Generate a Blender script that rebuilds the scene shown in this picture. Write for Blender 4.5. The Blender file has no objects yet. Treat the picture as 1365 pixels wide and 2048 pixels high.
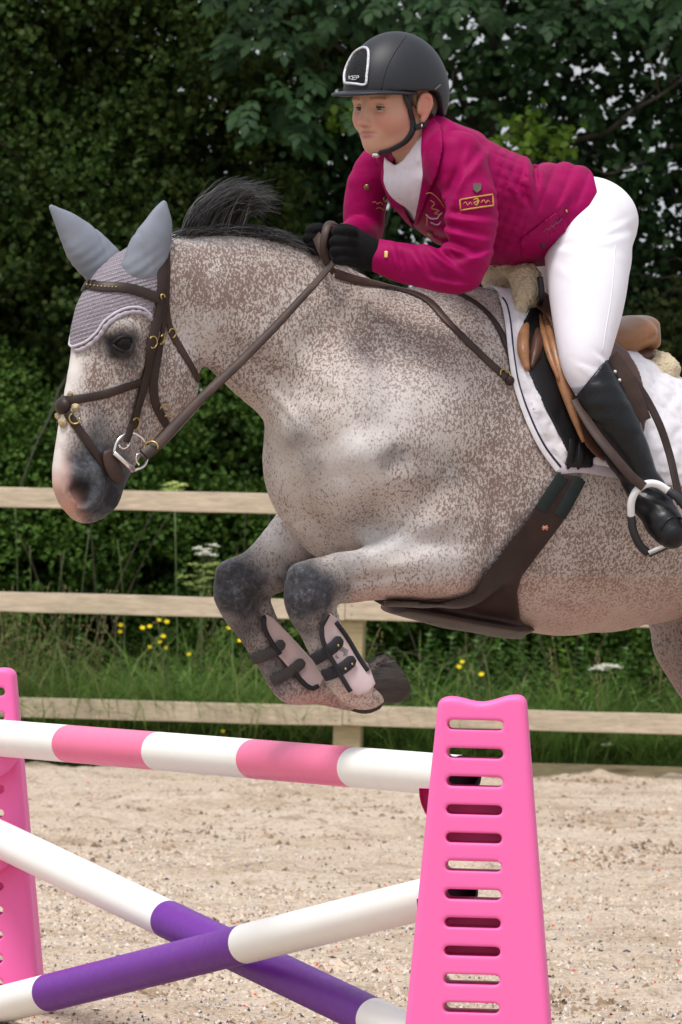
import bpy, math, random
import numpy as np
from mathutils import Vector, Matrix
from mathutils.bvhtree import BVHTree

C = bpy.context.scene
COL = C.collection
R_ = math.radians

# ------------------------------------------------------------------ camera
FPX = 14500.0            # focal length in photo pixels
CAMZ = 1.42
ROLL = 0.024
PITCH = 24.0 / FPX
cam_d = bpy.data.cameras.new('camera')
cam = bpy.data.objects.new('camera', cam_d)
COL.objects.link(cam)
CM = (Matrix.Rotation(math.pi / 2 - PITCH, 3, 'X') @ Matrix.Rotation(ROLL, 3, 'Z'))
cam.matrix_world = Matrix.Translation((0, 0, CAMZ)) @ CM.to_4x4()
cam_d.sensor_fit = 'VERTICAL'
cam_d.sensor_height = 24.0
cam_d.lens = 24.0 * FPX / 2048.0
cam_d.clip_end = 3000
cam_d.dof.use_dof = True
cam_d.dof.focus_distance = 17.5
cam_d.dof.aperture_fstop = 13.0
C.camera = cam

# ------------------------------------------------------------------ light
w = bpy.data.worlds.new('World'); C.world = w; w.use_nodes = True
nt = w.node_tree; nt.nodes.clear()
sk = nt.nodes.new('ShaderNodeTexSky'); sk.sky_type = 'NISHITA'; sk.sun_disc = False
SUN_EL, SUN_AZ = 68.0, 215.0      # azimuth clockwise from +Y; the sun stands high behind the camera, to the left
sk.sun_elevation = R_(SUN_EL); sk.sun_rotation = R_(SUN_AZ)
sk.air_density = 1.6; sk.dust_density = 5.0; sk.ozone_density = 1.5
# overcast: a thin even cloud layer whitens the sky
hs = nt.nodes.new('ShaderNodeHueSaturation'); hs.inputs['Saturation'].default_value = 0.45
bg = nt.nodes.new('ShaderNodeBackground'); bg.inputs['Strength'].default_value = 0.105
ow = nt.nodes.new('ShaderNodeOutputWorld')
cl = nt.nodes.new('ShaderNodeTexNoise'); cl.inputs['Scale'].default_value = 2.2; cl.inputs['Detail'].default_value = 4
cr = nt.nodes.new('ShaderNodeValToRGB'); cr.color_ramp.elements[0].position = .3; cr.color_ramp.elements[0].color = (4.9, 5.2, 5.7, 1); cr.color_ramp.elements[1].position = .7; cr.color_ramp.elements[1].color = (6.6, 6.8, 7.2, 1)
tcw = nt.nodes.new('ShaderNodeTexCoord'); nt.links.new(tcw.outputs['Generated'], cl.inputs['Vector']); nt.links.new(cl.outputs[0], cr.inputs[0])
mxw = nt.nodes.new('ShaderNodeMix'); mxw.data_type = 'RGBA'; mxw.inputs[0].default_value = 0.6
nt.links.new(sk.outputs[0], hs.inputs['Color']); nt.links.new(hs.outputs[0], mxw.inputs[6]); nt.links.new(cr.outputs[0], mxw.inputs[7]); nt.links.new(mxw.outputs[2], bg.inputs[0]); nt.links.new(bg.outputs[0], ow.inputs[0])
sd = bpy.data.lights.new('sun', 'SUN'); sun = bpy.data.objects.new('sun', sd); COL.objects.link(sun)
sd.energy = 1.9; sd.angle = R_(16); sd.color = (1.0, 0.965, 0.92)
az = R_(SUN_AZ)
sdir = Vector((math.sin(az) * math.cos(R_(SUN_EL)), math.cos(az) * math.cos(R_(SUN_EL)), math.sin(R_(SUN_EL))))
sun.rotation_euler = sdir.to_track_quat('Z', 'Y').to_euler()
C.view_settings.view_transform = 'Standard'; C.view_settings.look = 'None'
C.view_settings.exposure = 0.6; C.view_settings.gamma = 1.0
C.cycles.max_bounces = 6
C.cycles.transparent_max_bounces = 4

# ------------------------------------------------------------------ naming helpers
def tag(o, label=None, cat=None, group=None, kind=None):
    if label: o['label'] = label
    if cat: o['category'] = cat
    if group: o['group'] = group
    if kind: o['kind'] = kind
    return o

def empty(name, loc, label, cat, group=None):
    o = bpy.data.objects.new(name, None); COL.objects.link(o)
    o.location = loc; o.empty_display_size = 0.1
    return tag(o, label, cat, group)

def mobj(name, V, F, m=None, parent=None, smooth=True):
    """One mesh object from world-space vertices; F is (n,4)/(n,3) array or a list of faces."""
    V = np.asarray(V, dtype=np.float64).reshape(-1, 3)
    if parent is not None:
        M = np.array(parent_world(parent).inverted())
        V = V @ M[:3, :3].T + M[:3, 3]
        loc = None
    me = bpy.data.meshes.new(name)
    if isinstance(F, np.ndarray):
        n, k = F.shape
        me.vertices.add(len(V)); me.vertices.foreach_set('co', V.astype(np.float32).ravel())
        me.loops.add(n * k); me.loops.foreach_set('vertex_index', F.astype(np.int32).ravel())
        me.polygons.add(n)
        me.polygons.foreach_set('loop_start', np.arange(0, n * k, k, dtype=np.int32))
        me.polygons.foreach_set('loop_total', np.full(n, k, dtype=np.int32))
        me.update(calc_edges=True)
    else:
        me.from_pydata([tuple(v) for v in V], [], [tuple(int(i) for i in f) for f in F])
        me.update()
    if smooth:
        me.polygons.foreach_set('use_smooth', np.ones(len(me.polygons), dtype=bool))
    if m is not None:
        for mm in (m if isinstance(m, (list, tuple)) else [m]):
            me.materials.append(mm)
    o = bpy.data.objects.new(name, me); COL.objects.link(o)
    if parent is not None: o.parent = parent
    return o

def parent_world(p):
    M = Matrix.LocRotScale(p.location, p.rotation_euler, p.scale)
    if p.parent is not None: M = parent_world(p.parent) @ M
    return M

def copy_tree(o, parent=None):
    c = o.copy(); COL.objects.link(c)
    if parent is not None: c.parent = parent
    for ch in list(o.children): copy_tree(ch, c)
    return c

# ------------------------------------------------------------------ geometry helpers
CMn = np.array(CM)
def at(px, py, d):
    v = np.array([(px - 682.5) / FPX * d, (1024 - py) / FPX * d, -d])
    return CMn @ v + np.array([0, 0, CAMZ])
def proj(P):
    P = np.asarray(P, float).reshape(-1, 3) - np.array([0, 0, CAMZ])
    c = P @ CMn
    return 682.5 + FPX * c[:, 0] / -c[:, 2], 1024 - FPX * c[:, 1] / -c[:, 2], -c[:, 2]

def catmull(P, n):
    P = np.asarray(P, float)
    if len(P) < 3 or n <= 1:
        if n <= 1: return P
        t = np.linspace(0, 1, n * (len(P) - 1) + 1)[:, None]
        return P[0] * (1 - t) + P[-1] * t if len(P) == 2 else P
    Q = np.vstack([2 * P[0] - P[1], P, 2 * P[-1] - P[-2]])
    out = []
    for i in range(1, len(Q) - 2):
        for j in range(n):
            t = j / n
            out.append(0.5 * ((2 * Q[i]) + (-Q[i - 1] + Q[i + 1]) * t + (2 * Q[i - 1] - 5 * Q[i] + 4 * Q[i + 1] - Q[i + 2]) * t * t
                              + (-Q[i - 1] + 3 * Q[i] - 3 * Q[i + 1] + Q[i + 2]) * t ** 3))
    out.append(P[-1])
    return np.array(out)

def unit(v):
    v = np.asarray(v, float); n = np.linalg.norm(v, axis=-1, keepdims=True)
    return v / np.maximum(n, 1e-12)

class MB:
    """collects pieces of ONE mesh"""
    def __init__(s): s.V = []; s.F = []; s.n = 0
    def add(s, V, F):
        V = np.asarray(V, float).reshape(-1, 3)
        s.V.append(V); s.F += [tuple(int(i) + s.n for i in f) for f in F]; s.n += len(V)
    def box(s, c, size, M=None, bev=0.0):
        hx, hy, hz = np.array(size) / 2
        if bev <= 0:
            V = np.array([[x * hx, y * hy, z * hz] for x in (-1, 1) for y in (-1, 1) for z in (-1, 1)])
            F = [(0, 1, 3, 2), (4, 6, 7, 5), (0, 4, 5, 1), (2, 3, 7, 6), (0, 2, 6, 4), (1, 5, 7, 3)]
        else:
            bm = __import__('bmesh').new()
            __import__('bmesh').ops.create_cube(bm, size=1)
            for v in bm.verts: v.co = Vector((v.co.x * 2 * hx, v.co.y * 2 * hy, v.co.z * 2 * hz))
            __import__('bmesh').ops.bevel(bm, geom=bm.edges[:], offset=bev, segments=2, affect='EDGES', profile=0.6)
            bm.verts.index_update()
            V = np.array([v.co[:] for v in bm.verts]); F = [tuple(v.index for v in f.verts) for f in bm.faces]; bm.free()
        if M is not None: V = V @ np.asarray(M, float)[:3, :3].T
        s.add(V + np.asarray(c, float), F)
    def tube(s, P, r, seg=8, cap=True, flat=1.0, nrm=None):
        P = np.asarray(P, float); n = len(P)
        r = np.broadcast_to(np.asarray(r, float), (n,))
        T = unit(np.gradient(P, axis=0)) if n > 1 else np.array([[0, 0, 1.]])
        if nrm is None:
            up = np.array([0, 0, 1.]) if abs(T[0][2]) < 0.9 else np.array([1., 0, 0])
            N = np.zeros_like(P); N[0] = unit(np.cross(T[0], up))
            for i in range(1, n):
                v = N[i - 1] - T[i] * np.dot(N[i - 1], T[i]); N[i] = unit(v)
        else:
            nrm = np.broadcast_to(np.asarray(nrm, float), P.shape)
            N = unit(nrm - T * np.sum(nrm * T, axis=1, keepdims=True))
        B = np.cross(T, N)
        a = np.arange(seg) * 2 * math.pi / seg
        V = P[:, None] + r[:, None, None] * (np.cos(a)[None, :, None] * N[:, None] * flat + np.sin(a)[None, :, None] * B[:, None])
        F = []
        for i in range(n - 1):
            for j in range(seg):
                k = (j + 1) % seg
                F.append((i * seg + j, i * seg + k, (i + 1) * seg + k, (i + 1) * seg + j))
        if cap: F += [tuple(range(seg))[::-1], tuple((n - 1) * seg + j for j in range(seg))]
        s.add(V.reshape(-1, 3), F)
    def ribbon(s, P, N, wid, th):
        """flat strap: centre line P, outward normals N, width wid, thickness th, rounded-rectangle section"""
        P = np.asarray(P, float); N = unit(np.asarray(N, float)); n = len(P)
        wid = np.broadcast_to(np.asarray(wid, float), (n,))
        T = unit(np.gradient(P, axis=0)); B = unit(np.cross(T, N)); N = np.cross(B, T)
        sec = [(-.5, 0), (-.5, .6), (-.42, 1), (0, 1.12), (.42, 1), (.5, .6), (.5, 0)]
        V = np.stack([P + B * (wid * a)[:, None] + N * (th * b) for a, b in sec], 1)
        m = len(sec); F = []
        for i in range(n - 1):
            for j in range(m):
                k = (j + 1) % m
                F.append((i * m + j, (i + 1) * m + j, (i + 1) * m + k, i * m + k))
        F += [tuple(range(m)), tuple((n - 1) * m + j for j in range(m))[::-1]]
        s.add(V.reshape(-1, 3), F)
    def ball(s, c, r, M=None, seg=12, rings=8):
        r = np.broadcast_to(np.asarray(r, float), (3,)); V = []; F = []
        for i in range(rings + 1):
            t = math.pi * i / rings
            for j in range(seg):
                p = 2 * math.pi * j / seg
                V.append((math.sin(t) * math.cos(p), math.sin(t) * math.sin(p), math.cos(t)))
        for i in range(rings):
            for j in range(seg):
                k = (j + 1) % seg; F.append((i * seg + j, (i + 1) * seg + j, (i + 1) * seg + k, i * seg + k))
        V = np.array(V) * r
        if M is not None: V = V @ np.asarray(M, float)[:3, :3].T
        s.add(V + np.asarray(c, float), F)
    def build(s, name, m=None, parent=None, smooth=True, auto=None):
        o = mobj(name, np.vstack(s.V), s.F, m, parent, smooth)
        if auto:
            o.data.set_sharp_from_angle(angle=R_(auto))
        return o

# value noise in numpy (for shaping geometry)
def vnoise(P, scale, seed=0):
    P = np.asarray(P, np.float64) * scale
    i = np.floor(P).astype(np.int64); f = P - i; f = f * f * (3 - 2 * f)
    def h(a, b, c):
        x = (a * 73856093) ^ (b * 19349663) ^ (c * 83492791) ^ (seed * 2654435761)
        x = (x ^ (x >> 13)) * 1274126177; x = x & 0x7fffffff
        x = (x ^ (x >> 15)) & 0xffff
        return x / 65535.0
    r = 0
    for dx in (0, 1):
        wx = f[..., 0] if dx else 1 - f[..., 0]
        for dy in (0, 1):
            wy = f[..., 1] if dy else 1 - f[..., 1]
            for dz in (0, 1):
                wz = f[..., 2] if dz else 1 - f[..., 2]
                r = r + wx * wy * wz * h(i[..., 0] + dx, i[..., 1] + dy, i[..., 2] + dz)
    return r

# ------------------------------------------------------------------ materials
class NB:
    def __init__(s, name):
        s.m = bpy.data.materials.new(name); s.m.use_nodes = True
        s.t = s.m.node_tree; s.t.nodes.clear()
        s.out = s.t.nodes.new('ShaderNodeOutputMaterial'); s.p = s.t.nodes.new('ShaderNodeBsdfPrincipled')
        s.L(s.p.outputs[0], s.out.inputs[0])
        s.co = None
    def L(s, a, b): s.t.links.new(a, b)
    def N(s, ty, **kw):
        n = s.t.nodes.new(ty)
        for k, v in kw.items(): setattr(n, k, v)
        return n
    def coord(s, scale=(1, 1, 1), rot=(0, 0, 0), src='Object'):
        tc = s.N('ShaderNodeTexCoord'); mp = s.N('ShaderNodeMapping')
        mp.inputs['Scale'].default_value = scale; mp.inputs['Rotation'].default_value = rot
        s.L(tc.outputs[src], mp.inputs['Vector']); return mp.outputs[0]
    def noise(s, vec, scale, detail=2, rough=0.5, dist=0.0):
        n = s.N('ShaderNodeTexNoise'); n.inputs['Scale'].default_value = scale
        n.inputs['Detail'].default_value = detail; n.inputs['Roughness'].default_value = rough
        n.inputs['Distortion'].default_value = dist
        if vec is not None: s.L(vec, n.inputs['Vector'])
        return n.outputs['Fac']
    def voro(s, vec, scale, feature='F1', out='Distance', rnd=1.0):
        n = s.N('ShaderNodeTexVoronoi', feature=feature); n.inputs['Scale'].default_value = scale
        n.inputs['Randomness'].default_value = rnd
        if vec is not None: s.L(vec, n.inputs['Vector'])
        return n.outputs[out]
    def ramp(s, fac, stops, interp='LINEAR'):
        n = s.N('ShaderNodeValToRGB'); n.color_ramp.interpolation = interp
        e = n.color_ramp.elements
        while len(e) < len(stops): e.new(0.5)
        for x, (p, c) in zip(e, stops):
            x.position = p; x.color = (c, c, c, 1) if isinstance(c, (int, float)) else (*c, 1)
        s.L(fac, n.inputs[0]); return n.outputs[0]
    def mix(s, fac, a, b, mode='MIX'):
        n = s.N('ShaderNodeMix', data_type='RGBA', blend_type=mode)
        if isinstance(fac, (int, float)): n.inputs[0].default_value = fac
        else: s.L(fac, n.inputs[0])
        for i, v in ((6, a), (7, b)):
            if isinstance(v, tuple): n.inputs[i].default_value = (*v, 1)
            elif isinstance(v, (int, float)): n.inputs[i].default_value = (v, v, v, 1)
            else: s.L(v, n.inputs[i])
        return n.outputs[2]
    def math(s, op, a, b=None, clamp=False):
        n = s.N('ShaderNodeMath', operation=op, use_clamp=clamp)
        for i, v in ((0, a), (1, b)):
            if v is None: continue
            if isinstance(v, (int, float)): n.inputs[i].default_value = v
            else: s.L(v, n.inputs[i])
        return n.outputs[0]
    def attr(s, name):
        n = s.N('ShaderNodeAttribute', attribute_name=name); return n.outputs['Fac']
    def island(s):
        return s.N('ShaderNodeNewGeometry').outputs['Random Per Island']
    def base(s, c):
        if isinstance(c, tuple): s.p.inputs['Base Color'].default_value = (*c, 1)
        else: s.L(c, s.p.inputs['Base Color'])
    def rough(s, v):
        if isinstance(v, (int, float)): s.p.inputs['Roughness'].default_value = v
        else: s.L(v, s.p.inputs['Roughness'])
    def bump(s, h, strength=0.3, dist=0.01):
        n = s.N('ShaderNodeBump'); n.inputs['Strength'].default_value = strength; n.inputs['Distance'].default_value = dist
        if s.p.inputs['Normal'].is_linked:
            s.L(s.p.inputs['Normal'].links[0].from_socket, n.inputs['Normal'])
        s.L(h, n.inputs['Height']); s.L(n.outputs[0], s.p.inputs['Normal'])
    def set(s, **kw):
        for k, v in kw.items(): s.p.inputs[k.replace('_', ' ')].default_value = v
        return s

def simple(name, c, rough=0.5, var=0.15, nscale=30, bump=0.15, bscale=200, bdist=0.002, metal=0.0, stretch=(1, 1, 1), **kw):
    b = NB(name); v = b.coord(stretch)
    n = b.noise(v, nscale, 4, 0.6)
    lo = tuple(x * (1 - var) for x in c); hi = tuple(min(1, x * (1 + var)) for x in c)
    b.base(b.ramp(n, [(0.3, lo), (0.7, hi)])); b.rough(rough)
    b.p.inputs['Metallic'].default_value = metal
    if bump: b.bump(b.noise(v, bscale, 3), bump, bdist)
    b.set(**kw)
    return b.m

# ------------------------------------------------------------------ implicit surfaces
class Field:
    """distance-like field on a regular grid, meshed by surface nets"""
    def __init__(s, lo, hi, h):
        s.lo = np.array(lo, float); s.h = h
        s.dim = np.ceil((np.array(hi) - s.lo) / h).astype(int) + 1
        s.f = np.full(s.dim, 1.0, np.float32)
    def box(s, lo, hi):
        a = np.clip(np.floor((np.asarray(lo) - s.lo) / s.h).astype(int), 0, s.dim)
        b = np.clip(np.ceil((np.asarray(hi) - s.lo) / s.h).astype(int) + 1, 0, s.dim)
        if np.any(b <= a): return None
        ax = [(s.lo[i] + s.h * np.arange(a[i], b[i])).astype(np.float32) for i in range(3)]
        return tuple(slice(a[i], b[i]) for i in range(3)), ax[0][:, None, None], ax[1][None, :, None], ax[2][None, None, :]
    @staticmethod
    def seg(X, Y, Z, a, b, ra, rb, ka, kb, n):
        ab = b - a; L2 = float(ab @ ab) + 1e-12
        qx, qy, qz = X - np.float32(a[0]), Y - np.float32(a[1]), Z - np.float32(a[2])
        t = np.clip((qx * np.float32(ab[0]) + qy * np.float32(ab[1]) + qz * np.float32(ab[2])) / np.float32(L2), 0, 1)
        vx, vy, vz = qx - t * np.float32(ab[0]), qy - t * np.float32(ab[1]), qz - t * np.float32(ab[2])
        vv = vx * vx + vy * vy + vz * vz
        r = np.float32(ra) + t * np.float32(rb - ra)
        if ka == 1 and kb == 1: return np.sqrt(vv) - r
        k = np.float32(ka) + t * np.float32(kb - ka)
        vn = vx * np.float32(n[0]) + vy * np.float32(n[1]) + vz * np.float32(n[2]); vn = vn * vn
        vp = np.maximum(vv - vn, 0); k2 = k * k
        e = np.sqrt(vp + vn / k2) + 1e-9
        g = np.sqrt(vp + vn / (k2 * k2)) / e
        return (e - r) / np.maximum(g, 0.3)
    def chain(s, P, r, k=1.0, n=(0, 1, 0), sub=3, blend=0.02, op='add', pad=0.04):
        P = np.asarray(P, float); m = len(P)
        r = np.broadcast_to(np.asarray(r, float), (m,)); k = np.broadcast_to(np.asarray(k, float), (m,))
        if m > 2 and sub > 1:
            A = catmull(np.column_stack([P, r, k]), sub); P, r, k = A[:, :3], np.maximum(A[:, 3], 0.001), A[:, 4]
        if len(P) == 1: P = np.vstack([P, P]); r = np.r_[r, r]; k = np.r_[k, k]
        mg = blend + 2 * s.h + pad
        rk = (r * np.maximum(1, k))[:, None]
        bb = s.box((P - rk).min(0) - mg, (P + rk).max(0) + mg)
        if bb is None: return
        sl = bb[0]; tmp = np.full(s.f[sl].shape, 1.0, np.float32)
        for i in range(len(P) - 1):
            rr = max(r[i] * max(1, k[i]), r[i + 1] * max(1, k[i + 1])) + mg
            l2 = np.maximum(np.minimum(P[i], P[i + 1]) - rr, s.lo + s.h * (np.array([q.start for q in sl]) + .5))
            h2 = np.minimum(np.maximum(P[i], P[i + 1]) + rr, s.lo + s.h * (np.array([q.stop for q in sl]) - 1.5))
            b2 = s.box(l2, h2)
            if b2 is None: continue
            loc = tuple(slice(b2[0][j].start - sl[j].start, b2[0][j].stop - sl[j].start) for j in range(3))
            d = s.seg(b2[1], b2[2], b2[3], P[i], P[i + 1], r[i], r[i + 1], float(k[i]), float(k[i + 1]), n)
            v = tmp[loc]
            np.minimum(v, d, out=v)
        s.comb(sl, tmp, blend, op)
    def comb(s, sl, d, blend, op='add'):
        a = s.f[sl]
        if op == 'sub':
            d = -d
            h = np.maximum(blend - np.abs(a - d), 0) / max(blend, 1e-6)
            s.f[sl] = np.maximum(a, d) + h * h * blend * 0.25
        elif op == 'int':
            s.f[sl] = np.maximum(a, d)
        else:
            h = np.maximum(blend - np.abs(a - d), 0) / max(blend, 1e-6)
            s.f[sl] = np.minimum(a, d) - h * h * blend * 0.25
    def ell(s, c, rad, ax=None, blend=0.02, op='add'):
        """ellipsoid with radii rad along the rows of ax"""
        c = np.asarray(c, float); rad = np.asarray(rad, float); ax = np.eye(3) if ax is None else np.asarray(ax, float)
        m = rad.max() + blend + 2 * s.h + 0.03
        bb = s.box(c - m, c + m)
        if bb is None: return
        sl, X, Y, Z = bb
        q = [X - np.float32(c[0]), Y - np.float32(c[1]), Z - np.float32(c[2])]
        e2 = 0; g2 = 0
        for i in range(3):
            u = q[0] * np.float32(ax[i][0]) + q[1] * np.float32(ax[i][1]) + q[2] * np.float32(ax[i][2])
            e2 = e2 + (u / np.float32(rad[i])) ** 2; g2 = g2 + (u / np.float32(rad[i] ** 2)) ** 2
        e = np.sqrt(e2); g = np.sqrt(g2) + 1e-6
        d = e * (e - 1) / g
        s.comb(sl, d, blend, op)
    def val(s, P):
        P = np.asarray(P, float); q = (P - s.lo) / s.h
        i = np.clip(np.floor(q).astype(int), 0, s.dim - 2); t = np.clip(q - i, 0, 1); r = 0
        for a in (0, 1):
            for b in (0, 1):
                for c in (0, 1):
                    wt = (t[..., 0] if a else 1 - t[..., 0]) * (t[..., 1] if b else 1 - t[..., 1]) * (t[..., 2] if c else 1 - t[..., 2])
                    r = r + wt * s.f[i[..., 0] + a, i[..., 1] + b, i[..., 2] + c]
        return r
    def grad(s, P):
        e = s.h
        g = np.stack([s.val(P + np.eye(3)[i] * e) - s.val(P - np.eye(3)[i] * e) for i in range(3)], -1)
        return unit(g)
    def sub(s, lo, hi):
        """a copy of part of the field"""
        sl = s.box(lo, hi)[0]; g = Field.__new__(Field)
        g.h = s.h; g.lo = s.lo + s.h * np.array([x.start for x in sl]); g.f = s.f[sl].copy(); g.dim = np.array(g.f.shape)
        return g
    def fine(s, lo, hi, h):
        """resample part of the field on a finer grid"""
        g = Field(lo, hi, h)
        ax = [(g.lo[i] + h * np.arange(g.dim[i]) - s.lo[i]) / s.h for i in range(3)]
        f = s.f
        for i in range(3):
            q = np.clip(ax[i], 0, s.dim[i] - 1.001); a = q.astype(int); t = (q - a).astype(np.float32)
            sh = [1, 1, 1]; sh[i] = len(t); t = t.reshape(sh)
            f = np.take(f, a, axis=i) * (1 - t) + np.take(f, a + 1, axis=i) * t
        g.f = f.astype(np.float32); return g
    def grid(s):
        return [(s.lo[i] + s.h * np.arange(s.dim[i])).astype(np.float32).reshape([-1 if j == i else 1 for j in range(3)]) for i in range(3)]
    def mesh(s):
        f = s.f
        f = np.pad(f, 1, constant_values=1.0); lo = s.lo - s.h
        ins = f < 0
        c = np.zeros(tuple(np.array(f.shape) - 1), np.uint8)
        for a in (0, 1):
            for b in (0, 1):
                for d in (0, 1):
                    c += ins[a:a + c.shape[0], b:b + c.shape[1], d:d + c.shape[2]]
        act = (c > 0) & (c < 8)
        idx = np.argwhere(act); n = len(idx)
        num = np.full(act.shape, -1, np.int32); num[act] = np.arange(n)
        corners = np.array([(a, b, d) for a in (0, 1) for b in (0, 1) for d in (0, 1)])
        cv = np.stack([f[idx[:, 0] + k[0], idx[:, 1] + k[1], idx[:, 2] + k[2]] for k in corners], 1)
        acc = np.zeros((n, 3)); cnt = np.zeros(n)
        for i in range(8):
            for j in range(i + 1, 8):
                if np.abs(corners[i] - corners[j]).sum() != 1: continue
                m = (cv[:, i] < 0) != (cv[:, j] < 0)
                t = cv[m, i] / (cv[m, i] - cv[m, j])
                acc[m] += corners[i] + t[:, None] * (corners[j] - corners[i]); cnt[m] += 1
        V = lo + s.h * (idx + acc / cnt[:, None])
        Q = []
        for axis in range(3):
            a = [slice(None)] * 3; b = [slice(None)] * 3
            a[axis] = slice(0, -1); b[axis] = slice(1, None)
            e = ins[tuple(a)] != ins[tuple(b)]
            ii = np.argwhere(e)
            sgn = ins[tuple(a)][e]
            o1, o2 = [(1, 2), (2, 0), (0, 1)][axis]
            ok = (ii[:, o1] > 0) & (ii[:, o2] > 0) & (ii[:, o1] < f.shape[o1] - 1) & (ii[:, o2] < f.shape[o2] - 1)
            ii = ii[ok]; sgn = sgn[ok]
            d1 = np.zeros(3, int); d1[o1] = 1; d2 = np.zeros(3, int); d2[o2] = 1
            q = np.stack([num[tuple((ii - d1 - d2).T)], num[tuple((ii - d2).T)], num[tuple(ii.T)], num[tuple((ii - d1).T)]], 1)
            q[~sgn] = q[~sgn][:, ::-1]
            Q.append(q)
        return V, np.vstack(Q)

def relax(V, Q, it=2, lam=0.5):
    n = len(V)
    for _ in range(it):
        s = np.zeros_like(V); c = np.zeros(n)
        for a, b in ((0, 1), (1, 2), (2, 3), (3, 0)):
            for k in range(3):
                s[:, k] += np.bincount(Q[:, a], V[Q[:, b], k], n) + np.bincount(Q[:, b], V[Q[:, a], k], n)
            c += np.bincount(Q[:, a], minlength=n) + np.bincount(Q[:, b], minlength=n)
        V = V + lam * (s / np.maximum(c, 1)[:, None] - V)
    return V

def taubin(V, Q, it=12):
    for _ in range(it):
        V = relax(V, Q, 1, .5); V = relax(V, Q, 1, -.53)
    return V
def largest(V, Q):
    lab = np.arange(len(V))
    for _ in range(400):
        m = lab[Q].min(1); new = lab.copy()
        for j in range(Q.shape[1]): np.minimum.at(new, Q[:, j], m)
        new = new[new]
        if np.array_equal(new, lab): break
        lab = new
    best = np.bincount(lab).argmax(); keep = lab == best; idx = np.cumsum(keep) - 1
    return V[keep], idx[Q[keep[Q[:, 0]]]]

def poly_sd(X, Y, pts):
    """signed distance (negative inside) to a polygon"""
    pts = np.asarray(pts, float); n = len(pts)
    d = np.full(X.shape, 1e18); ins = np.zeros(X.shape, bool)
    for i in range(n):
        a, b = pts[i], pts[(i + 1) % n]; e = b - a
        wx, wy = X - a[0], Y - a[1]
        t = np.clip((wx * e[0] + wy * e[1]) / (e @ e + 1e-12), 0, 1)
        d = np.minimum(d, (wx - t * e[0]) ** 2 + (wy - t * e[1]) ** 2)
        c = ((a[1] > Y) != (b[1] > Y)) & (X < (b[0] - a[0]) * (Y - a[1]) / (b[1] - a[1] + 1e-12) + a[0])
        ins ^= c
    d = np.sqrt(d)
    return np.where(ins, -d, d)
# ================================================================== SETTING
rng = np.random.default_rng(7)
random.seed(7)
FD = 37.8                       # distance of the fence

# ---- ground
def mat_sand():
    b = NB('sand'); v = b.coord(); vs = b.coord((1, 1, 1))
    n1 = b.noise(v, 1.3, 5, 0.65); n2 = b.noise(v, 55, 4, 0.7); n3 = b.noise(v, 5, 5, 0.7, .5)
    c = b.ramp(n1, [(0.3, (0.41, 0.305, 0.215)), (0.5, (0.56, 0.45, 0.35)), (0.72, (0.63, 0.525, 0.43))])
    c = b.mix(b.ramp(n3, [(0.53, 0), (0.66, 0.6)]), c, (0.27, 0.19, 0.12))
    c = b.mix(b.ramp(n2, [(0.28, 0.75), (0.5, 0)]), c, (0.12, 0.09, 0.075))
    c = b.mix(b.ramp(n2, [(0.55, 0), (0.72, 0.7)]), c, (0.62, 0.55, 0.47))
    b.base(c); b.rough(0.95); b.set(Specular_IOR_Level=0.15)
    b.bump(n2, 0.8, 0.02); b.bump(b.noise(v, 160, 3, 0.7), 0.6, 0.006)
    return b.m
M_sand = mat_sand()
M_soil = simple('soil', (0.06, 0.07, 0.03), 0.95, 0.4, 4, 0.6, 20, 0.05)

def ground_sheet():
    me_v = [(-600, -50, -0.03), (600, -50, -0.03), (600, 900, -0.03), (-600, 900, -0.03)]
    o = mobj('ground', me_v, [(0, 1, 2, 3)], M_soil, smooth=False); tag(o, kind='structure')
    # the riding arena's sand, raked and trodden
    xs = np.linspace(-4, 4, 330); ys = np.r_[np.linspace(-5, 16.5, 12), np.linspace(17, FD + 0.28, 830)]
    X, Y = np.meshgrid(xs, ys, indexing='ij')
    P = np.stack([X, Y, X * 0], -1)
    Z = 0.035 * (vnoise(P, 1.1, 1) - 0.5) + 0.03 * (vnoise(P, 4.5, 2) - 0.5) + 0.016 * (vnoise(P, 13, 3) - 0.5) + 0.010 * (vnoise(P, 30, 4) - 0.5)
    for px, py, s, a in ((640, 1650, .35, .035), (200, 1640, .3, .03), (1300, 1555, .2, .05), (1180, 1560, .15, .04), (450, 1610, .4, .03), (560, 1760, .2, .02), (930, 1600, .4, .02)):
        d = CAMZ * FPX / (py - 1000 - (px - 682) * ROLL); c = at(px, py, d)
        r2 = ((X - c[0]) / s) ** 2 + ((Y - c[1]) / (s * 1.5)) ** 2
        Z += a * np.exp(-r2) * (0.2 + 1.6 * vnoise(P, 16, 9))
    Z = np.clip(Z, -0.03, 0.12) + 0.0
    nx, ny = X.shape; i = np.arange(nx * ny).reshape(nx, ny)
    F = np.stack([i[:-1, :-1], i[1:, :-1], i[1:, 1:], i[:-1, 1:]], -1).reshape(-1, 4)
    o = mobj('sand_arena', np.stack([X, Y, Z], -1).reshape(-1, 3), F, M_sand); tag(o, kind='structure')
    # wider arena beyond the detailed strip
    for nm, x0, x1 in (('sand_arena', -60, -4.0), ('sand_arena', 4.0, 60)):
        o = mobj(nm, [(x0, -30, -0.004), (x1, -30, -0.004), (x1, FD + 0.28, -0.004), (x0, FD + 0.28, -0.004)], [(0, 1, 2, 3)], M_sand, smooth=False)
        tag(o, kind='structure')
    return xs, ys, Z
ground_sheet()

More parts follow.
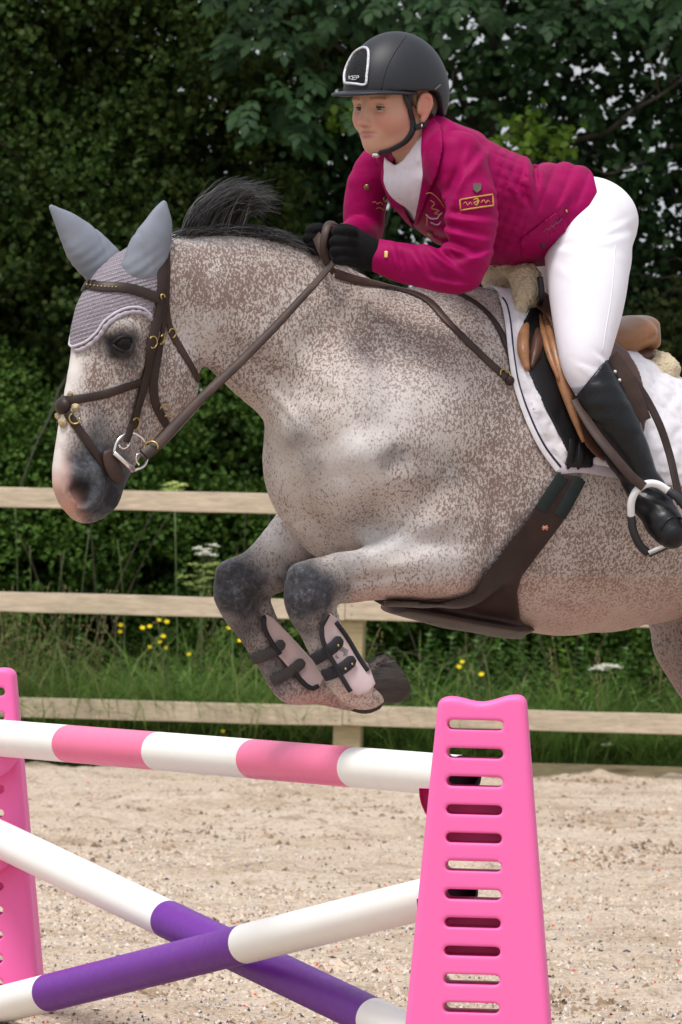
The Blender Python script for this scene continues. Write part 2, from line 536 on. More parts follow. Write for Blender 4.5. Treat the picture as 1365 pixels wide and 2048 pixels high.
def arena_litter():
    """shredded fibre, rubber and chippings lying in the sand"""
    b = NB('fibre_litter'); r = b.island()
    b.base(b.ramp(r, [(0, (0.12, 0.08, 0.065)), (0.16, (0.26, 0.20, 0.16)), (0.3, (0.62, 0.56, 0.5)), (0.52, (0.33, 0.3, 0.3)), (0.66, (0.30, 0.19, 0.10)), (0.8, (0.03, 0.035, 0.06)), (0.87, (0.50, 0.06, 0.035)),
                      (0.905, (0.10, 0.12, 0.22)), (0.93, (0.55, 0.40, 0.35)), (0.985, (0.05, 0.10, 0.06))], 'CONSTANT'))
    b.rough(0.8)
    n = 10000
    y = 1 / rng.uniform(1 / 37.5, 1 / 17.6, n); x = rng.uniform(-1, 1, n) * 0.0545 * y
    P = np.stack([x, y, x * 0], -1)
    z = 0.035 * (vnoise(P, 1.1, 1) - 0.5) + 0.03 * (vnoise(P, 4.5, 2) - 0.5) + 0.016 * (vnoise(P, 13, 3) - 0.5) + 0.010 * (vnoise(P, 30, 4) - 0.5)
    P[:, 2] = np.clip(z, -.03, .12) + 0.002
    L = rng.uniform(0.0025, 0.009, n) * np.where(rng.random(n) < 0.03, 2.0, 1); W = L * rng.uniform(0.25, 0.8, n); H = rng.uniform(0.002, 0.007, n)
    a = rng.uniform(0, 2 * math.pi, n)
    u = np.stack([np.cos(a), np.sin(a), rng.normal(0, .2, n)], -1); v = np.stack([-np.sin(a), np.cos(a), rng.normal(0, .2, n)], -1)
    up = np.array([0, 0, 1.])
    V = np.stack([P - u * L[:, None], P + v * W[:, None], P + u * L[:, None], P - v * W[:, None], P + up * H[:, None] * 1.4], 1).reshape(-1, 3)
    k = np.arange(n)[:, None] * 5
    F = np.vstack([k + np.array([0, 3, 4]), k + np.array([3, 2, 4]), k + np.array([2, 1, 4]), k + np.array([1, 0, 4])])
    tag(mobj('fibre_litter', V, F, b.m, smooth=False), 'coloured shreds of fibre and chippings scattered over the sand', 'litter', kind='stuff')
arena_litter()
def sand_clods():
    b = NB('sand_clod'); r = b.island()
    b.base(b.ramp(r, [(0, (0.52, 0.41, 0.32)), (.35, (0.60, 0.50, 0.40)), (.55, (0.38, 0.28, 0.20)), (.75, (0.62, 0.54, 0.47)), (.88, (0.20, 0.14, 0.10)), (1, (0.40, 0.34, 0.30))])); b.rough(.95); b.set(Specular_IOR_Level=.1)
    g = np.random.default_rng(17); n = 90000
    y = 1 / g.uniform(1 / 37.7, 1 / 17.4, n); x = g.uniform(-1, 1, n) * 0.056 * y; P = np.stack([x, y, x * 0], -1)
    dens = .5 * vnoise(P * [1, .5, 1], 1.3, 51) + .5 * vnoise(P * [1, .6, 1], 4, 52); k = g.random(n) < np.clip((dens - .22) * 1.9, .18, 1); P = P[k]; dens = dens[k]; n = len(P)
    z = 0.035 * (vnoise(P, 1.1, 1) - 0.5) + 0.03 * (vnoise(P, 4.5, 2) - 0.5) + 0.016 * (vnoise(P, 13, 3) - 0.5) + 0.010 * (vnoise(P, 30, 4) - 0.5)
    P[:, 2] = np.clip(z, -.03, .12) - .001
    S = (0.0025 + .010 * g.random(n) ** 2.6) * (.7 + 1.3 * np.clip(dens - .5, 0, .5) * 2)
    o = np.array([[1, 0, -.3], [.3, .95, -.3], [-.8, .6, -.3], [-.8, -.6, -.3], [.3, -.95, -.3], [.1, .1, .75], [-.25, -.2, .6]])
    V = P[:, None] + S[:, None, None] * (o[None] + g.normal(0, .22, (n, 7, 3)))
    F0 = np.array([[0, 1, 5], [1, 2, 5], [2, 3, 6], [3, 4, 6], [4, 0, 6], [2, 6, 5], [0, 5, 6]]); F = (np.arange(n)[:, None, None] * 7 + F0[None]).reshape(-1, 3)
    tag(mobj('sand_clods', V.reshape(-1, 3), F, b.m, smooth=False), 'loose crumbs and clods of sand lying over the arena', 'sand', kind='stuff')
sand_clods()
def damp_clods():
    b = NB('damp_clod'); r = b.island()
    b.base(b.ramp(r, [(0, (0.16, 0.11, 0.075)), (.5, (0.27, 0.19, 0.125)), (1, (0.38, 0.29, 0.21))])); b.rough(.95); b.set(Specular_IOR_Level=.1)
    g = np.random.default_rng(19); Ps = []
    for px, py, sx, sy, m in ((300, 1640, .30, .9, 420), (470, 1615, .34, .9, 420), (640, 1652, .22, .7, 380), (840, 1600, .30, .8, 200), (1290, 1552, .10, .35, 260), (1190, 1562, .16, .5, 260), (575, 1762, .09, .25, 160), (160, 1700, .2, .6, 160),
                              (1140, 2000, .10, .25, 160), (280, 1975, .08, .2, 90), (1210, 1720, .12, .35, 130), (1310, 1700, .1, .3, 90), (420, 1850, .1, .25, 60), (1220, 1640, .3, .8, 220)):
        d = CAMZ * FPX / (py - 1000 - (px - 682) * ROLL); c = at(px, py, d); Ps.append(c + g.normal(0, 1, (m, 3)) * [sx, sy, 0])
    P = np.vstack(Ps); n = len(P)
    z = 0.035 * (vnoise(P * [1, 1, 0], 1.1, 1) - 0.5) + 0.03 * (vnoise(P * [1, 1, 0], 4.5, 2) - 0.5) + 0.016 * (vnoise(P * [1, 1, 0], 13, 3) - 0.5)
    P[:, 2] = np.clip(z, -.03, .12) + .003; S = .004 + .015 * g.random(n) ** 2
    o = np.array([[1, 0, -.3], [.3, .95, -.3], [-.8, .6, -.3], [-.8, -.6, -.3], [.3, -.95, -.3], [.1, .1, .75], [-.25, -.2, .6]])
    V = P[:, None] + S[:, None, None] * (o[None] + g.normal(0, .22, (n, 7, 3)))
    F0 = np.array([[0, 1, 5], [1, 2, 5], [2, 3, 6], [3, 4, 6], [4, 0, 6], [2, 6, 5], [0, 5, 6]]); F = (np.arange(n)[:, None, None] * 7 + F0[None]).reshape(-1, 3)
    tag(mobj('damp_clods', V.reshape(-1, 3), F, b.m, smooth=False), 'darker damp clods of sand kicked up in scuffed patches', 'sand', kind='stuff')
damp_clods()

# ---- timber fence
def mat_wood(name, tint=(0.56, 0.46, 0.345), green=0.5):
    b = NB(name); v = b.coord((1, 1, 1))
    g = b.noise(b.coord((2.0, 18, 26)), 1.6, 5, 0.6, 1.2)
    c = b.ramp(g, [(0.25, tuple(x * 0.72 for x in tint)), (0.5, tint), (0.75, tuple(min(1, x * 1.22) for x in tint))])
    gr = b.noise(b.coord((1.2, 5, 7)), 1.5, 4, 0.7)
    c = b.mix(b.ramp(gr, [(0.5, 0), (0.75, green)]), c, (0.25, 0.25, 0.12))
    kn = b.voro(b.coord((1.1, 3.0, 6.5)), 1.15)
    c = b.mix(b.ramp(kn, [(0.04, 0.85), (0.12, 0)]), c, (0.14, 0.085, 0.045))
    fine = b.noise(b.coord((6, 90, 140)), 1.2, 3, 0.6)
    c = b.mix(b.ramp(fine, [(0.35, 0.35), (0.55, 0)]), c, tuple(x * 0.5 for x in tint))
    b.base(c); b.rough(0.85); b.bump(fine, 0.4, 0.002); b.bump(g, 0.3, 0.003)
    return b.m
M_wood = mat_wood('fence_timber'); M_post = mat_wood('post_timber', (0.42, 0.34, 0.20), 0.7)
M_board = mat_wood('edging_timber', (0.30, 0.25, 0.15), 0.8)
M_nail = simple('nail', (0.12, 0.09, 0.07), 0.6, metal=0.5)

FDIR = unit(np.array([1, -0.11, 0])); FN = np.array([FDIR[1], -FDIR[0], 0]) * 1.0   # FN points to the camera
if FN[1] > 0: FN = -FN
def fpt(px, py, off=0.0):
    """point on the fence's front plane seen at a photo pixel"""
    o = at(682.5, 1024, FD); c = np.array([0, 0, CAMZ]); r = at(px, py, 10.0) - c
    t = ((o - c) @ FN) / (r @ FN)
    return c + r * t + FN * off
def make_fence():
    base = fpt(692, 1540); base[2] = 0
    f = empty('post_and_rail_fence', base, 'pale timber post and rail fence of three boards behind the jump', 'fence')
    M = np.column_stack([FDIR, -FN, [0, 0, 1]])
    h = 0.104; L = 3.95
    for py in (1011, 1221, 1432):
        z = fpt(692, py)[2]
        for k, sg in enumerate((-1, 0, 1)):
            mb = MB(); c = base + FDIR * ((sg + 0.5) * L - 0.02) ; c = c + FN * 0.02
            c[2] = z + (0.004 if sg == 0 else 0)
            # board with slightly wavy, sawn edges
            n = 40; xs = np.linspace(-L / 2 + 0.002, L / 2 - 0.002, n); V = []
            for x in xs:
                q = c + FDIR * x; j = 0.0035 * (vnoise(np.array([q * 1.0]), 3, 5)[0] - .5) * 2; j2 = 0.003 * (vnoise(np.array([q * 1.0]), 4, 6)[0] - .5) * 2
                for (yy, zz) in ((0.019, -h / 2 + j2 + 0.003), (0.016, -h / 2 + j2), (-0.019, -h / 2 + j2), (-0.019, h / 2 + j), (0.016, h / 2 + j), (0.019, h / 2 + j - 0.003)):
                    V.append(q + FN * yy + np.array([0, 0, zz]))
            F = []
            for i in range(n - 1):
                for a in range(6):
                    b_ = (a + 1) % 6; F.append((i * 6 + a, i * 6 + b_, i * 6 + 6 + b_, i * 6 + 6 + a))
            F += [tuple(range(6))[::-1], tuple((n - 1) * 6 + a for a in range(6))]
            mb.add(V, F); r = mb.build('rail', M_wood, f, smooth=False)
            for ex in (-L / 2 + 0.035, L / 2 - 0.035, -0.03, 0.03):
                for dz in (-0.025, 0.022):
                    nb = MB(); nb.ball(c + FDIR * ex + FN * 0.0195 + np.array([0, 0, dz]), (0.004, 0.002, 0.004), seg=6, rings=4)
                    if sg < 1 or ex < 0: nb.build('nail', M_nail, r)
    for sx in (-4, -2, -1, 0, 1, 2, 4):
        mb = MB(); c = base + FDIR * (sx * L / 2) - FN * 0.0735; zt = fpt(692, 975)[2] + 0.05
        c[2] = zt / 2 - 0.15
        mb.box(c, (0.145, 0.145, zt + 0.3), M, 0.008)
        mb.build('post', M_post, f, smooth=False)
    return f
make_fence()
def make_edging():
    mb = MB(); M = np.column_stack([FDIR, -FN, [0, 0, 1]])
    for i in range(-4, 4):
        c = fpt(692, 1540) + FDIR * (1.86 + i * 3.72) + FN * 0.0; c[2] = 0.02
        c = c - FN * 0.19
        mb.box(c, (3.70, 0.032, 0.10), M, 0.003)
    tag(mb.build('edging_board', M_board, smooth=False), 'weathered greenish board along the far edge of the sand', 'edging board')
make_edging()

# ---- foliage
def mat_leaf(name, cols, rough=0.5, trans=0.25):
    b = NB(name); r = b.island()
    n = len(cols); c = b.ramp(r, [(i / (n - 1), cc) for i, cc in enumerate(cols)])
    big = b.noise(b.coord(), 1.6, 2); c = b.mix(b.ramp(big, [(0.35, 0.0), (0.65, 0.45)]), c, tuple(min(1, x * 1.7) for x in cols[len(cols) // 2]))
    b.base(c); b.rough(rough); b.set(Specular_IOR_Level=0.13)
    tr = b.N('ShaderNodeBsdfTranslucent'); b.L(c, tr.inputs[0])
    mx = b.N('ShaderNodeMixShader'); mx.inputs[0].default_value = trans
    b.L(b.p.outputs[0], mx.inputs[1]); b.L(tr.outputs[0], mx.inputs[2]); b.L(mx.outputs[0], b.out.inputs[0])
    return b.m
M_haw = mat_leaf('hawthorn_leaf', [(0.006, 0.017, 0.004), (0.013, 0.030, 0.005), (0.026, 0.050, 0.008), (0.04, 0.044, 0.010)], .6, .15)
M_haw2 = mat_leaf('olive_leaf', [(0.012, 0.020, 0.006), (0.026, 0.038, 0.010), (0.05, 0.058, 0.013)], .6, .15)
M_ash = mat_leaf('broad_leaf', [(0.008, 0.024, 0.008), (0.015, 0.038, 0.012), (0.027, 0.055, 0.016)], .55, .15)
M_dark = mat_leaf('shade_leaf', [(0.012, 0.022, 0.008), (0.022, 0.036, 0.010), (0.03, 0.042, 0.012)])
M_lime = mat_leaf('fresh_leaf', [(0.05, 0.11, 0.012), (0.08, 0.15, 0.016), (0.12, 0.18, 0.025)])
M_bramble = mat_leaf('bramble_leaf', [(0.014, 0.040, 0.006), (0.040, 0.088, 0.012), (0.085, 0.14, 0.024)], .55, .15)
M_grass = mat_leaf('grass_blade', [(0.045, 0.10, 0.018), (0.09, 0.18, 0.035), (0.14, 0.24, 0.055), (0.28, 0.28, 0.13)], .5, .35)
M_herb = mat_leaf('herb_leaf', [(0.06, 0.14, 0.04), (0.09, 0.19, 0.06), (0.13, 0.22, 0.07)])
M_bark = simple('bark', (0.045, 0.038, 0.028), 0.9, 0.4, 12, 0.8, 40, 0.02, stretch=(1, 1, 0.2))
M_twig = simple('twig', (0.07, 0.055, 0.035), 0.9, 0.3, 20, 0.3)
M_stalk = simple('green_stalk', (0.09, 0.12, 0.04), 0.6, 0.3, 20, 0.1)
M_stalk2 = simple('dry_stalk', (0.22, 0.19, 0.08), 0.7, 0.3, 20, 0.1)

PROF = {'long2': [(0, .02), (.2, .16), (.5, .30), (.78, .2), (1, 0)], 'haw': [(0, .05), (.3, .42), (.45, .30), (.65, .46), (.85, .2), (1, 0)], 'oval': [(0, .02), (.2, .28), (.5, .42), (.8, .26), (1, 0)],
        'long': [(0, .02), (.15, .13), (.45, .24), (.75, .17), (1, 0)], 'dia': [(0, .02), (.45, .45), (1, 0)], 'lobe': [(0, .05), (.12, .2), (.25, .5), (.38, .25), (.55, .42), (.68, .2), (.85, .22), (1, 0)]}
def leaf_mesh(P, T, N, L, prof='dia', fold=0.25, droop=0.15):
    """P base points, T directions, N face normals, L lengths -> V, F (quads)"""
    pr = PROF[prof]; n = len(P); m = len(pr)
    T = unit(T); B = unit(np.cross(T, N)); N = np.cross(B, T)
    V = np.zeros((n, m, 3, 3))
    for i, (t, wd) in enumerate(pr):
        c = P + T * (L * t)[:, None] - N * (L * droop * t * t)[:, None]
        V[:, i, 1] = c
        V[:, i, 0] = c - B * (L * wd)[:, None] + N * (L * wd * fold)[:, None]
        V[:, i, 2] = c + B * (L * wd)[:, None] + N * (L * wd * fold)[:, None]
    base = np.arange(n)[:, None] * (m * 3); F = []
    for i in range(m - 1):
        for j in (0, 1):
            F.append(base + np.array([i * 3 + j, i * 3 + j + 1, i * 3 + 3 + j + 1, i * 3 + 3 + j]))
    return V.reshape(-1, 3), np.vstack(F)
def scatter(n, box, keep, seed):
    g = np.random.default_rng(seed); out = []; tot = 0
    lo = np.array(box[0], float); hi = np.array(box[1], float)
    while tot < n:
        P = g.uniform(lo, hi, (n, 3)); k = keep(P); P = P[g.random(len(P)) < k]
        out.append(P); tot += len(P)
        if len(P) < n * 0.004: break
    return np.vstack(out)[:n]
def foliage(P, L, prof, seed, outward=(0, -0.5, 0.6), spread=0.8, fold=.25, droop=.15):
    g = np.random.default_rng(seed); n = len(P)
    N = unit(np.array(outward) + g.normal(0, spread, (n, 3)))
    T = unit(np.cross(N, g.normal(0, 1, (n, 3)))); T = unit(T + np.array([0, 0, -0.35]))
    return leaf_mesh(P, T, N, g.uniform(0.7, 1.25, n) * L, prof, fold, droop)
def sprays(P, L, prof, seed, k=7, sl=0.16, **kw):
    """short twigs carrying k leaves each"""
    g = np.random.default_rng(seed); n = len(P)
    D = unit(g.normal(0, 1, (n, 3)) + np.array([0, -0.9, 0.15]))
    Q = np.concatenate([P + D * (sl * i / k) + g.normal(0, 0.012, (n, 3)) for i in range(k)])
    return foliage(Q, L, prof, seed + 1, **kw)
def px2x(px, d=40.0): return (px - 682.5) / FPX * d
def py2z(py, d=40.0): return CAMZ + (1000 - py) / FPX * d
def clump(P, s, thr, soft=0.12, seed=0):
    v = 0.6 * vnoise(P, s, seed) + 0.4 * vnoise(P, s * 2.7, seed + 5)
    return np.clip((v - thr) / soft, 0, 1)
def wander(p0, p1, n, amp, r0, r1, g):
    t = np.linspace(0, 1, n)[:, None]; P = np.array(p0) * (1 - t) + np.array(p1) * t
    off = np.cumsum(g.normal(0, amp, (n, 3)), 0); off -= off[-1] * t * 0.6; off[0] = 0
    return P + off, np.linspace(r0, r1, n)
def tree(name, label, x, y, h, tr, mats, leafsets, limbs, seed, cat='tree', group=None, lean=0.0):
    g = np.random.default_rng(seed)
    o = empty(name, (x, y, 0), label, cat, group)
    tb = MB(); P, r = wander((x, y, -0.1), (x + lean, y, h), 14, 0.025, tr, tr * 0.45, g)
    tb.tube(P, r, 10)
    tb.build('trunk', M_bark, o)
    lb = MB()
    for (z0, x1, y1, z1, rr) in limbs:
        i = int(np.argmin(np.abs(P[:, 2] - z0))); Q, q = wander(P[i], (x1, y1, z1), 12, 0.03, rr, rr * 0.25, g)
        lb.tube(Q, q, 6)
        for _ in range(7):
            a = Q[g.integers(3, 11)]; e = a + g.normal(0, 0.45, 3); W, ww = wander(a, e, 7, 0.02, rr * 0.35, 0.003, g); lb.tube(W, ww, 5)
    if limbs: lb.build('branches', M_bark, o)
    Vs, Fs, n = [], [], 0
    for (V, F) in leafsets:
        Vs.append(V); Fs.append(F + n); n += len(V)
    mobj('crown', np.vstack(Vs), np.vstack(Fs), mats, o, smooth=False)
    return o

def build_hedge():
    # (1) dense old hawthorn on the left
    def k1(P):
        f = 39.5 + 0.5 * vnoise(P * [1, 0, 1], 1.3, 3) + 0.35 * vnoise(P * [1, 0, 1], 3.3, 4)
        e = np.clip((-0.25 + 0.5 * vnoise(P, 1.2, 8) - P[:, 0]) / 0.25, 0, 1)
        return (P[:, 1] > f) * clump(P, 2.6, 0.36, 0.12, 11) * e
    def k1b(P):
        e = np.clip((0.1 + 0.4 * vnoise(P, 1.2, 8) - P[:, 0]) / 0.3, 0, 1)
        return e * (0.15 + clump(P, 1.4, 0.33, 0.1, 12))
    S = [sprays(scatter(24000, ((-4.2, 39.5, 0.7), (0.3, 40.9, 5.4)), k1, 21), 0.036, 'haw', 31),
         foliage(scatter(30000, ((-4.4, 40.6, 0.5), (0.4, 42.0, 6.2)), k1b, 22), 0.085, 'dia', 32)]
    tree('hawthorn_tree', 'dense dark hawthorn filling the background left of the flying mane', -2.2, 40.9, 4.4, .11, M_haw, S,
         [(1.2, -3.4, 40.3, 3.6, .035), (1.5, -1.0, 40.4, 3.8, .035), (2.0, -2.6, 40.2, 4.8, .03), (1.0, -1.4, 40.1, 2.4, .025)], 1, group='trees of the hedgerow')
    # (2) tall broadleaf whose big leaflets hang in above the mane, trunk behind the helmet
    def hang(P):
        pxx = 682.5 + P[:, 0] / 39.4 * FPX; pyy = 1000 - (P[:, 2] - CAMZ) / 39.4 * FPX
        a = poly_sd(pxx, pyy, [(380, -200), (430, 40), (440, 110), (470, 170), (430, 215), (500, 250), (560, 310), (610, 300), (640, 215), (670, 240), (690, 120), (800, 60), (1100, 40), (1420, 60), (1420, -200)])
        return np.clip(-a / 20, 0, 1) * clump(P, 3.4, 0.42, 0.1, 14)
    def k2(P):
        f = 39.9 + 0.6 * vnoise(P * [1, 0, 1], 1.1, 17)
        e = np.clip((P[:, 0] + 0.75 - 0.5 * vnoise(P, 1.3, 18)) / 0.3, 0, 1) * np.clip((P[:, 2] - 2.35 + .5 * vnoise(P, 1.5, 28)) / 0.2, 0, 1)
        return (P[:, 1] > f) * np.clip(clump(P, 2.3, 0.40, 0.25, 15) + .12, 0, 1) * e
    Ph = scatter(330, ((-1.0, 39.0, 3.2), (2.2, 39.8, 4.7)), hang, 23)
    g = np.random.default_rng(5)
    # compound leaves: seven leaflets on a drooping stalk
    LP, LT, LN, LL = [], [], [], []
    for p in Ph:
        d = unit(np.array([g.normal(0, .7), -0.5, -0.55 + g.normal(0, .3)])); s = unit(np.cross(d, [0, -0.3, 1])); nn = np.cross(s, d)
        if nn[2] < 0: nn = -nn
        Ls = g.uniform(.065, .095)
        for i in range(3):
            for sg in (-1, 1):
                LP.append(p + d * (.06 + .055 * i)); LT.append(s * sg + d * 0.75); LN.append(nn + g.normal(0, .15, 3)); LL.append(Ls * (.8 + .15 * i))
        LP.append(p + d * .2); LT.append(d); LN.append(nn); LL.append(Ls * 1.25)
    S = [leaf_mesh(np.array(LP), np.array(LT), unit(np.array(LN)), np.array(LL), 'long2', .2, .2),
         sprays(scatter(7000, ((-1.0, 39.6, 2.0), (4.4, 41.2, 5.6)), k2, 24), 0.055, 'oval', 34, k=6, sl=.2),
         foliage(scatter(5200, ((-0.9, 41.2, 2.2), (4.4, 42.3, 6.0)), lambda P: np.clip(clump(P, 1.8, 0.42, .25, 16) + .15, 0, 1), 25), 0.11, 'oval', 35)]
    tree('broadleaf_tree', 'tall broadleaf tree with large drooping leaves and a trunk behind the riding helmet', px2x(985, 40.6), 40.7, 5.5, .085, M_ash, S,
         [(3.2, -0.4, 40.3, 4.1, .035), (3.3, 2.0, 40.2, 3.95, .022), (2.9, 1.9, 40.3, 3.45, .02), (3.4, 0.3, 40.6, 4.4, .03), (2.6, 0.35, 40.2, 3.3, .02), (3.9, 1.6, 40.4, 4.5, .03)], 2, group='trees of the hedgerow', lean=0.03)
    # (3) loose thorn on the right
    def k3(P):
        f = 39.6 + 0.7 * vnoise(P * [1, 0, 1], 1.2, 37)
        e = np.clip((P[:, 0] - 0.15 + 0.7 * vnoise(P, 1.2, 38)) / 0.3, 0, 1) * np.clip((2.95 - P[:, 2] - 0.7 * vnoise(P, 1.5, 39)) / 0.15, 0, 1)
        return (P[:, 1] > f) * clump(P, 2.4, 0.37, 0.1, 41) * e
    S = [sprays(scatter(12000, ((-0.6, 39.6, 0.6), (4.4, 41.0, 2.95)), k3, 26), 0.036, 'haw', 36),
         foliage(scatter(9000, ((-0.6, 40.9, 0.4), (4.4, 42.2, 2.9)), lambda P: clump(P, 1.6, 0.36 + 0.2 * np.clip(P[:, 2] - 1.9, 0, 1), .08, 42), 27), 0.10, 'dia', 37)]
    tree('thorn_tree', 'loose thorn tree with crossing twigs behind the saddle', 1.95, 40.8, 2.6, .06, M_haw2, S,
         [(1.2, 3.3, 40.0, 2.6, .025), (1.4, 1.0, 40.0, 2.5, .02), (1.6, 2.4, 39.8, 2.7, .02), (1.0, 1.5, 39.7, 2.1, .018), (1.8, 2.2, 39.7, 3.1, .016)], 3, group='trees of the hedgerow')
    # (4) fresh green shoots lit behind the jacket's shoulder
    def lime(P):
        pxx = 682.5 + P[:, 0] / 39.5 * FPX; pyy = 1000 - (P[:, 2] - CAMZ) / 39.5 * FPX
        a = poly_sd(pxx, pyy, [(960, 270), (1030, 225), (1125, 240), (1130, 290), (1060, 310), (975, 300)])
        b_ = poly_sd(pxx, pyy, [(640, 215), (720, 210), (715, 260), (650, 262)])
        return np.clip(-np.minimum(a, b_) / 10, 0, 1)
    Pl = scatter(150, ((-.3, 39.3, 3.2), (1.3, 39.6, 3.75)), lime, 29)
    V, F = sprays(Pl[:60], 0.05, 'oval', 39, k=5, sl=.16)
    o = empty('sapling', (1.05, 39.6, 0), 'slender sapling with fresh green shoots behind the jacket shoulder', 'sapling')
    tb = MB(); P, r = wander((1.05, 39.6, -.05), (1.0, 39.5, 3.5), 12, .02, .014, .004, g); tb.tube(P, r, 6)
    for _ in range(9):
        i = g.integers(8, 12); e = Pl[g.integers(0, len(Pl))]; W, ww = wander(P[i], e, 6, .01, .005, .002, g); tb.tube(W, ww, 5)
    tb.build('stem', M_twig, o); mobj('foliage', V, F, M_lime, o, smooth=False)
    # (5) brambles along the foot of the hedge
    for i, (x0, x1, sd_, lab) in enumerate(((-4.2, -1.35, 51, 'bramble thicket behind the fence below the horse head'), (-1.35, 0.35, 52, 'bramble thicket behind the fence around the folded forelegs'), (0.35, 4.2, 53, 'bramble thicket behind the fence under the horse belly'))):
        def kb(P, x0=x0, x1=x1):
            f = 39.25 + 0.5 * vnoise(P * [1, 0, 1], 1.7, 57); top = 1.55 + 0.7 * vnoise(P * [1, 1, 0], 1.6, 58)
            return (P[:, 1] > f) * (P[:, 2] < top) * clump(P, 3.0, 0.40, 0.1, 61)
        wdt = x1 - x0
        S = [sprays(scatter(int(6200 * wdt), ((x0, 39.2, 0.15), (x1, 40.3, 2.2)), kb, sd_), 0.030, 'lobe', sd_ + 9, k=7),
             foliage(scatter(int(2600 * wdt), ((x0, 40.0, 0.0), (x1, 41.0, 1.9)), lambda P: 0.3 + P[:, 0] * 0, sd_ + 3), 0.10, 'dia', sd_ + 13)]
        xm = (x0 + x1) / 2
        o = empty('bramble_bush', (xm, 39.8, 0), lab, 'bush', 'bramble thickets along the hedge foot')
        Vs, Fs, n = [], [], 0
        for V, F in S: Vs.append(V); Fs.append(F + n); n += len(V)
        mobj('foliage', np.vstack(Vs), np.vstack(Fs), M_bramble, o, smooth=False)
        cb = MB()
        for _ in range(int(16 * wdt)):
            a = np.array([g.uniform(x0, x1), g.uniform(39.1, 39.9), 0.0]); hh = g.uniform(.8, 1.7)
            t = np.linspace(0, 1, 9)[:, None]; dx = g.normal(0, .45)
            W = a + t * np.array([dx, -0.1, hh]) + np.array([0, 0, -0.5]) * (t ** 3) * abs(dx)
            cb.tube(W, np.linspace(.006, .002, 9), 5)
        cb.build('canes', M_twig, o)
    # far wood behind everything: dark mass, seen only through the gaps low down
    Pf = scatter(30000, ((-5.2, 42.6, 0.0), (5.2, 44.6, 4.9)), lambda P: clump(P, 0.9, 0.36 + 0.27 * np.clip((P[:, 2] - 1.9) / 0.7, 0, 1) * np.clip((P[:, 0] + 1.4) / 0.7, 0, 1), .08, 71), 72)
    V, F = foliage(Pf, 0.13, 'dia', 73)
    tag(mobj('far_thicket', V, F, M_dark, smooth=False), 'dark mass of thicket behind the hedgerow trees', 'thicket', kind='stuff')
build_hedge()

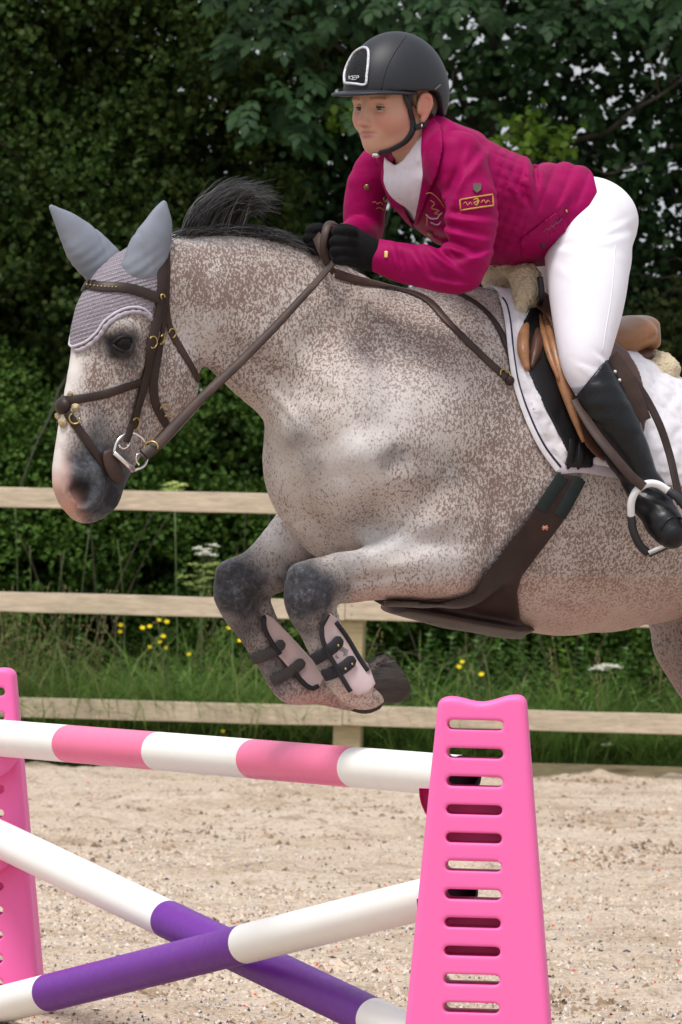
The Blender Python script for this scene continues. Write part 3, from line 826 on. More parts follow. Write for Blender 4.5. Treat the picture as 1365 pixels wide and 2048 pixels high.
# ---- verge: grass and flowers
def build_verge():
    g = np.random.default_rng(91)
    def blades(n, x0, x1, y0, y1, h0, h1, wdt, seed, lean=.35, tall=None):
        g = np.random.default_rng(seed)
        P = np.stack([g.uniform(x0, x1, n), g.uniform(y0, y1, n), np.zeros(n) - .03], -1)
        patch = vnoise(P, 1.4, 5) * 0.6 + 0.4 * vnoise(P, 4, 6)
        H = g.uniform(h0, h1, n) * (0.45 + 1.1 * patch)
        D = np.stack([g.normal(0, 1, n), g.normal(0, 1, n), np.zeros(n)], -1) * lean * H[:, None]
        S = unit(np.cross(D + [0, 0, 1e-3], [0, 0, 1.])) ; S = unit(S + g.normal(0, .5, (n, 3)) * [1, 1, 0])
        V = np.zeros((n, 5, 2, 3))
        for i, t in enumerate((0, .3, .6, .85, 1)):
            c = P + D * t * t + np.array([0, 0, 1]) * (H * (t - .28 * t ** 3 * min(1, lean * 2)))[:, None]
            w_ = wdt * (1 - t ** 1.5) * 0.5 + 0.0004
            V[:, i, 0] = c - S * w_; V[:, i, 1] = c + S * w_
        b_ = np.arange(n)[:, None] * 10
        F = np.vstack([b_ + np.array([2 * i, 2 * i + 1, 2 * i + 3, 2 * i + 2]) for i in range(4)])
        return V.reshape(-1, 3), F
    sets = [blades(46000, -3.2, 3.2, FD + .3, 39.3, .2, .6, .0085, 1, .75), blades(9000, -3.2, 3.2, FD + .22, 38.1, .08, .26, .008, 2, .7),
            blades(2600, -3.2, 3.2, 38.0, 39.3, .5, .95, .011, 3, .55)]
    Vs, Fs, n = [], [], 0
    for V, F in sets: Vs.append(V); Fs.append(F + n); n += len(V)
    tag(mobj('long_grass', np.vstack(Vs), np.vstack(Fs), M_grass, smooth=False), 'long green grass of the verge behind the fence', 'grass', kind='stuff')
    # dry seeding stalks on the left
    mb = MB()
    for k in range(70):
        x = px2x(g.uniform(-60, 190) if k < 45 else g.uniform(200, 1400), 38.6); y = g.uniform(38.2, 39.0); h = g.uniform(.5, .95)
        t = np.linspace(0, 1, 8)[:, None]; W = np.array([x, y, 0]) + t * np.array([g.normal(0, .08), 0, h]) + np.array([g.normal(0, .06), 0, 0]) * t ** 3
        mb.tube(W, np.linspace(.0028, .0012, 8), 5)
        for _ in range(16):
            tt = g.uniform(.55, 1); c = np.array([x, y, 0]) + (W[-1] - W[0]) * tt + g.normal(0, .014, 3); mb.ball(c, (.004, .004, .009), seg=5, rings=3)
    tag(mb.build('seeding_grass', M_stalk2), 'dry brown seeding grass stalks behind the fence', 'grass', kind='stuff')
    # buttercups
    M_pet = simple('yellow_petal', (0.92, 0.74, 0.015), 0.35, 0.1, bump=0)
    proto = []
    def buttercup(px, py, d, lab, first=None):
        top = at(px, py, d); base = np.array([top[0] + g.normal(0, .03), top[1] + .02, 0.0])
        o = empty('buttercup', base, lab, 'flower', 'buttercups in the verge')
        mb = MB(); t = np.linspace(0, 1, 6)[:, None]; mb.tube(base * (1 - t) + top * t + np.array([.02, 0, 0]) * np.sin(t * math.pi), .0016, 5); mb.build('stem', M_stalk, o)
        mb = MB(); r = g.uniform(.012, .0155)
        tl = g.uniform(-.3, .3)
        for k in range(5):
            a = k * 2 * math.pi / 5; nf = unit(np.array([tl, -.75, .65])); e1 = unit(np.cross(nf, [0, 0, 1.])); e2 = np.cross(e1, nf); dr = e1 * math.cos(a) + e2 * math.sin(a) + nf * .25
            V, F = leaf_mesh(np.array([top]), np.array([dr]), np.array([nf]), np.array([r * 1.15]), 'oval', .3, -.3)
            mb.add(V, F)
        mb.ball(top + [0, 0, .003], (.006, .006, .005), seg=8, rings=5)
        mb.build('petals', M_pet, o)
    for px, py, lab in ((242, 1252, 'buttercup, left one of the top two at the far left under the middle rail'), (241, 1265, 'buttercup close below the leftmost flower under the middle rail'),
                        (285, 1257, 'small yellow buttercup in line with the highest flowers, second stem from the left'), (300, 1254, 'tiny buttercup half open beside a larger one under the middle rail'),
                        (318, 1241, 'highest yellow buttercup just below the middle rail'), (334, 1245, 'buttercup just right of the highest flower below the middle rail'),
                        (327, 1274, 'larger buttercup, upper of a close trio in the middle of the group'), (321, 1285, 'buttercup tucked just below the upper one of the close trio'),
                        (331, 1297, 'faded buttercup lowest of the close trio'), (299, 1295, 'lone buttercup low in the grass left of the close trio'),
                        (379, 1310, 'bright buttercup to the right, nearest the far foreleg'), (458, 1257, 'buttercup seen just left of the far cannon boot'),
                        (481, 1282, 'buttercup beside the far cannon, right of the leftmost near the leg'), (446, 1464, 'buttercup low down above the pink and white top pole'),
                        (925, 1325, 'buttercup above the right jump wing, left of two'), (964, 1350, 'buttercup just above the right jump wing, right of two'), (918, 1335, 'small yellow buttercup lowest above the right jump wing')):
        buttercup(px, py, 37.98 + g.uniform(-.02, .02), lab)
    M_um = simple('white_umbel', (0.78, 0.78, 0.68), 0.7, 0.1, bump=0); M_umg = simple('green_umbel', (0.30, 0.38, 0.10), 0.7, 0.25, bump=0)
    def umbel(mb, sb, c, R, stem_from, n=9, br=.007):
        for k in range(n):
            a = k * 2.4; rr = R * math.sqrt((k + .5) / n); q = c + np.array([rr * math.cos(a), rr * math.sin(a), -rr * .25 + g.normal(0, .003)])
            for _ in range(6): mb.ball(q + g.normal(0, br * .8, 3) * [1, 1, .4], (br * .55, br * .55, br * .35), seg=5, rings=3)
            t = np.linspace(0, 1, 3)[:, None]; sb.tube((c - [0, 0, R * 1.1]) * (1 - t) + q * t, .0009, 4)
        t = np.linspace(0, 1, 5)[:, None]; sb.tube(stem_from * (1 - t) + (c - [0, 0, R * 1.1]) * t + np.array([0.02, 0, 0]) * np.sin(t * 3.1), .002, 5)
    def umbel_plant(name, lab, cat, heads, root, m, d, group=None):
        rp = at(root[0], root[1], d); rp[2] = 0; o = empty(name, rp, lab, cat, group)
        j = at(root[2], root[3], d); sb = MB(); t = np.linspace(0, 1, 6)[:, None]; sb.tube(rp * (1 - t) + j * t, .004, 6)
        for px, py, R in heads:
            hb = MB(); umbel(hb, sb, at(px, py, d), R / 381., j, n=10 if R > 8 else 6, br=.0085 if R > 8 else .006); hb.build('flower_head', m, o)
        sb.build('stem', M_stalk, o)
    umbel_plant('cow_parsley', 'white flowered umbellifer left of the far knee', 'wildflower', [(398, 1095, 9), (412, 1103, 10), (425, 1088, 8), (403, 1106, 10), (432, 1090, 7), (425, 1108, 9), (416, 1097, 8)], (400, 1500, 408, 1140), M_um, 38.7, 'tall umbellifers')
    umbel_plant('hogweed', 'yellow green umbellifer gone to seed under the white flowered one', 'wildflower', [(388, 1128, 9), (415, 1130, 10), (432, 1127, 9), (400, 1140, 8), (365, 1152, 9), (385, 1150, 8), (420, 1155, 9), (378, 1165, 12), (404, 1160, 12), (405, 1172, 9), (420, 1142, 9)], (402, 1510, 402, 1182), M_umg, 38.6, 'tall umbellifers')
    umbel_plant('hogweed', 'pale green umbellifer head showing over the top rail right of the muzzle', 'wildflower', [(334, 968, 8), (346, 964, 9), (352, 972, 10), (366, 968, 9), (342, 979, 9), (356, 978, 9), (330, 978, 7)], (360, 1500, 350, 1000), simple('lime_umbel', (0.50, 0.60, 0.18), .7, .15, bump=0), 38.7, 'tall umbellifers')
    umbel_plant('yarrow', 'flat white yarrow head between the belly and the right of the bottom rail', 'wildflower', [(1192, 1336, 10), (1203, 1332, 12), (1215, 1329, 13), (1228, 1331, 11), (1237, 1334, 8), (1208, 1337, 9)], (1215, 1520, 1214, 1350), M_um, 38.5)
    umbel_plant('yarrow', 'small pale flower head seen just under the bottom rail at the right', 'wildflower', [(1216, 1487, 9)], (1216, 1520, 1216, 1500), M_um, 38.1)
    # leafy herbs
    def herb(name, lab, px, ptop, d, nl, L, m, prof='oval', group=None, stemmat=M_stalk, seed=0, span=1.0):
        g = np.random.default_rng(seed); top = at(px, ptop, d); base = np.array([top[0], top[1], 0]); o = empty(name, base, lab, 'weed', group)
        t = np.linspace(0, 1, 8)[:, None]; W = base * (1 - t) + top * t + np.array([g.normal(0, .03), 0, 0]) * np.sin(t * 3.1)
        mb = MB(); mb.tube(W, np.linspace(.005, .002, 8), 6); mb.build('stem', stemmat, o)
        LP, LT, LN, LL = [], [], [], []
        for i in range(nl):
            s = 1 - span * (i / nl) ; p = base * (1 - s) + top * s; a = i * 2.4 + g.normal(0, .3)
            dr = np.array([math.cos(a), math.sin(a), .55 - .6 * (i / nl)]); LP.append(p); LT.append(dr); LN.append(np.array([-.4 * math.cos(a), -.4 * math.sin(a), 1])); LL.append(L * (.55 + .6 * min(1, i / nl * 2)) * g.uniform(.85, 1.15))
        V, F = leaf_mesh(np.array(LP), np.array(LT), unit(np.array(LN)), np.array(LL), prof, .25, .3)
        mobj('leaves', V, F, m, o, smooth=False)
    herb('dock_plant', 'yellow green leafy dock with a reddish stem right of the jump wing', 1130, 1285, 38.35, 13, .125, M_lime, seed=3, stemmat=M_stalk2)
    herb('dock_plant', 'low broad yellow green leaf clump touching the bottom rail right of the jump wing', 1172, 1405, 38.2, 5, .11, M_lime, seed=4)
    k = 0
    for px, pt, lab in ((860, 1262, 'nettle stem left of a group under the belly guard'), (905, 1268, 'nettle stem second from the left under the belly guard'), (955, 1275, 'nettle stem above the left corner of the jump wing'), (1000, 1290, 'tall nettle above the right corner of the jump wing'),
                        (1042, 1268, 'nettle below the rear edge of the belly guard'), (1075, 1300, 'nettle just right of the jump wing top'), (1165, 1290, 'nettle between the dock and the white yarrow'), (1255, 1290, 'nettle right of the yarrow beside the hind leg'), (1310, 1400, 'short nettle under the hind leg'),
                        (780, 1300, 'nettle right of the fence post behind the hoof'), (560, 1290, 'nettle between the two folded forelegs'), (820, 1330, 'short nettle right of the near hoof'), (160, 1270, 'nettle under the middle rail at the left'), (60, 1255, 'nettle above the left jump wing'), (350, 1330, 'nettle under the buttercup group')):
        herb('nettle', lab, px, pt, 38.7 + 0.3 * math.sin(k * 2.1), 26, .085, M_herb, 'lobe', 'nettles in the verge', seed=60 + k); k += 1
    for px, pt, j in ((30, 1010, 0), (60, 1090, 1), (235, 1080, 2), (180, 1060, 3), (130, 1100, 4)):
        herb('willowherb', ['thin willowherb stalk at the left edge below the top rail', 'bent willowherb stalk left of the muzzle', 'tall willowherb stalk right of the muzzle below the top rail', 'willowherb stalk directly below the muzzle', 'short willowherb stalk left of the one below the muzzle'][j], px, pt, 38.9, 26, .05, M_bramble, 'long', 'willowherb stalks', seed=80 + j, stemmat=M_stalk)
build_verge()

# ================================================================== THE JUMP
def mat_plastic(name, c, rough=0.38, dirt=0.3, streak=(1, 1, 1)):
    b = NB(name); v = b.coord(streak)
    n = b.noise(v, 5, 5, 0.7); sc = b.noise(v, 38, 5, 0.75, 0.6)
    cc = b.mix(b.ramp(n, [(0.45, 0), (0.8, dirt)]), c, tuple(x * 0.80 + 0.02 for x in c))
    cc = b.mix(b.ramp(sc, [(0.62, 0), (0.72, dirt)]), cc, tuple(min(1, x * 0.75 + 0.1) for x in c))
    b.set(Specular_IOR_Level=.3); b.base(cc); b.rough(b.ramp(sc, [(0.3, rough), (0.7, rough + .2)])); b.bump(b.noise(v, 220, 3), 0.12, 0.001)
    return b.m
M_pink = mat_plastic('pink_plastic', (0.86, 0.145, 0.42), 0.42, 0.12)
M_pinkp = mat_plastic('pink_pole_paint', (0.82, 0.17, 0.33), 0.3, 0.2)
M_white = mat_plastic('white_pole_paint', (0.85, 0.84, 0.81), 0.34, 0.3)
M_purple = mat_plastic('purple_pole_paint', (0.145, 0.022, 0.29), 0.34, 0.3)
M_blackp = simple('black_tube_plug', (0.01, 0.006, 0.012), 0.6, bump=0)
RS = at(966, 1392, 16.9); LS = at(-44, 1332, 19.65)
UX = unit(np.array([LS[0] - RS[0], LS[1] - RS[1], 0]))     # along the poles, away from the camera to the left
UF = np.array([-UX[1], UX[0], 0]);  UF = UF if UF[0] > 0 else -UF   # across the jump, to the right

def wing(name, label, c, flip, cupx):
    """moulded jump block: a tapering hollow shell with a row of slots and cups on the inner face"""
    top_z = c[2]; c = np.array([c[0], c[1], 0.0])
    o = empty(name, c, label, 'jump wing', 'pink jump wings')
    H = top_z; n = 60
    hw = lambda z: 0.103 + (H - z) * 0.107       # half-width
    th = lambda z: 0.045 + (H - z) * 0.045       # half-depth
    slot_z = [H - 0.067 - 0.0655 * i for i in range(14)]
    sw = 0.0655; sh = 0.0115
    yw = R_(4); WX = np.array([math.cos(yw), -math.sin(yw), 0]); out = np.array([-math.sin(yw), -math.cos(yw), 0])
    if flip: out = -out                          # the face turned away from the poles
    # front and back faces as slotted sheets built with a grid that follows the slot outlines
    h = 0.004
    X = np.arange(-0.26, 0.26 + h, h); Z = np.arange(-0.01, H + 0.03, h); Y = np.arange(-0.12, 0.12 + h, h)
    f = Field((-0.26, -0.12, -0.02), (0.26, 0.12, H + 0.03), h)
    gx, gy, gz = f.grid()
    topz = H - 0.006 - 0.007 * np.cos(gx / 0.075 * math.pi) + 0.0045 * np.sign(gx) * np.clip(np.abs(gx) / .09, 0, 1) * (1 if not flip else -1)
    gx = gx - (H - gz) * (.012 if not flip else .022); dx = np.abs(gx) - (0.1015 + (H - gz) * 0.087); dy = np.abs(gy) - (0.045 + (H - gz) * 0.05)
    rr = 0.016
    qx, qy, qz = dx + rr, dy + rr, gz - topz + rr
    d = np.sqrt(np.maximum(qx, 0) ** 2 + np.maximum(qy, 0) ** 2 + np.maximum(qz, 0) ** 2) + np.minimum(np.maximum(np.maximum(qx, qy), qz), 0) - rr
    shell = np.maximum(d, -(d + 0.009))
    # slots through both faces
    tun = np.full(d.shape, 1.0)
    for i_, z in enumerate(slot_z):
        sx = np.maximum(np.abs(gx - (-0.014 if not flip else .014)) - (sw - sh), 0); s = np.sqrt(sx ** 2 + (gz - z) ** 2) - sh
        shell = np.maximum(shell, -(s - 0) + 0 * gy); tun = np.minimum(tun, np.maximum(np.abs(s + .0 * gy - .003) - .003, d + .002))
        if i_ in (3, 4, 7, 8): tun = np.minimum(tun, np.maximum(np.maximum(s, d + .002), np.abs(gy - (-.03 if not flip else -.03)) - .005))     # blind where the cups are moulded
    shell = np.minimum(shell, tun)
    shell = np.maximum(shell, -gz)
    f.f = shell.astype(np.float32)
    V, Q = f.mesh(); V = relax(V, Q, 2, .4)
    W = V[:, :1] * WX + V[:, 1:2] * out + np.array([0, 0, 1]) * V[:, 2:3] + c
    mobj('shell', W, Q[:, ::-1] if np.dot(np.cross(WX, out), [0, 0, 1]) < 0 else Q, M_pink, o)
    # moulded cups on the pole side
    for zc in (0.70, 0.44):
        cb = MB(); inn = -out; y0 = 0.045 + (H - zc) * 0.05
        nseg = 18; rings = []
        for j, (rad, dep) in enumerate(((0.105, -0.004), (0.105, 0.05), (0.097, 0.056), (0.066, 0.056), (0.060, 0.05), (0.060, 0.0))):
            for i in range(nseg + 1):
                a = math.pi + math.pi * i / nseg
                rings.append(c + WX * (cupx + rad * math.cos(a)) + inn * (y0 + dep) + np.array([0, 0, zc + 0.05 + rad * math.sin(a) * 1.05]))
        F = []
        for j in range(5):
            for i in range(nseg):
                a = j * (nseg + 1) + i; F.append((a, a + 1, a + nseg + 2, a + nseg + 1))
        for e in (0, nseg): F.append(tuple(j * (nseg + 1) + e for j in range(6)))
        cb.add(rings, F); cb.build('pole_cup', M_pink, o)
    fb = MB(); Mx = np.column_stack([WX, out, [0, 0, 1]])
    for sy in (-1, 1): fb.box(c + WX * (sy * 0.14) + np.array([0, 0, 0.018]), (0.10, 0.40, 0.036), Mx, 0.008)
    fb.build('foot', M_pink, o, smooth=False)
    return o
wing('jump_wing', 'pink plastic jump wing standing nearest, fully in view at the right', RS, False, -.042)
wing('jump_wing', 'pink plastic jump wing standing farther off, cut by the left edge of the photo', LS, True, .03)

def plane_pt(px, py, n, p0):
    c = np.array([0, 0, CAMZ]); r = at(px, py, 10.0) - c
    return c + r * (((p0 - c) @ n) / (r @ n))
def pole(label, a, b, bands, rad, off, off2=None):
    """a, b photo pixels on the pole's axis; bands: photo-x of colour changes along it, right to left"""
    n = UF; p0 = np.array([RS[0], RS[1], 0]) + UF * off
    A = plane_pt(*a, n, p0); B = plane_pt(*b, n, p0 + UF * ((off2 if off2 is not None else off) - off)); D = unit(B - A)
    o = None; Lmax = 3.25 if True else 0
    def tpar(px):
        lo_, hi_ = -1.0, 6.0
        for _ in range(50):
            m = (lo_ + hi_) / 2; u = proj(A + D * m)[0][0]
            if u > px: lo_ = m
            else: hi_ = m
        return (lo_ + hi_) / 2
    o = empty('jump_pole', A + D * 1.6, label, 'jump pole', 'striped jump poles')
    ts = [tpar(p) if not isinstance(p, str) else float(p) for p, _ in bands] + [None]
    # the poles end just short of the wing's inner face
    tw = (0.115 - float((A - np.array([RS[0], RS[1], 0])) @ UX)) / float(D @ UX); ts[0] = max(ts[0], tw)
    ts[-1] = ts[0] + 3.02
    seg = 40; up = np.array([0, 0, 1.]); N = unit(np.cross(D, up)); Bv = np.cross(D, N)
    ang = np.arange(seg) * 2 * math.pi / seg; ring = np.cos(ang)[:, None] * N + np.sin(ang)[:, None] * Bv
    for i in range(len(bands)):
        t0, t1 = ts[i], ts[i + 1]
        if t1 <= t0: continue
        V = []; m = max(2, int((t1 - t0) / .05)); tt = np.linspace(t0, t1, m)
        for t in tt: V.append(A + D * t + ring * rad)
        F = [(k * seg + j, k * seg + (j + 1) % seg, (k + 1) * seg + (j + 1) % seg, (k + 1) * seg + j) for k in range(m - 1) for j in range(seg)]
        # a thin lip where the coloured sleeve ends
        mobj('band', np.vstack(V), F, bands[i][1], o)
    for t, s in ((ts[0], -1), (ts[-1], 1)):
        V = np.vstack([A + D * t + ring * rad, A + D * t + ring * (rad - .006), A + D * (t - s * .03) + ring * (rad - .007), [A + D * (t - s * .03)]])
        F = [(r * seg + j, r * seg + (j + 1) % seg, (r + 1) * seg + (j + 1) % seg, (r + 1) * seg + j) for r in range(2) for j in range(seg)] + [(2 * seg + j, 2 * seg + (j + 1) % seg, 3 * seg) for j in range(seg)]
        mobj('end_plug', V, F, M_blackp, o, smooth=False)
    return o
pole('top jump pole lying level, striped pink and white', (860, 1547), (0, 1476), [(975, M_white), (711, M_pinkp), (508, M_white), (318, M_pinkp), (138, M_white), (-34, M_pinkp)], .0495, 0.01)
pole('nearer crossed pole rising to the right wing, purple between its white ends', (842, 1800), (0, 2010), [(968, M_white), (492, M_purple), (98, M_white)], .0495, 0.0, -0.12)
pole('farther crossed pole sloping down to the right, white above and purple in the middle', (757, 2040), (0, 1678), [(900, M_white), (748, M_purple), (336, M_white)], .0495, 0.09, 0.02)
# ================================================================== THE HORSE
TH = R_(24)
HD = np.array([-math.cos(TH), -math.sin(TH), 0]); HN = np.array([-math.sin(TH), math.cos(TH), 0])
HP0 = at(900, 900, 17.75); PXM = FPX / 17.75
TH2 = R_(35); HHD = np.array([-math.cos(TH2), -math.sin(TH2), 0]); HHN = np.array([-math.sin(TH2), math.cos(TH2), 0])
def hs(px, py, s=0.0): return plane_pt(px, py, HN, HP0 + HN * s)
HEAD0 = hs(310, 560)
def hh(px, py, s=0.0): return plane_pt(px, py, HHN, HEAD0 + HHN * s)
def st(f, rows, n, **kw):
    """rows of (photo x, photo y, sideways offset m, radius px, width factor)"""
    fn = hs if n is HN else hh
    return ([fn(r[0], r[1], r[2]) for r in rows], [r[3] / PXM for r in rows], [r[4] for r in rows])
def hchain(f, rows, n=None, **kw):
    n = HN if n is None else n
    P, r, k = st(f, rows, n); f.chain(P, r, k, n=n, **kw)
HF = Field((-0.80, 17.0, -0.03), (1.72, 18.48, 2.20), 0.006)
def build_horse_field(F):
    # trunk
    hchain(F, [(1690, 1010, 0, 120, .9), (1600, 985, 0, 165, 1.05), (1480, 985, 0, 190, 1.1), (1365, 1030, 0, 200, 1.02), (1200, 990, 0, 278, .86), (1060, 955, 0, 312, .76), (950, 905, 0, 300, .72), (850, 850, 0, 255, .74), (790, 860, 0, 222, .84)], sub=2, blend=.02)
    # neck
    hchain(F, [(355, 560, 0, 88, .62), (402, 585, 0, 116, .52), (487, 610, 0, 143, .46), (570, 655, 0, 168, .48), (652, 712, 0, 180, .60), (755, 800, 0, 210, .76)], sub=3, blend=.05)
    # chest front and breast muscles
    hchain(F, [(700, 850, -.10, 145, .9), (722, 930, -.12, 125, .85), (745, 1010, -.12, 92, .8)], sub=2, blend=.07)
    hchain(F, [(625, 845, .05, 80, .9), (602, 915, .055, 76, .95), (622, 985, .05, 78, .9), (652, 1040, .03, 66, .9)], sub=3, blend=.05)
    hchain(F, [(650, 950, 0, 100, .8), (700, 1050, 0, 80, .8), (790, 1110, 0, 90, .9), (900, 1130, 0, 105, 1)], sub=2, blend=.06)
    # wither
    hchain(F, [(860, 680, 0, 92, .45), (950, 672, 0, 92, .4), (1040, 700, 0, 90, .5)], sub=2, blend=.08)
    # near shoulder blade, point of shoulder, upper arm
    hchain(F, [(905, 700, -.10, 70, .6), (860, 830, -.185, 88, .6), (800, 930, -.215, 82, .7)], sub=3, blend=.08)
    hchain(F, [(800, 945, -.20, 82, .75), (855, 1035, -.20, 100, .75), (905, 1105, -.185, 88, .75)], sub=3, blend=.035)
    hchain(F, [(990, 960, -.19, 70, .6), (960, 1060, -.20, 88, .6), (920, 1120, -.19, 74, .7)], sub=3, blend=.05)
    # far shoulder
    hchain(F, [(840, 700, .10, 70, .6), (760, 850, .18, 90, .6), (680, 950, .21, 82, .7), (690, 1050, .20, 80, .7)], sub=3, blend=.05)
    # near foreleg
    hchain(F, [(895, 1110, -.205, 86, .8), (830, 1116, -.21, 78, .8), (760, 1132, -.20, 63, .8), (700, 1150, -.185, 50, .82)], sub=3, blend=.016)
    hchain(F, [(840, 1165, -.17, 36, .9), (760, 1165, -.175, 30, .9), (690, 1172, -.175, 24, .9)], sub=2, blend=.03)
    hchain(F, [(700, 1150, -.18, 48, .82), (655, 1160, -.18, 47, .85), (622, 1172, -.18, 50, .85), (611, 1198, -.18, 43, .85), (614, 1226, -.18, 36, .85), (628, 1256, -.18, 31, .8), (652, 1305, -.18, 31, .75), (682, 1352, -.18, 32, .8), (714, 1380, -.18, 36, .9), (738, 1384, -.18, 34, .9), (755, 1372, -.18, 31, .9)], sub=3, blend=.02)
    hchain(F, [(652, 1215, -.18, 20, .8), (676, 1268, -.18, 15, .8), (706, 1320, -.18, 15, .8), (735, 1352, -.18, 22, .9)], sub=3, blend=.02)     # flexor tendons
    F.ell(hs(603, 1148, -.18), np.array([.034, .042, .026]), blend=.012); F.ell(hs(594, 1196, -.18), np.array([.026, .04, .026]), blend=.010); F.ell(hs(664, 1186, -.185), np.array([.018, .018, .026]), blend=.014)
    F.ell(hs(636, 1200, -.20), np.array([.03, .03, .04]), blend=.02)
    # far foreleg
    hchain(F, [(660, 1040, .16, 96, .8), (600, 1090, .165, 76, .8), (545, 1130, .17, 58, .8), (510, 1150, .17, 50, .82), (480, 1168, .17, 52, .85), (474, 1195, .17, 44, .85), (484, 1228, .17, 36, .85), (506, 1268, .17, 28, .8), (540, 1325, .17, 26, .75), (566, 1362, .17, 30, .85), (588, 1378, .17, 32, .9), (630, 1378, .17, 30, .85), (672, 1388, .17, 28, .85), (700, 1392, .17, 30, .9)], sub=3, blend=.02)
    hchain(F, [(522, 1205, .17, 20, .8), (552, 1262, .17, 15, .8), (590, 1318, .17, 15, .8), (625, 1350, .17, 20, .9)], sub=3, blend=.02)
    F.ell(hs(460, 1142, .17), np.array([.034, .042, .026]), blend=.012); F.ell(hs(452, 1194, .17), np.array([.026, .04, .026]), blend=.010)
    # hindquarters and hind legs (the photo shows only the front edge of the far thigh)
    for s, dx in ((-.17, 0), (.17, -75)):
        hchain(F, [(1590 + dx, 1010, s * .8, 150, .7), (1545 + dx, 1130, s, 140, .7), (1500 + dx, 1240, s, 108, .7)], sub=2, blend=.06)
        hchain(F, [(1500 + dx, 1240, s, 104, .7), (1540 + dx, 1370, s, 76, .75), (1600 + dx, 1480, s, 54, .75), (1660 + dx, 1570, s, 46, .7), (1668 + dx, 1650, s, 32, .8), (1665 + dx, 1760, s, 28, .8), (1670 + dx, 1870, s, 30, .85), (1672 + dx, 1910, s, 34, .95), (1645 + dx, 1975, s, 28, 1), (1630 + dx, 2010, s, 32, 1)], sub=3, blend=.04)
        hchain(F, [(1640 + dx, 1450, s, 22, .6), (1690 + dx, 1545, s, 24, .7), (1694 + dx, 1650, s, 16, .8)], sub=2, blend=.03)
    hchain(F, [(1345, 1190, .17, 50, .7), (1385, 1280, .17, 86, .7), (1450, 1400, .17, 70, .75)], sub=2, blend=.05)
    # ---------------- head
    hchain(F, [(330, 555, 0, 78, .75), (275, 590, 0, 88, .72), (243, 650, 0, 98, .70), (222, 735, 0, 90, .62), (196, 825, 0, 80, .56), (178, 900, 0, 74, .56), (166, 960, 0, 66, .64), (172, 996, 0, 50, .7)], HHN, sub=3, blend=.03)
    hchain(F, [(330, 690, 0, 72, .62), (322, 750, 0, 82, .58), (290, 830, 0, 48, .62), (252, 900, 0, 34, .7), (226, 960, 0, 28, .8), (216, 996, 0, 25, .85), (200, 1010, 0, 20, .9)], HHN, sub=3, blend=.03)
    for s in (-1, 1):
        hchain(F, [(338, 748, s * .034, 66, .35), (352, 780, s * .030, 50, .35)], HHN, sub=1, blend=.02)            # jowl
        hchain(F, [(305, 665, s * .072, 15, .8), (285, 715, s * .074, 14, .7), (245, 770, s * .062, 11, .6), (215, 810, s * .05, 8, .6)], HHN, sub=3, blend=.02)     # facial crest
        hchain(F, [(232, 662, s * .073, 20, .9), (255, 660, s * .078, 20, .9), (275, 675, s * .076, 17, .9)], HHN, sub=2, blend=.02)   # brow
        F.ell(hh(246, 695, s * .078), (.030, .030, .026), blend=.012)
        hchain(F, [(148, 955, s * .040, 21, .8), (148, 990, s * .044, 21, .9), (172, 1010, s * .044, 19, .9), (194, 980, s * .046, 18, .8), (186, 945, s * .044, 16, .8)], HHN, sub=3, blend=.015)   # nostril rim
        hchain(F, [(161, 960, s * .072, 12, .9), (160, 980, s * .068, 17, 1.2), (168, 1002, s * .064, 14, 1.2)], HHN, sub=2, blend=.006, op='sub')
        F.ell(hh(246, 690, s * .104), (.022, .018, .017), blend=.006, op='sub')
        hchain(F, [(232, 968, s * .05, 3.5, 1), (214, 1000, s * .05, 3.5, 1), (190, 1024, s * .04, 3.5, 1), (172, 1034, s * .02, 3.5, 1)], HHN, sub=2, blend=.008, op='sub')
        hchain(F, [(285, 840, s * .052, 7, 1), (262, 880, s * .052, 6, 1), (235, 925, s * .05, 5, 1)], HHN, sub=2, blend=.02, op='sub')
        # ears
        e = EARS[0 if s > 0 else 1]
        F.chain([hh(*p[:3]) for p in e], [max(p[3] * .66, 3) / PXM for p in e[:3]] + [.003], .5, n=HHN, sub=3, blend=.015)
EARS = [[(205, 530, .045, 42), (172, 495, .055, 40), (140, 455, .06, 24), (103, 414, .065, 5)],
        [(285, 540, -.045, 42), (298, 500, -.05, 40), (316, 455, -.055, 27), (328, 408, -.06, 5)]]
build_horse_field(HF)
def surf_d(px, py):
    D = np.linspace(17.05, 18.3, 420); P = np.array([at(px, py, d) for d in D]); v = HF.val(P); i = np.argmax(v < 0)
    return P[i] if v[i] < 0 else None
def groove(pts, r, out, blend=.05, op='sub', sub_=3):
    W = catmull(np.array([(p[0], p[1]) for p in pts], float), sub_); P = []
    for x, y in W:
        p = surf_d(x, y)
        if p is not None: P.append(p + HF.grad(p[None])[0] * (out if op == 'sub' else -out))
    n_ = len(P); rr = np.interp(np.linspace(0, 1, n_), [0, .25, .75, 1], [r * .4, r, r, r * .4])
    HF.chain(np.array(P), rr, sub=1, blend=blend, op=op)
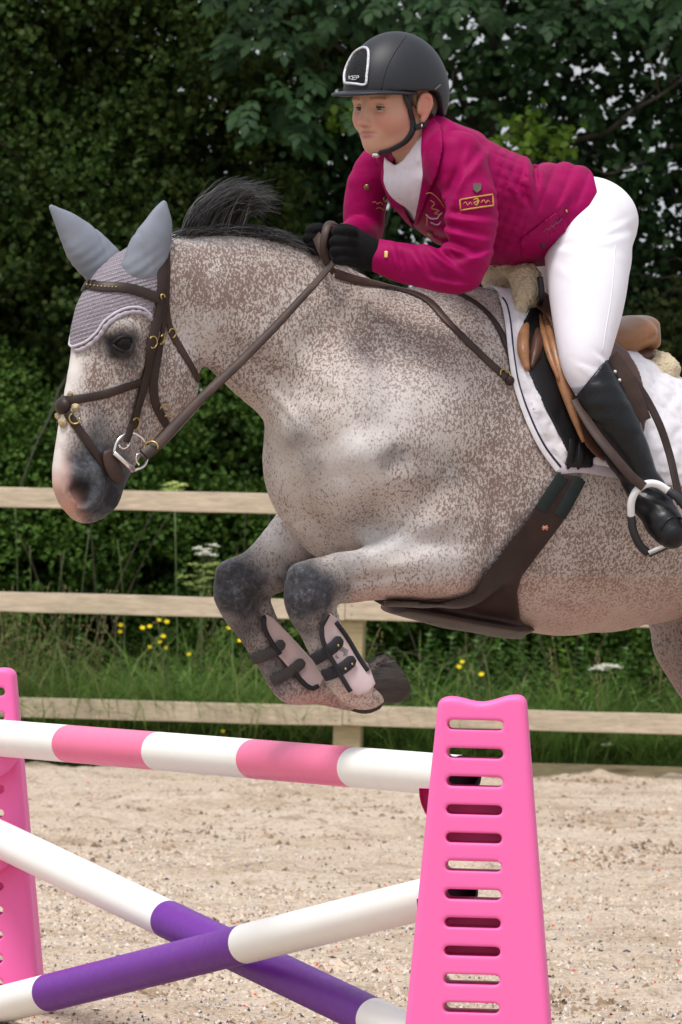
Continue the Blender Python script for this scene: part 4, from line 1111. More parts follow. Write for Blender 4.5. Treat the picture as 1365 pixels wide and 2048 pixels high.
# muscle relief seen in the photo
groove([(648, 800), (636, 870), (640, 950), (662, 1040)], .018, .014, .05)                 # breast groove beside the near shoulder
groove([(700, 1075), (760, 1035), (830, 1005), (880, 985)], .030, .020, .06)               # hollow above the forearm
groove([(752, 930), (800, 915), (850, 925)], .022, .020, .05)
groove([(700, 870), (735, 915), (760, 900)], .035, .018, .05, 'add')                       # point of the shoulder
groove([(985, 960), (990, 1040), (985, 1110)], .012, .010, .03)                            # behind the elbow
groove([(545, 765), (590, 800), (625, 850)], .012, .010, .03)
groove([(530, 790), (560, 820), (585, 850)], .007, .005, .012)
groove([(560, 780), (590, 815), (600, 850)], .006, .005, .012)
groove([(440, 690), (540, 740), (640, 790)], .022, .020, .05)                              # jugular groove
groove([(770, 1120), (860, 1085), (930, 1090)], .014, .012, .03)
groove([(700, 1165), (790, 1150), (870, 1150)], .010, .009, .02)
groove([(700, 640), (760, 720), (790, 800)], .020, .019, .05)
HV, HQ = HF.mesh(); HV = relax(HV, HQ, 1, .5)

def blob(u, v, pts):
    """soft membership of photo-space points in a list of (x, y, rx, ry, weight)"""
    r = np.zeros(len(u))
    for x, y, rx, ry, wt in pts:
        r = np.maximum(r, wt * np.exp(-(((u - x) / rx) ** 2 + ((v - y) / ry) ** 2) ** 1.3))
    return r
def mat_coat():
    b = NB('flea_bitten_coat'); v = b.coord((1, 1, 1)); vd = b.coord((1, 1, .62), (0, R_(25), 0))
    fl, dk, pk, wh = b.attr('flecks'), b.attr('grey'), b.attr('pink'), b.attr('white')
    big = b.noise(v, 7, 3, .6)
    c = b.mix(b.ramp(big, [(.35, 0), (.7, 1)]), (0.43, 0.375, 0.345), (0.54, 0.49, 0.465))
    nz = b.math('ADD', b.math('MULTIPLY', b.noise(vd, 185, 2, .6), .62), b.math('MULTIPLY', b.noise(b.coord((1, 1, .8), (R_(40), R_(-20), R_(30))), 400, 2, .6), .38))
    thr = b.math('ADD', nz, b.math('MULTIPLY', b.math('SUBTRACT', fl, .5), 0.22))
    thr = b.math('ADD', thr, b.math('MULTIPLY', b.math('SUBTRACT', b.noise(v, 16, 3), .5), .16))
    c = b.mix(b.math('MULTIPLY', b.ramp(thr, [(.485, 0), (.535, 1)]), .76), c, (0.118, 0.058, 0.046))
    c = b.mix(b.math('MULTIPLY', wh, b.ramp(nz, [(.40, .95), (.62, .45)])), c, (0.60, 0.585, 0.60))
    # dappled iron grey, also used for shade painted on the far hind
    dn = b.noise(v, 85, 4, .7); dm = b.noise(v, 22, 3, .6)
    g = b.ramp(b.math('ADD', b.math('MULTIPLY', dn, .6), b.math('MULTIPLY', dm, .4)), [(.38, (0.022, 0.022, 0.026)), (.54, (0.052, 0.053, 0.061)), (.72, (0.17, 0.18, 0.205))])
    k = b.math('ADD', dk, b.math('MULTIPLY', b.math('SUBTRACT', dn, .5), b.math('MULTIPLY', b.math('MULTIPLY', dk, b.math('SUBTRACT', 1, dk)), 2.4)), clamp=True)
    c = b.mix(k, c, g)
    c = b.mix(b.attr('muzzle'), c, b.mix(b.ramp(dn, [(.4, 0), (.65, 1)]), (0.045, 0.048, 0.056), (0.105, 0.11, 0.125)))
    c = b.mix(b.math('MULTIPLY', b.attr('black'), 1), c, (0.010, 0.010, 0.012))
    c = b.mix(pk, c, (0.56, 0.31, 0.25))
    c = b.mix(b.attr('blaze'), c, (0.66, 0.62, 0.60))
    b.base(c); b.rough(.62); b.set(Specular_IOR_Level=.2)
    b.bump(b.noise(b.coord((1, 1, .35), (0, R_(25), 0)), 260, 3, .7), .35, .002)
    b.bump(b.noise(v, 24, 3, .5), .25, .006)
    return b.m
M_coat = mat_coat()
horse = empty('horse', hs(1000, 1000) * [1, 1, 0], 'flea-bitten grey horse leaping the crossed poles with forelegs folded', 'horse')
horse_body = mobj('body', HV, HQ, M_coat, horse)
def set_attr(o, name, val):
    a = o.data.attributes.new(name, 'FLOAT', 'POINT'); a.data.foreach_set('value', np.asarray(val, np.float32))
u, v, _ = proj(HV)
u0, v0 = u, v; u = u + 30 * (vnoise(HV, 14, 31) - .5) + 22 * (vnoise(HV, 40, 32) - .5); v = v + 30 * (vnoise(HV, 14, 33) - .5) + 22 * (vnoise(HV, 40, 34) - .5)
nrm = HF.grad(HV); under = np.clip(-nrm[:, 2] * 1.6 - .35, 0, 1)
side = (HV - HP0) @ HN
fl = 0.415 + blob(u, v, [(440, 560, 160, 120, .30), (290, 760, 130, 120, .22), (640, 620, 120, 110, .16), (820, 680, 190, 110, .2), (1010, 1000, 90, 260, .26), (1200, 1100, 300, 110, .12)]) - blob(u, v, [(690, 920, 80, 90, .34), (600, 930, 70, 110, .26), (750, 1105, 130, 60, .26), (590, 1080, 100, 70, .2), (400, 660, 60, 40, .25), (1150, 1250, 260, 40, .2), (760, 830, 120, 80, .10)])
set_attr(horse_body, 'flecks', fl)
set_attr(horse_body, 'muzzle', np.clip(blob(u, v, [(190, 972, 82, 84, 1.7), (215, 1010, 50, 50, 1.3)]) * np.clip(.5 + (u0 - np.interp(v0, [880, 900, 944, 982, 1011, 1034, 1050], [130, 122, 116, 131, 145, 158, 172])) / 6, 0, 1), 0, 1))
wh = blob(u, v, [(700, 915, 70, 70, .85), (600, 900, 50, 100, .5), (780, 1085, 120, 34, .85), (560, 1060, 50, 40, .75), (420, 466, 130, 24, .7), (770, 820, 110, 90, .40), (880, 1130, 60, 40, .5), (405, 655, 40, 30, .5)]) * (under < .5)
set_attr(horse_body, 'white', wh)
dk = blob(u, v, [(608, 1180, 84, 76, 1.25), (474, 1180, 78, 82, 1.25), (470, 1120, 60, 50, .7), (690, 1130, 60, 40, .55), (600, 1245, 60, 50, .8), (486, 1252, 56, 60, .85), (640, 1320, 60, 60, .55), (540, 1330, 80, 60, .8), (785, 915, 62, 26, .50), (860, 935, 60, 40, .30), (600, 870, 36, 40, .42), (625, 920, 26, 60, .30), (720, 1040, 60, 40, .25), (245, 690, 48, 42, .95), (280, 770, 40, 60, .25), (1400, 1340, 130, 130, .5), (820, 1060, 90, 26, .2), (640, 1150, 60, 60, .5)])  # far hind patch: darker groin coat, deepened with painted-in shade
dk = np.maximum(dk, blob(u, v, [(180, 960, 62, 78, 1.0), (222, 985, 34, 60, 1.0), (200, 880, 36, 60, .8), (150, 905, 20, 30, .5)]))
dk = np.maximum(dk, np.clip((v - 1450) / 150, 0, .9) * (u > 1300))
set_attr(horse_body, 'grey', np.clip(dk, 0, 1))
set_attr(horse_body, 'black', blob(u, v, [(162, 981, 20, 32, 1.6), (246, 690, 30, 24, 1), (190, 1026, 40, 16, .5), (226, 1000, 20, 40, .8), (215, 985, 24, 40, .5)]))
hu = (HV - HEAD0) @ HHN
u, v = u0, v0
pk = blob(u, v, [(112, 960, 26, 70, .8), (135, 1010, 26, 26, .9), (150, 1035, 24, 14, .5)])
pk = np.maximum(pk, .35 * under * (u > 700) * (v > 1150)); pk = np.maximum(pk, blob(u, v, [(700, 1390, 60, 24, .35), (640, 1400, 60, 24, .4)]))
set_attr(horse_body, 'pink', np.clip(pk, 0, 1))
set_attr(horse_body, 'blaze', np.clip(np.maximum(blob(u, v, [(146, 735, 24, 50, 1), (132, 790, 22, 50, 1), (120, 850, 18, 60, 1), (112, 910, 18, 50, .9)]), 0), 0, 1) * np.clip(1.4 - np.abs(u - (150 - (v - 740) * .17)) / 30, 0, 1))
hbvh = BVHTree.FromPolygons([tuple(p) for p in HV], [tuple(int(i) for i in q) for q in HQ])
CAMP = np.array([0, 0, CAMZ])
def ray(px, py, bvh=None):
    d = unit(at(px, py, 10.) - CAMP)
    r = (bvh or hbvh).ray_cast(Vector(CAMP), Vector(d))
    return (np.array(r[0]), np.array(r[1])) if r[0] is not None else (None, None)
def near(p, bvh=None):
    r = (bvh or hbvh).find_nearest(Vector(p)); return np.array(r[0]), np.array(r[1])

def rayf(px, py, bvh=None):
    p, n_ = ray(px, py, bvh)
    if p is None:
        B = bvh or hbvh; best = None
        for d in np.linspace(16.8, 18.4, 130):      # the surface point nearest to the line of sight
            r = B.find_nearest(Vector(at(px, py, d)))
            if best is None or r[3] < best[0]: best = (r[3], r)
        p, n_ = np.array(best[1][0]), np.array(best[1][1])
    return p, n_

# hooves, eyes
M_hoof = simple('hoof_horn', (0.032, 0.024, 0.02), .7, .5, 18, .5, 60, .003, stretch=(1, 1, 4))
M_eye = simple('horse_eye', (0.003, 0.002, 0.002), .12, bump=0, Specular_IOR_Level=.2); M_lid = simple('eyelid', (0.012, 0.012, 0.014), .5, Specular_IOR_Level=.2)
def hoof(rows, s, cut=None):
    P = [hs(x, y, s) for x, y, r in rows]; c = np.mean(P, 0)
    f = Field(c - .11, c + .11, .004); f.chain(P, [r / PXM for _, _, r in rows], .85, n=HN, sub=4, blend=.01)
    if cut is not None:
        p, d = hs(cut[0], cut[1], s), unit(hs(cut[2], cut[3], s) - hs(cut[0], cut[1], s)); gx, gy, gz = f.grid()
        pl = (gx - p[0]) * d[0] + (gy - p[1]) * d[1] + (gz - p[2]) * d[2]
        f.f = np.maximum(f.f, pl); cav = np.sqrt(((gx - p[0]) ** 2 + (gy - p[1]) ** 2 + (gz - p[2]) ** 2)) - .030; f.f = np.maximum(f.f, -cav).astype(np.float32)
    V, Q = f.mesh(); return mobj('hoof', V, Q, M_hoof, horse)
hoof([(748, 1366, 38), (768, 1358, 47), (784, 1360, 47)], -.18, (792, 1340, 812, 1326))
hoof([(712, 1396, 28), (730, 1394, 34), (742, 1390, 34)], .17, (752, 1384, 790, 1370))
for s, dx in ((-.17, 0), (.17, -75)): hoof([(1630 + dx, 2015, 32), (1618 + dx, 2045, 42), (1612 + dx, 2062, 46)], s, (1610 + dx, 2072, 1610 + dx, 2120))
for s in (-1, 1):
    eb = MB(); eb.ball(hh(246, 689, s * .080), (.026, .026, .024), seg=24, rings=16); e = eb.build('eye', M_eye, horse)
    lb = MB(); cc = hh(246, 690, s * .083)
    for sg, rr in ((1, .0235), (-1, .0235)):
        W = [cc + HHD * (-.027 * math.cos(a)) + np.array([0, 0, 1]) * ((.019 if sg > 0 else -.016) * math.sin(a) + .001) + HHN * s * (.016 * math.sin(a) - .002) for a in np.linspace(0, math.pi, 14)]
        lb.tube(W, .0045, 8)
    lb.build('eyelids', M_lid, horse)

# mane, blown up by the jump, and tail
M_hair = NB('mane_hair'); _r = M_hair.island(); M_hair.base(M_hair.ramp(_r, [(0, (0.012, 0.012, 0.014)), (.6, (0.03, 0.03, 0.034)), (.88, (0.075, 0.07, 0.07)), (1, (0.20, 0.19, 0.19))])); M_hair.rough(.45); M_hair.set(Specular_IOR_Level=.4); M_hair = M_hair.m
def strands(name, roots, mids, tips, r, m, parent, seg=9, seed=0, curl=.004):
    g = np.random.default_rng(seed); n = len(roots); roots, mids, tips = map(np.asarray, (roots, mids, tips))
    t = np.linspace(0, 1, seg)[None, :, None]
    P = roots[:, None] * (1 - t) ** 2 + 2 * mids[:, None] * t * (1 - t) + tips[:, None] * t * t
    ph = g.uniform(0, 6.28, (n, 1, 3)); P = P + curl * np.sin(ph + t * g.uniform(4, 12, (n, 1, 3))) * t
    T = unit(np.gradient(P, axis=1)); S = unit(np.cross(T, g.normal(0, 1, (n, 1, 3)))); B = np.cross(T, S)
    rr = (r * g.uniform(.6, 1.3, (n, 1, 1)) * (1 - .8 * t ** 2))
    V = np.stack([P + S * rr, P - .5 * S * rr + .87 * B * rr, P - .5 * S * rr - .87 * B * rr], 2)
    b_ = np.arange(n)[:, None] * (seg * 3); F = []
    for i in range(seg - 1):
        for j in range(3):
            k = (j + 1) % 3; F.append(b_ + np.array([i * 3 + j, i * 3 + k, i * 3 + 3 + k, i * 3 + 3 + j]))
    return mobj(name, V.reshape(-1, 3), np.vstack(F), m, parent)
def crest(x):
    y = np.interp(x, [270, 300, 345, 420, 500, 570, 640, 700, 760], [500, 488, 474, 463, 466, 481, 508, 542, 566]); return y
def mane():
    g = np.random.default_rng(3); R, Mi, T = [], [], []
    for i in range(4200):
        x = g.uniform(285, 650); s = g.normal(0, .012); y = crest(x) + 8
        root = hs(x, y, s)
        if x < 360 and g.random() < .75: continue
        if 360 < x < 485 and g.random() < .72:     # the tuft standing up
            w_ = np.clip((x - 300) / 170, 0, 1); q = g.random()
            tx = 452 + 84 * w_ + g.normal(0, 17); ty = 352 + 38 * w_ ** 2 + 70 * (1 - q ** .35) + g.normal(0, 7)
            if x < 350: tx -= 30 * (1 - q); ty += 20
            m = hs(x + 4 + 22 * w_, y - 84 - 30 * w_ + 34 * (1 - q), s * 1.5); tip = hs(tx, ty, s * 3 + g.normal(0, .02))
        else:
            L = g.uniform(40, 110) * (1.0 if x < 560 else .8); h = g.uniform(4, 26) * np.clip((700 - x) / 200, .35, 1)
            tip = hs(x + L, crest(x + L) - h * .8 + 6, s * 2.2 + g.normal(0, .012)); m = hs(x + L * .35, y - h * 1.3, s * 1.8)
        R.append(root); Mi.append(m); T.append(tip)
    strands('mane', R, Mi, T, .0011, M_hair, horse, 9, 5, .006)
mane()
def feather():
    g = np.random.default_rng(8); R, Mi, T = [], [], []
    for i in range(260):
        t = g.uniform(0, 1); x = 735 + 42 * t; y = 1345 - 22 * math.sin(t * 2.6) + g.normal(0, 3); s = -.18 + g.normal(0, .02)
        R.append(hs(x, y, s)); Mi.append(hs(x + 6, y - 9, s * 1.03)); T.append(hs(x + 15 + g.normal(0, 4), y - 5 + g.normal(0, 4), s * 1.04))
    strands('fetlock_feather', R, Mi, T, .0012, simple('feather_hair', (.16, .14, .13), .8, .4), horse, 6, 7, .002)
feather()
def tail():
    g = np.random.default_rng(4); R, Mi, T = [], [], []
    for i in range(900):
        a = hs(1745 + g.normal(0, 8), 920 + g.normal(0, 12), g.normal(0, .02)); R.append(a)
        Mi.append(hs(1880 + g.normal(0, 25), 900 + g.normal(0, 30), g.normal(0, .04))); T.append(hs(1960 + g.normal(0, 45), 1350 + g.normal(0, 90), g.normal(0, .07)))
    strands('tail', R, Mi, T, .0018, M_hair, horse, 10, 6, .02)
tail()
# ================================================================== TACK
def leather(name, c, rough=.45, var=.3): return simple(name, c, rough, var, 18, .3, 240, .0015, Specular_IOR_Level=.3)
def spoly(p): return [tuple(q) for q in catmull(np.array(list(p) + [p[0]], float), 4)[:-1]]
M_strap = leather('dark_brown_leather', (0.030, 0.017, 0.014)); M_strap2 = leather('brown_leather', (0.048, 0.027, 0.022), .5)
M_tan = leather('tan_leather', (0.30, 0.145, 0.070), .34); M_seat = leather('seat_leather', (0.27, 0.125, 0.060), .30, .12); M_panel = leather('panel_leather', (0.085, 0.038, 0.027), .4)
M_black = leather('black_leather', (0.008, 0.007, 0.008), .38); M_webb = simple('webbing', (0.05, 0.045, 0.045), .85, .2, 60, .4, 500, .002)
M_steel = simple('steel', (0.75, 0.74, 0.72), .22, .05, bump=0, metal=1.0); M_brass = simple('brass', (0.46, 0.34, 0.13), .35, .1, bump=0, metal=1.0)
M_alu = simple('white_aluminium', (0.72, 0.72, 0.74), .3, .05, bump=0); M_rubber = simple('black_rubber', (0.012, 0.012, 0.015), .6, .2)
M_navy = simple('navy_cord', (0.012, 0.010, 0.035), .7, .2, bump=.3)

def fold_px(X, Y, Z, n, p0):
    """photo coordinates of a point, the far half folded onto the near half across the plane"""
    X, Y, Z = np.broadcast_arrays(X, Y, Z)
    if n is not None:
        s = (X - p0[0]) * n[0] + (Y - p0[1]) * n[1]; s = np.maximum(s, 0) * 2
        X = X - s * n[0]; Y = Y - s * n[1]
    P = np.stack([X, Y, Z], -1).reshape(-1, 3); u, v, _ = proj(P)
    return u.reshape(X.shape), v.reshape(X.shape)
def region_box(poly, s0, s1, n=HN, pad=.04):
    fn = hs if n is HN else hh
    Q = np.array([fn(x, y, s) for x, y in poly for s in (s0, s1)]); return Q.min(0) - pad, Q.max(0) + pad
def shell(name, poly, lo, hi, t0, t1, m, parent, n=HN, p0=None, side=0, h=.004, extra=None, base=None, puff=None, rx=2):
    """a layer lying on the horse between offsets t0 and t1, bounded by an outline"""
    base = base or HF
    lo = np.maximum(lo, HF.lo + .01); hi = np.minimum(hi, HF.lo + HF.h * (HF.dim - 2))
    f = base.fine(lo, hi, h); X, Y, Z = f.grid(); p0 = HP0 if p0 is None else p0
    d = f.f
    nearb = (d < t1 + .03) & (d > t0 - .03)
    XX, YY, ZZ = np.broadcast_arrays(X, Y, Z); pts = (XX[nearb], YY[nearb], ZZ[nearb])
    u, v = fold_px(*pts, n if side == 0 else None, p0)
    pd = poly_sd(u, v, poly) / PXM
    if side: 
        sd_ = ((pts[0] - HP0[0]) * HN[0] + (pts[1] - HP0[1]) * HN[1]) * (1 if side < 0 else -1); pd = np.maximum(pd, sd_)
    dd = d[nearb]
    if puff is not None: dd = dd - puff(np.stack(pts, -1), u, v)
    w_ = np.maximum(np.maximum(dd - t1, t0 - dd), pd)
    g = np.full(d.shape, .05, np.float32); g[nearb] = w_; f.f = g
    if extra: extra(f)
    V, Q = f.mesh(); V, Q = largest(V, Q); V = relax(V, Q, rx, .5)
    return mobj(name, V, Q, m, parent), V, Q
def bvh_of(V, Q): return BVHTree.FromPolygons([tuple(p) for p in V], [tuple(int(i) for i in q) for q in Q])
def surf_path(pts, bvh=None, n=6, lift=0.0):
    """points on the surface seen at photo pixels, with normals"""
    W = catmull(np.array(pts, float), n); P, N = [], []
    for x, y in W:
        p, nn = ray(x, y, bvh)
        if p is None: continue
        P.append(p + nn * lift); N.append(nn)
    P, N = np.array(P), np.array(N)
    for _ in range(2):
        if len(P) > 4:
            P[1:-1] = .25 * P[:-2] + .5 * P[1:-1] + .25 * P[2:]; N[1:-1] = unit(.25 * N[:-2] + .5 * N[1:-1] + .25 * N[2:])
    return P, N
def refl(P, n, p0): 
    s = (P - p0) @ n; return P - 2 * np.outer(s, n)
def mirror_head(P, N):
    Q = refl(P, HHN, HEAD0); M_ = N - 2 * np.outer(N @ HHN, HHN); out, no = [], []
    for q in Q:
        a, b_ = near(q); out.append(a); no.append(b_)
    return np.array(out), np.array(no)
def strap(name, pts, wpx, m, parent, both=False, n=6, th=.0035, lift=.002, bvh=None, join=False):
    P, N = surf_path(pts, bvh, n, lift); wd = np.interp(np.linspace(0, 1, len(P)), np.linspace(0, 1, len(np.atleast_1d(wpx))), np.atleast_1d(wpx)) / PXM
    if join:      # goes over the midline: carry the same path on down the far side, as one strap
        Q, M_ = mirror_head(P, N); P = np.vstack([Q[::-1] + M_[::-1] * lift, P]); N = np.vstack([M_[::-1], N]); wd = np.r_[wd[::-1], wd]
        d = np.r_[True, np.linalg.norm(np.diff(P, axis=0), axis=1) > .003]; P, N, wd = P[d], N[d], wd[d]
    mb = MB(); mb.ribbon(P, N, wd, th); o = mb.build(name, m, parent, auto=50)
    if both and not join:
        Q, M_ = mirror_head(P, N); mb = MB(); mb.ribbon(Q + M_ * lift, M_, wd, th); mb.build(name, m, parent, auto=50)
    return o
def front_path(pts, d0, d1, clear=.012, n=6):
    """points at photo pixels whose distance runs from d0 to d1 but always stays in front of the horse"""
    W = catmull(np.array(pts, float), n); L = np.r_[0, np.cumsum(np.linalg.norm(np.diff(W, axis=0), axis=1))]; L /= L[-1]
    D = d0 + (d1 - d0) * L
    for i, (x, y) in enumerate(W):
        p, nn = ray(x, y)
        if p is not None: D[i] = min(D[i], proj(p)[2][0] - clear)
    for _ in range(6): D[1:-1] = np.minimum(D[1:-1], .25 * D[:-2] + .5 * D[1:-1] + .25 * D[2:])
    return np.array([at(x, y, d) for (x, y), d in zip(W, D)])
def depth_of(p): return proj(p)[2][0]

# ---- ear bonnet
bonnet = empty('ear_bonnet', hh(260, 560), 'lilac crochet ear bonnet with smooth blue grey ear covers worn by the horse', 'ear bonnet')
_b = NB('lilac_crochet'); _v = _b.coord((1, 1, 1), (0, R_(18), 0)); _h = _b.voro(_v, 210, rnd=.35); _w = _b.N('ShaderNodeTexWave', bands_direction='Z'); _w.inputs['Scale'].default_value = 34; _w.inputs['Distortion'].default_value = 1.0
_b.L(_v, _w.inputs['Vector'])
_c = _b.mix(_b.ramp(_h, [(.12, 0), (.5, .75)]), (0.38, 0.34, 0.39), (0.15, 0.13, 0.15)); _c = _b.mix(_b.ramp(_w.outputs['Fac'], [(.15, .55), (.45, 0)]), _c, (0.17, 0.14, 0.18))
_b.base(_c); _b.rough(.9); _b.bump(_h, .7, .003); _b.bump(_w.outputs['Fac'], .5, .003); M_knit = _b.m
M_earc = simple('blue_grey_stretch', (0.19, 0.21, 0.255), .8, .12, 12, .3, 600, .001); M_trim = simple('pale_lilac_cord', (0.50, 0.46, 0.52), .8, .12, 90, .6, 220, .003)
BP = [(40, 690), (140, 696), (152, 696), (172, 687), (197, 664), (212, 645), (236, 626), (262, 617), (285, 620), (302, 634), (312, 606), (326, 560), (338, 505), (300, 440), (40, 430)]
lo, hi = region_box([(100, 470), (345, 700)], -.12, .14, HHN, .03)
_o, BV, BQ = shell('crown', BP, lo, hi, -.004, .0055, M_knit, bonnet, n=HHN, p0=HEAD0, h=.0035)
bb_bvh = bvh_of(BV, BQ)
for e in EARS:
    P = [hh(*p[:3]) for p in e]; f = Field(np.min(P, 0) - .07, np.max(P, 0) + .07, .0035)
    f.chain(P, [(p[3] + 4 if p[3] > 6 else p[3] + 2) / PXM for p in e], .62, n=HHN, sub=5, blend=.01)
    # the hollow of the ear, facing forward and out
    c = [np.array(p) + HHD * .032 * (q[3] / 42) + HHN * (.022 if e is EARS[0] else -.03) for p, q in zip(P[1:3], e[1:3])]
    g_ = f.grid(); PT = np.stack(np.broadcast_arrays(*g_), -1); nbm = np.abs(f.f) < .02; pp = PT[nbm]
    zz = pp[:, 2] - P[0][2]; ax_ = (pp - P[0]) @ HHD
    f.f[nbm] += (.0035 * (vnoise(pp, 26, 3) - .5) + .0010 * np.sin(zz * 210 + ax_ * 160) * np.exp(-(zz / .045) ** 2) + .003 * np.exp(-((ax_ - .25 * zz) / .006) ** 2) * np.clip(zz / .03, 0, 1)).astype(np.float32)
    V, Q = f.mesh(); V = relax(V, Q, 2, .5); mobj('ear_cover', V, Q, M_earc, bonnet)
edge = [(150, 694), (172, 685), (197, 662), (212, 643), (236, 624), (262, 615), (285, 618), (301, 632)]
P, N = surf_path(edge, None, 8, .006); Q_, N2 = mirror_head(P, N)
mb = MB(); mb.tube(np.vstack([Q_[::-1] + N2[::-1] * .005, P]), .0034, 8); mb.build('edge_cord', M_trim, bonnet)
P2, N3 = surf_path([(x + 3, y + 9) for x, y in edge], None, 9, .003)
mb = MB(); mb.tube(P2, .0058 + .0010 * np.sin(np.arange(len(P2)) * 1.3), 8); mb.build('scallop_edging', simple('lilac_scallop', (0.36, 0.33, 0.38), .9, .2, 90, .6, 220, .003), bonnet)

# ---- bridle
bridle = empty('bridle', hh(300, 600), 'dark brown leather bridle with crossed noseband, brass buckles and steel bit', 'bridle')
strap('browband', [(160, 568), (200, 576), (250, 578), (290, 588), (322, 602)], 21, M_strap, bridle, join=True, bvh=None, lift=.008)
P, N = surf_path([(170, 572), (200, 577), (232, 578)], None, 5, .0125)
mb = MB()
for p in P: mb.ball(p, .0022, seg=6, rings=4)
mb.build('crystals', M_brass, bridle)
ck = strap('cheekpiece', [(325, 500), (322, 560), (316, 620), (300, 690), (288, 760), (272, 815), (262, 858)], [22, 22, 20], M_strap, bridle, both=True, lift=.007)
strap('headpiece', [(330, 505), (330, 560), (328, 620), (318, 690), (306, 765), (312, 810), (332, 850)], [20, 18, 17], M_strap, bridle, both=True, lift=.004)
strap('throatlash', [(330, 600), (338, 655), (362, 700), (388, 745), (408, 790)], 15, M_strap2, bridle, lift=.003)
strap('noseband', [(128, 802), (165, 797), (215, 787), (262, 770), (292, 762)], [18, 17, 17], M_strap, bridle, both=True, lift=.003)
strap('flash_strap', [(136, 826), (160, 862), (190, 905), (215, 938), (236, 962)], [17, 16, 16], M_strap, bridle, both=True, lift=.003)
p, nn = rayf(128, 812); mb = MB(); A_ = np.column_stack([HHD, HHN, [0, 0, 1]])
mb.ball(p + nn * .002, (.017, .026, .021), A_, 16, 10); mb.build('nose_pad', M_strap, bridle)
M_fleece = simple('cream_fleece', (0.45, 0.36, 0.22), 1.0, .2, 60, 1.0, 130, .012)
for px, py, r in ((113, 832, .010), (152, 815, .010), (128, 846, .012), (142, 789, .007)):
    p, nn = rayf(max(px, 117), py); mb = MB(); mb.ball(p + nn * .003, r, None, 12, 8)
    V = np.vstack(mb.V); V = V + .004 * (vnoise(V, 130, 3)[:, None] - .5) * unit(V - V.mean(0)); mobj('fleece_tuft', V, mb.F, M_fleece, bridle)
def buckle(px, py, ang, w_, h_, parent, m=None, lift=.012, pos=None):
    if pos is None:
        p, nn = rayf(px, py)
        if p is None: return
        p = p + nn * lift
    else: p, nn = pos
    a = R_(ang); t = at(px + 10 * math.cos(a), py + 10 * math.sin(a), 17.) - at(px, py, 17.); t = unit(t - nn * (t @ nn)); b_ = np.cross(nn, t)
    W = [p + t * (w_ * math.cos(q)) + b_ * (h_ * math.sin(q)) for q in np.linspace(-.3, math.pi * 1.35, 16)]
    mb = MB(); mb.tube(np.array(W), .0022, 7); return mb.build('buckle', m or M_brass, parent)
buckle(264, 846, 100, .015, .014, bridle); buckle(300, 684, 100, .014, .013, bridle); buckle(316, 676, 100, .012, .011, bridle); buckle(341, 666, 60, .011, .011, bridle, lift=.008); buckle(327, 818, 70, .015, .013, bridle, lift=.009); buckle(150, 838, 230, .013, .012, bridle, lift=.009); buckle(318, 594, 0, .006, .006, bridle, lift=.015)
# bit: D-shaped ring and mouthpiece cheek on each side
def bit_side(s):
    def bp(px, py, out=0.0): return hh(px, py, s * (.078 + out))
    mb = MB(); mb.tube(np.array([bp(228, 905), bp(268, 941)]), .0062, 10); mb.build('bit_cheek', M_steel, bridle)
    arc = catmull([(228, 905), (234, 884), (248, 870), (266, 866), (284, 876), (294, 894), (296, 914), (288, 932), (268, 941)], 5)
    mb = MB(); mb.tube(np.array([bp(x, y) for x, y in arc]), .0034, 8); mb.build('bit_ring', M_steel, bridle)
    for pts in ([(238, 890), (246, 897), (256, 893), (260, 884)], [(284, 905), (274, 910), (273, 922), (279, 930)]):
        mb = MB(); mb.tube(np.array([bp(x, y, .002) for x, y in catmull(pts, 5)]), .0026, 8); mb.build('bit_hook', M_steel, bridle)
    mb = MB(); P = np.array([hh(x, y, s * .066) for x, y in catmull([(216, 900), (228, 935), (243, 962)], 6)]); mb.tube(P, [.012, .017, .020, .022, .023, .023, .023, .022, .022, .020, .018, .015, .010][:len(P)], 14, nrm=HHN, flat=.28); mb.build('bit_guard', M_strap2, bridle)
    mb = MB(); P = np.array([hh(x, y, s * .083) for x, y in ((263, 850), (258, 868), (252, 884))]); mb.ribbon(P, np.tile(HHN * s, (3, 1)), .018, .005); mb.build('cheek_end', M_strap, bridle, auto=50)
bit_side(-1); bit_side(1)

# ---- reins (held by the rider) and martingale
reins = empty('reins', hs(470, 740, -.15), 'brown leather reins running from the bit to the gloved hands', 'reins')
d0 = depth_of(hh(288, 912, -.085)); HND = hs(672, 500, -.11); d1 = depth_of(HND)
P = front_path([(284, 914), (316, 888), (350, 852), (400, 800), (470, 735), (545, 660), (610, 590), (655, 540), (678, 512)], d0, d1 - .02)
V3 = unit(np.array([-.25, -1, .25])); mb = MB(); mb.ribbon(P, np.tile(V3, (len(P), 1)), np.interp(np.linspace(0, 1, len(P)), [0, .25, .6, .9, 1], [.028, .026, .021, .015, .009]), .005); mb.build('rein', M_strap2, reins, auto=50)
mb = MB(); P2 = P[1:5] + V3 * .004; mb.ribbon(P2, np.tile(V3, (len(P2), 1)), .035, .006); mb.build('rein_stop', M_strap, reins, auto=50)
buckle(0, 0, 0, .017, .015, reins, pos=(P[4] + V3 * .012, V3))
Pf = np.array([hh(x, y, s) for x, y, s in ((284, 914, .085), (330, 880, .13), (420, 780, .18), (560, 620, .16))]); Pf = np.vstack([catmull(Pf, 5), [hs(640, 495, .10)]])
mb = MB(); mb.ribbon(Pf, np.tile(-V3, (len(Pf), 1)), .02, .004); mb.build('rein', M_strap2, reins, auto=50)
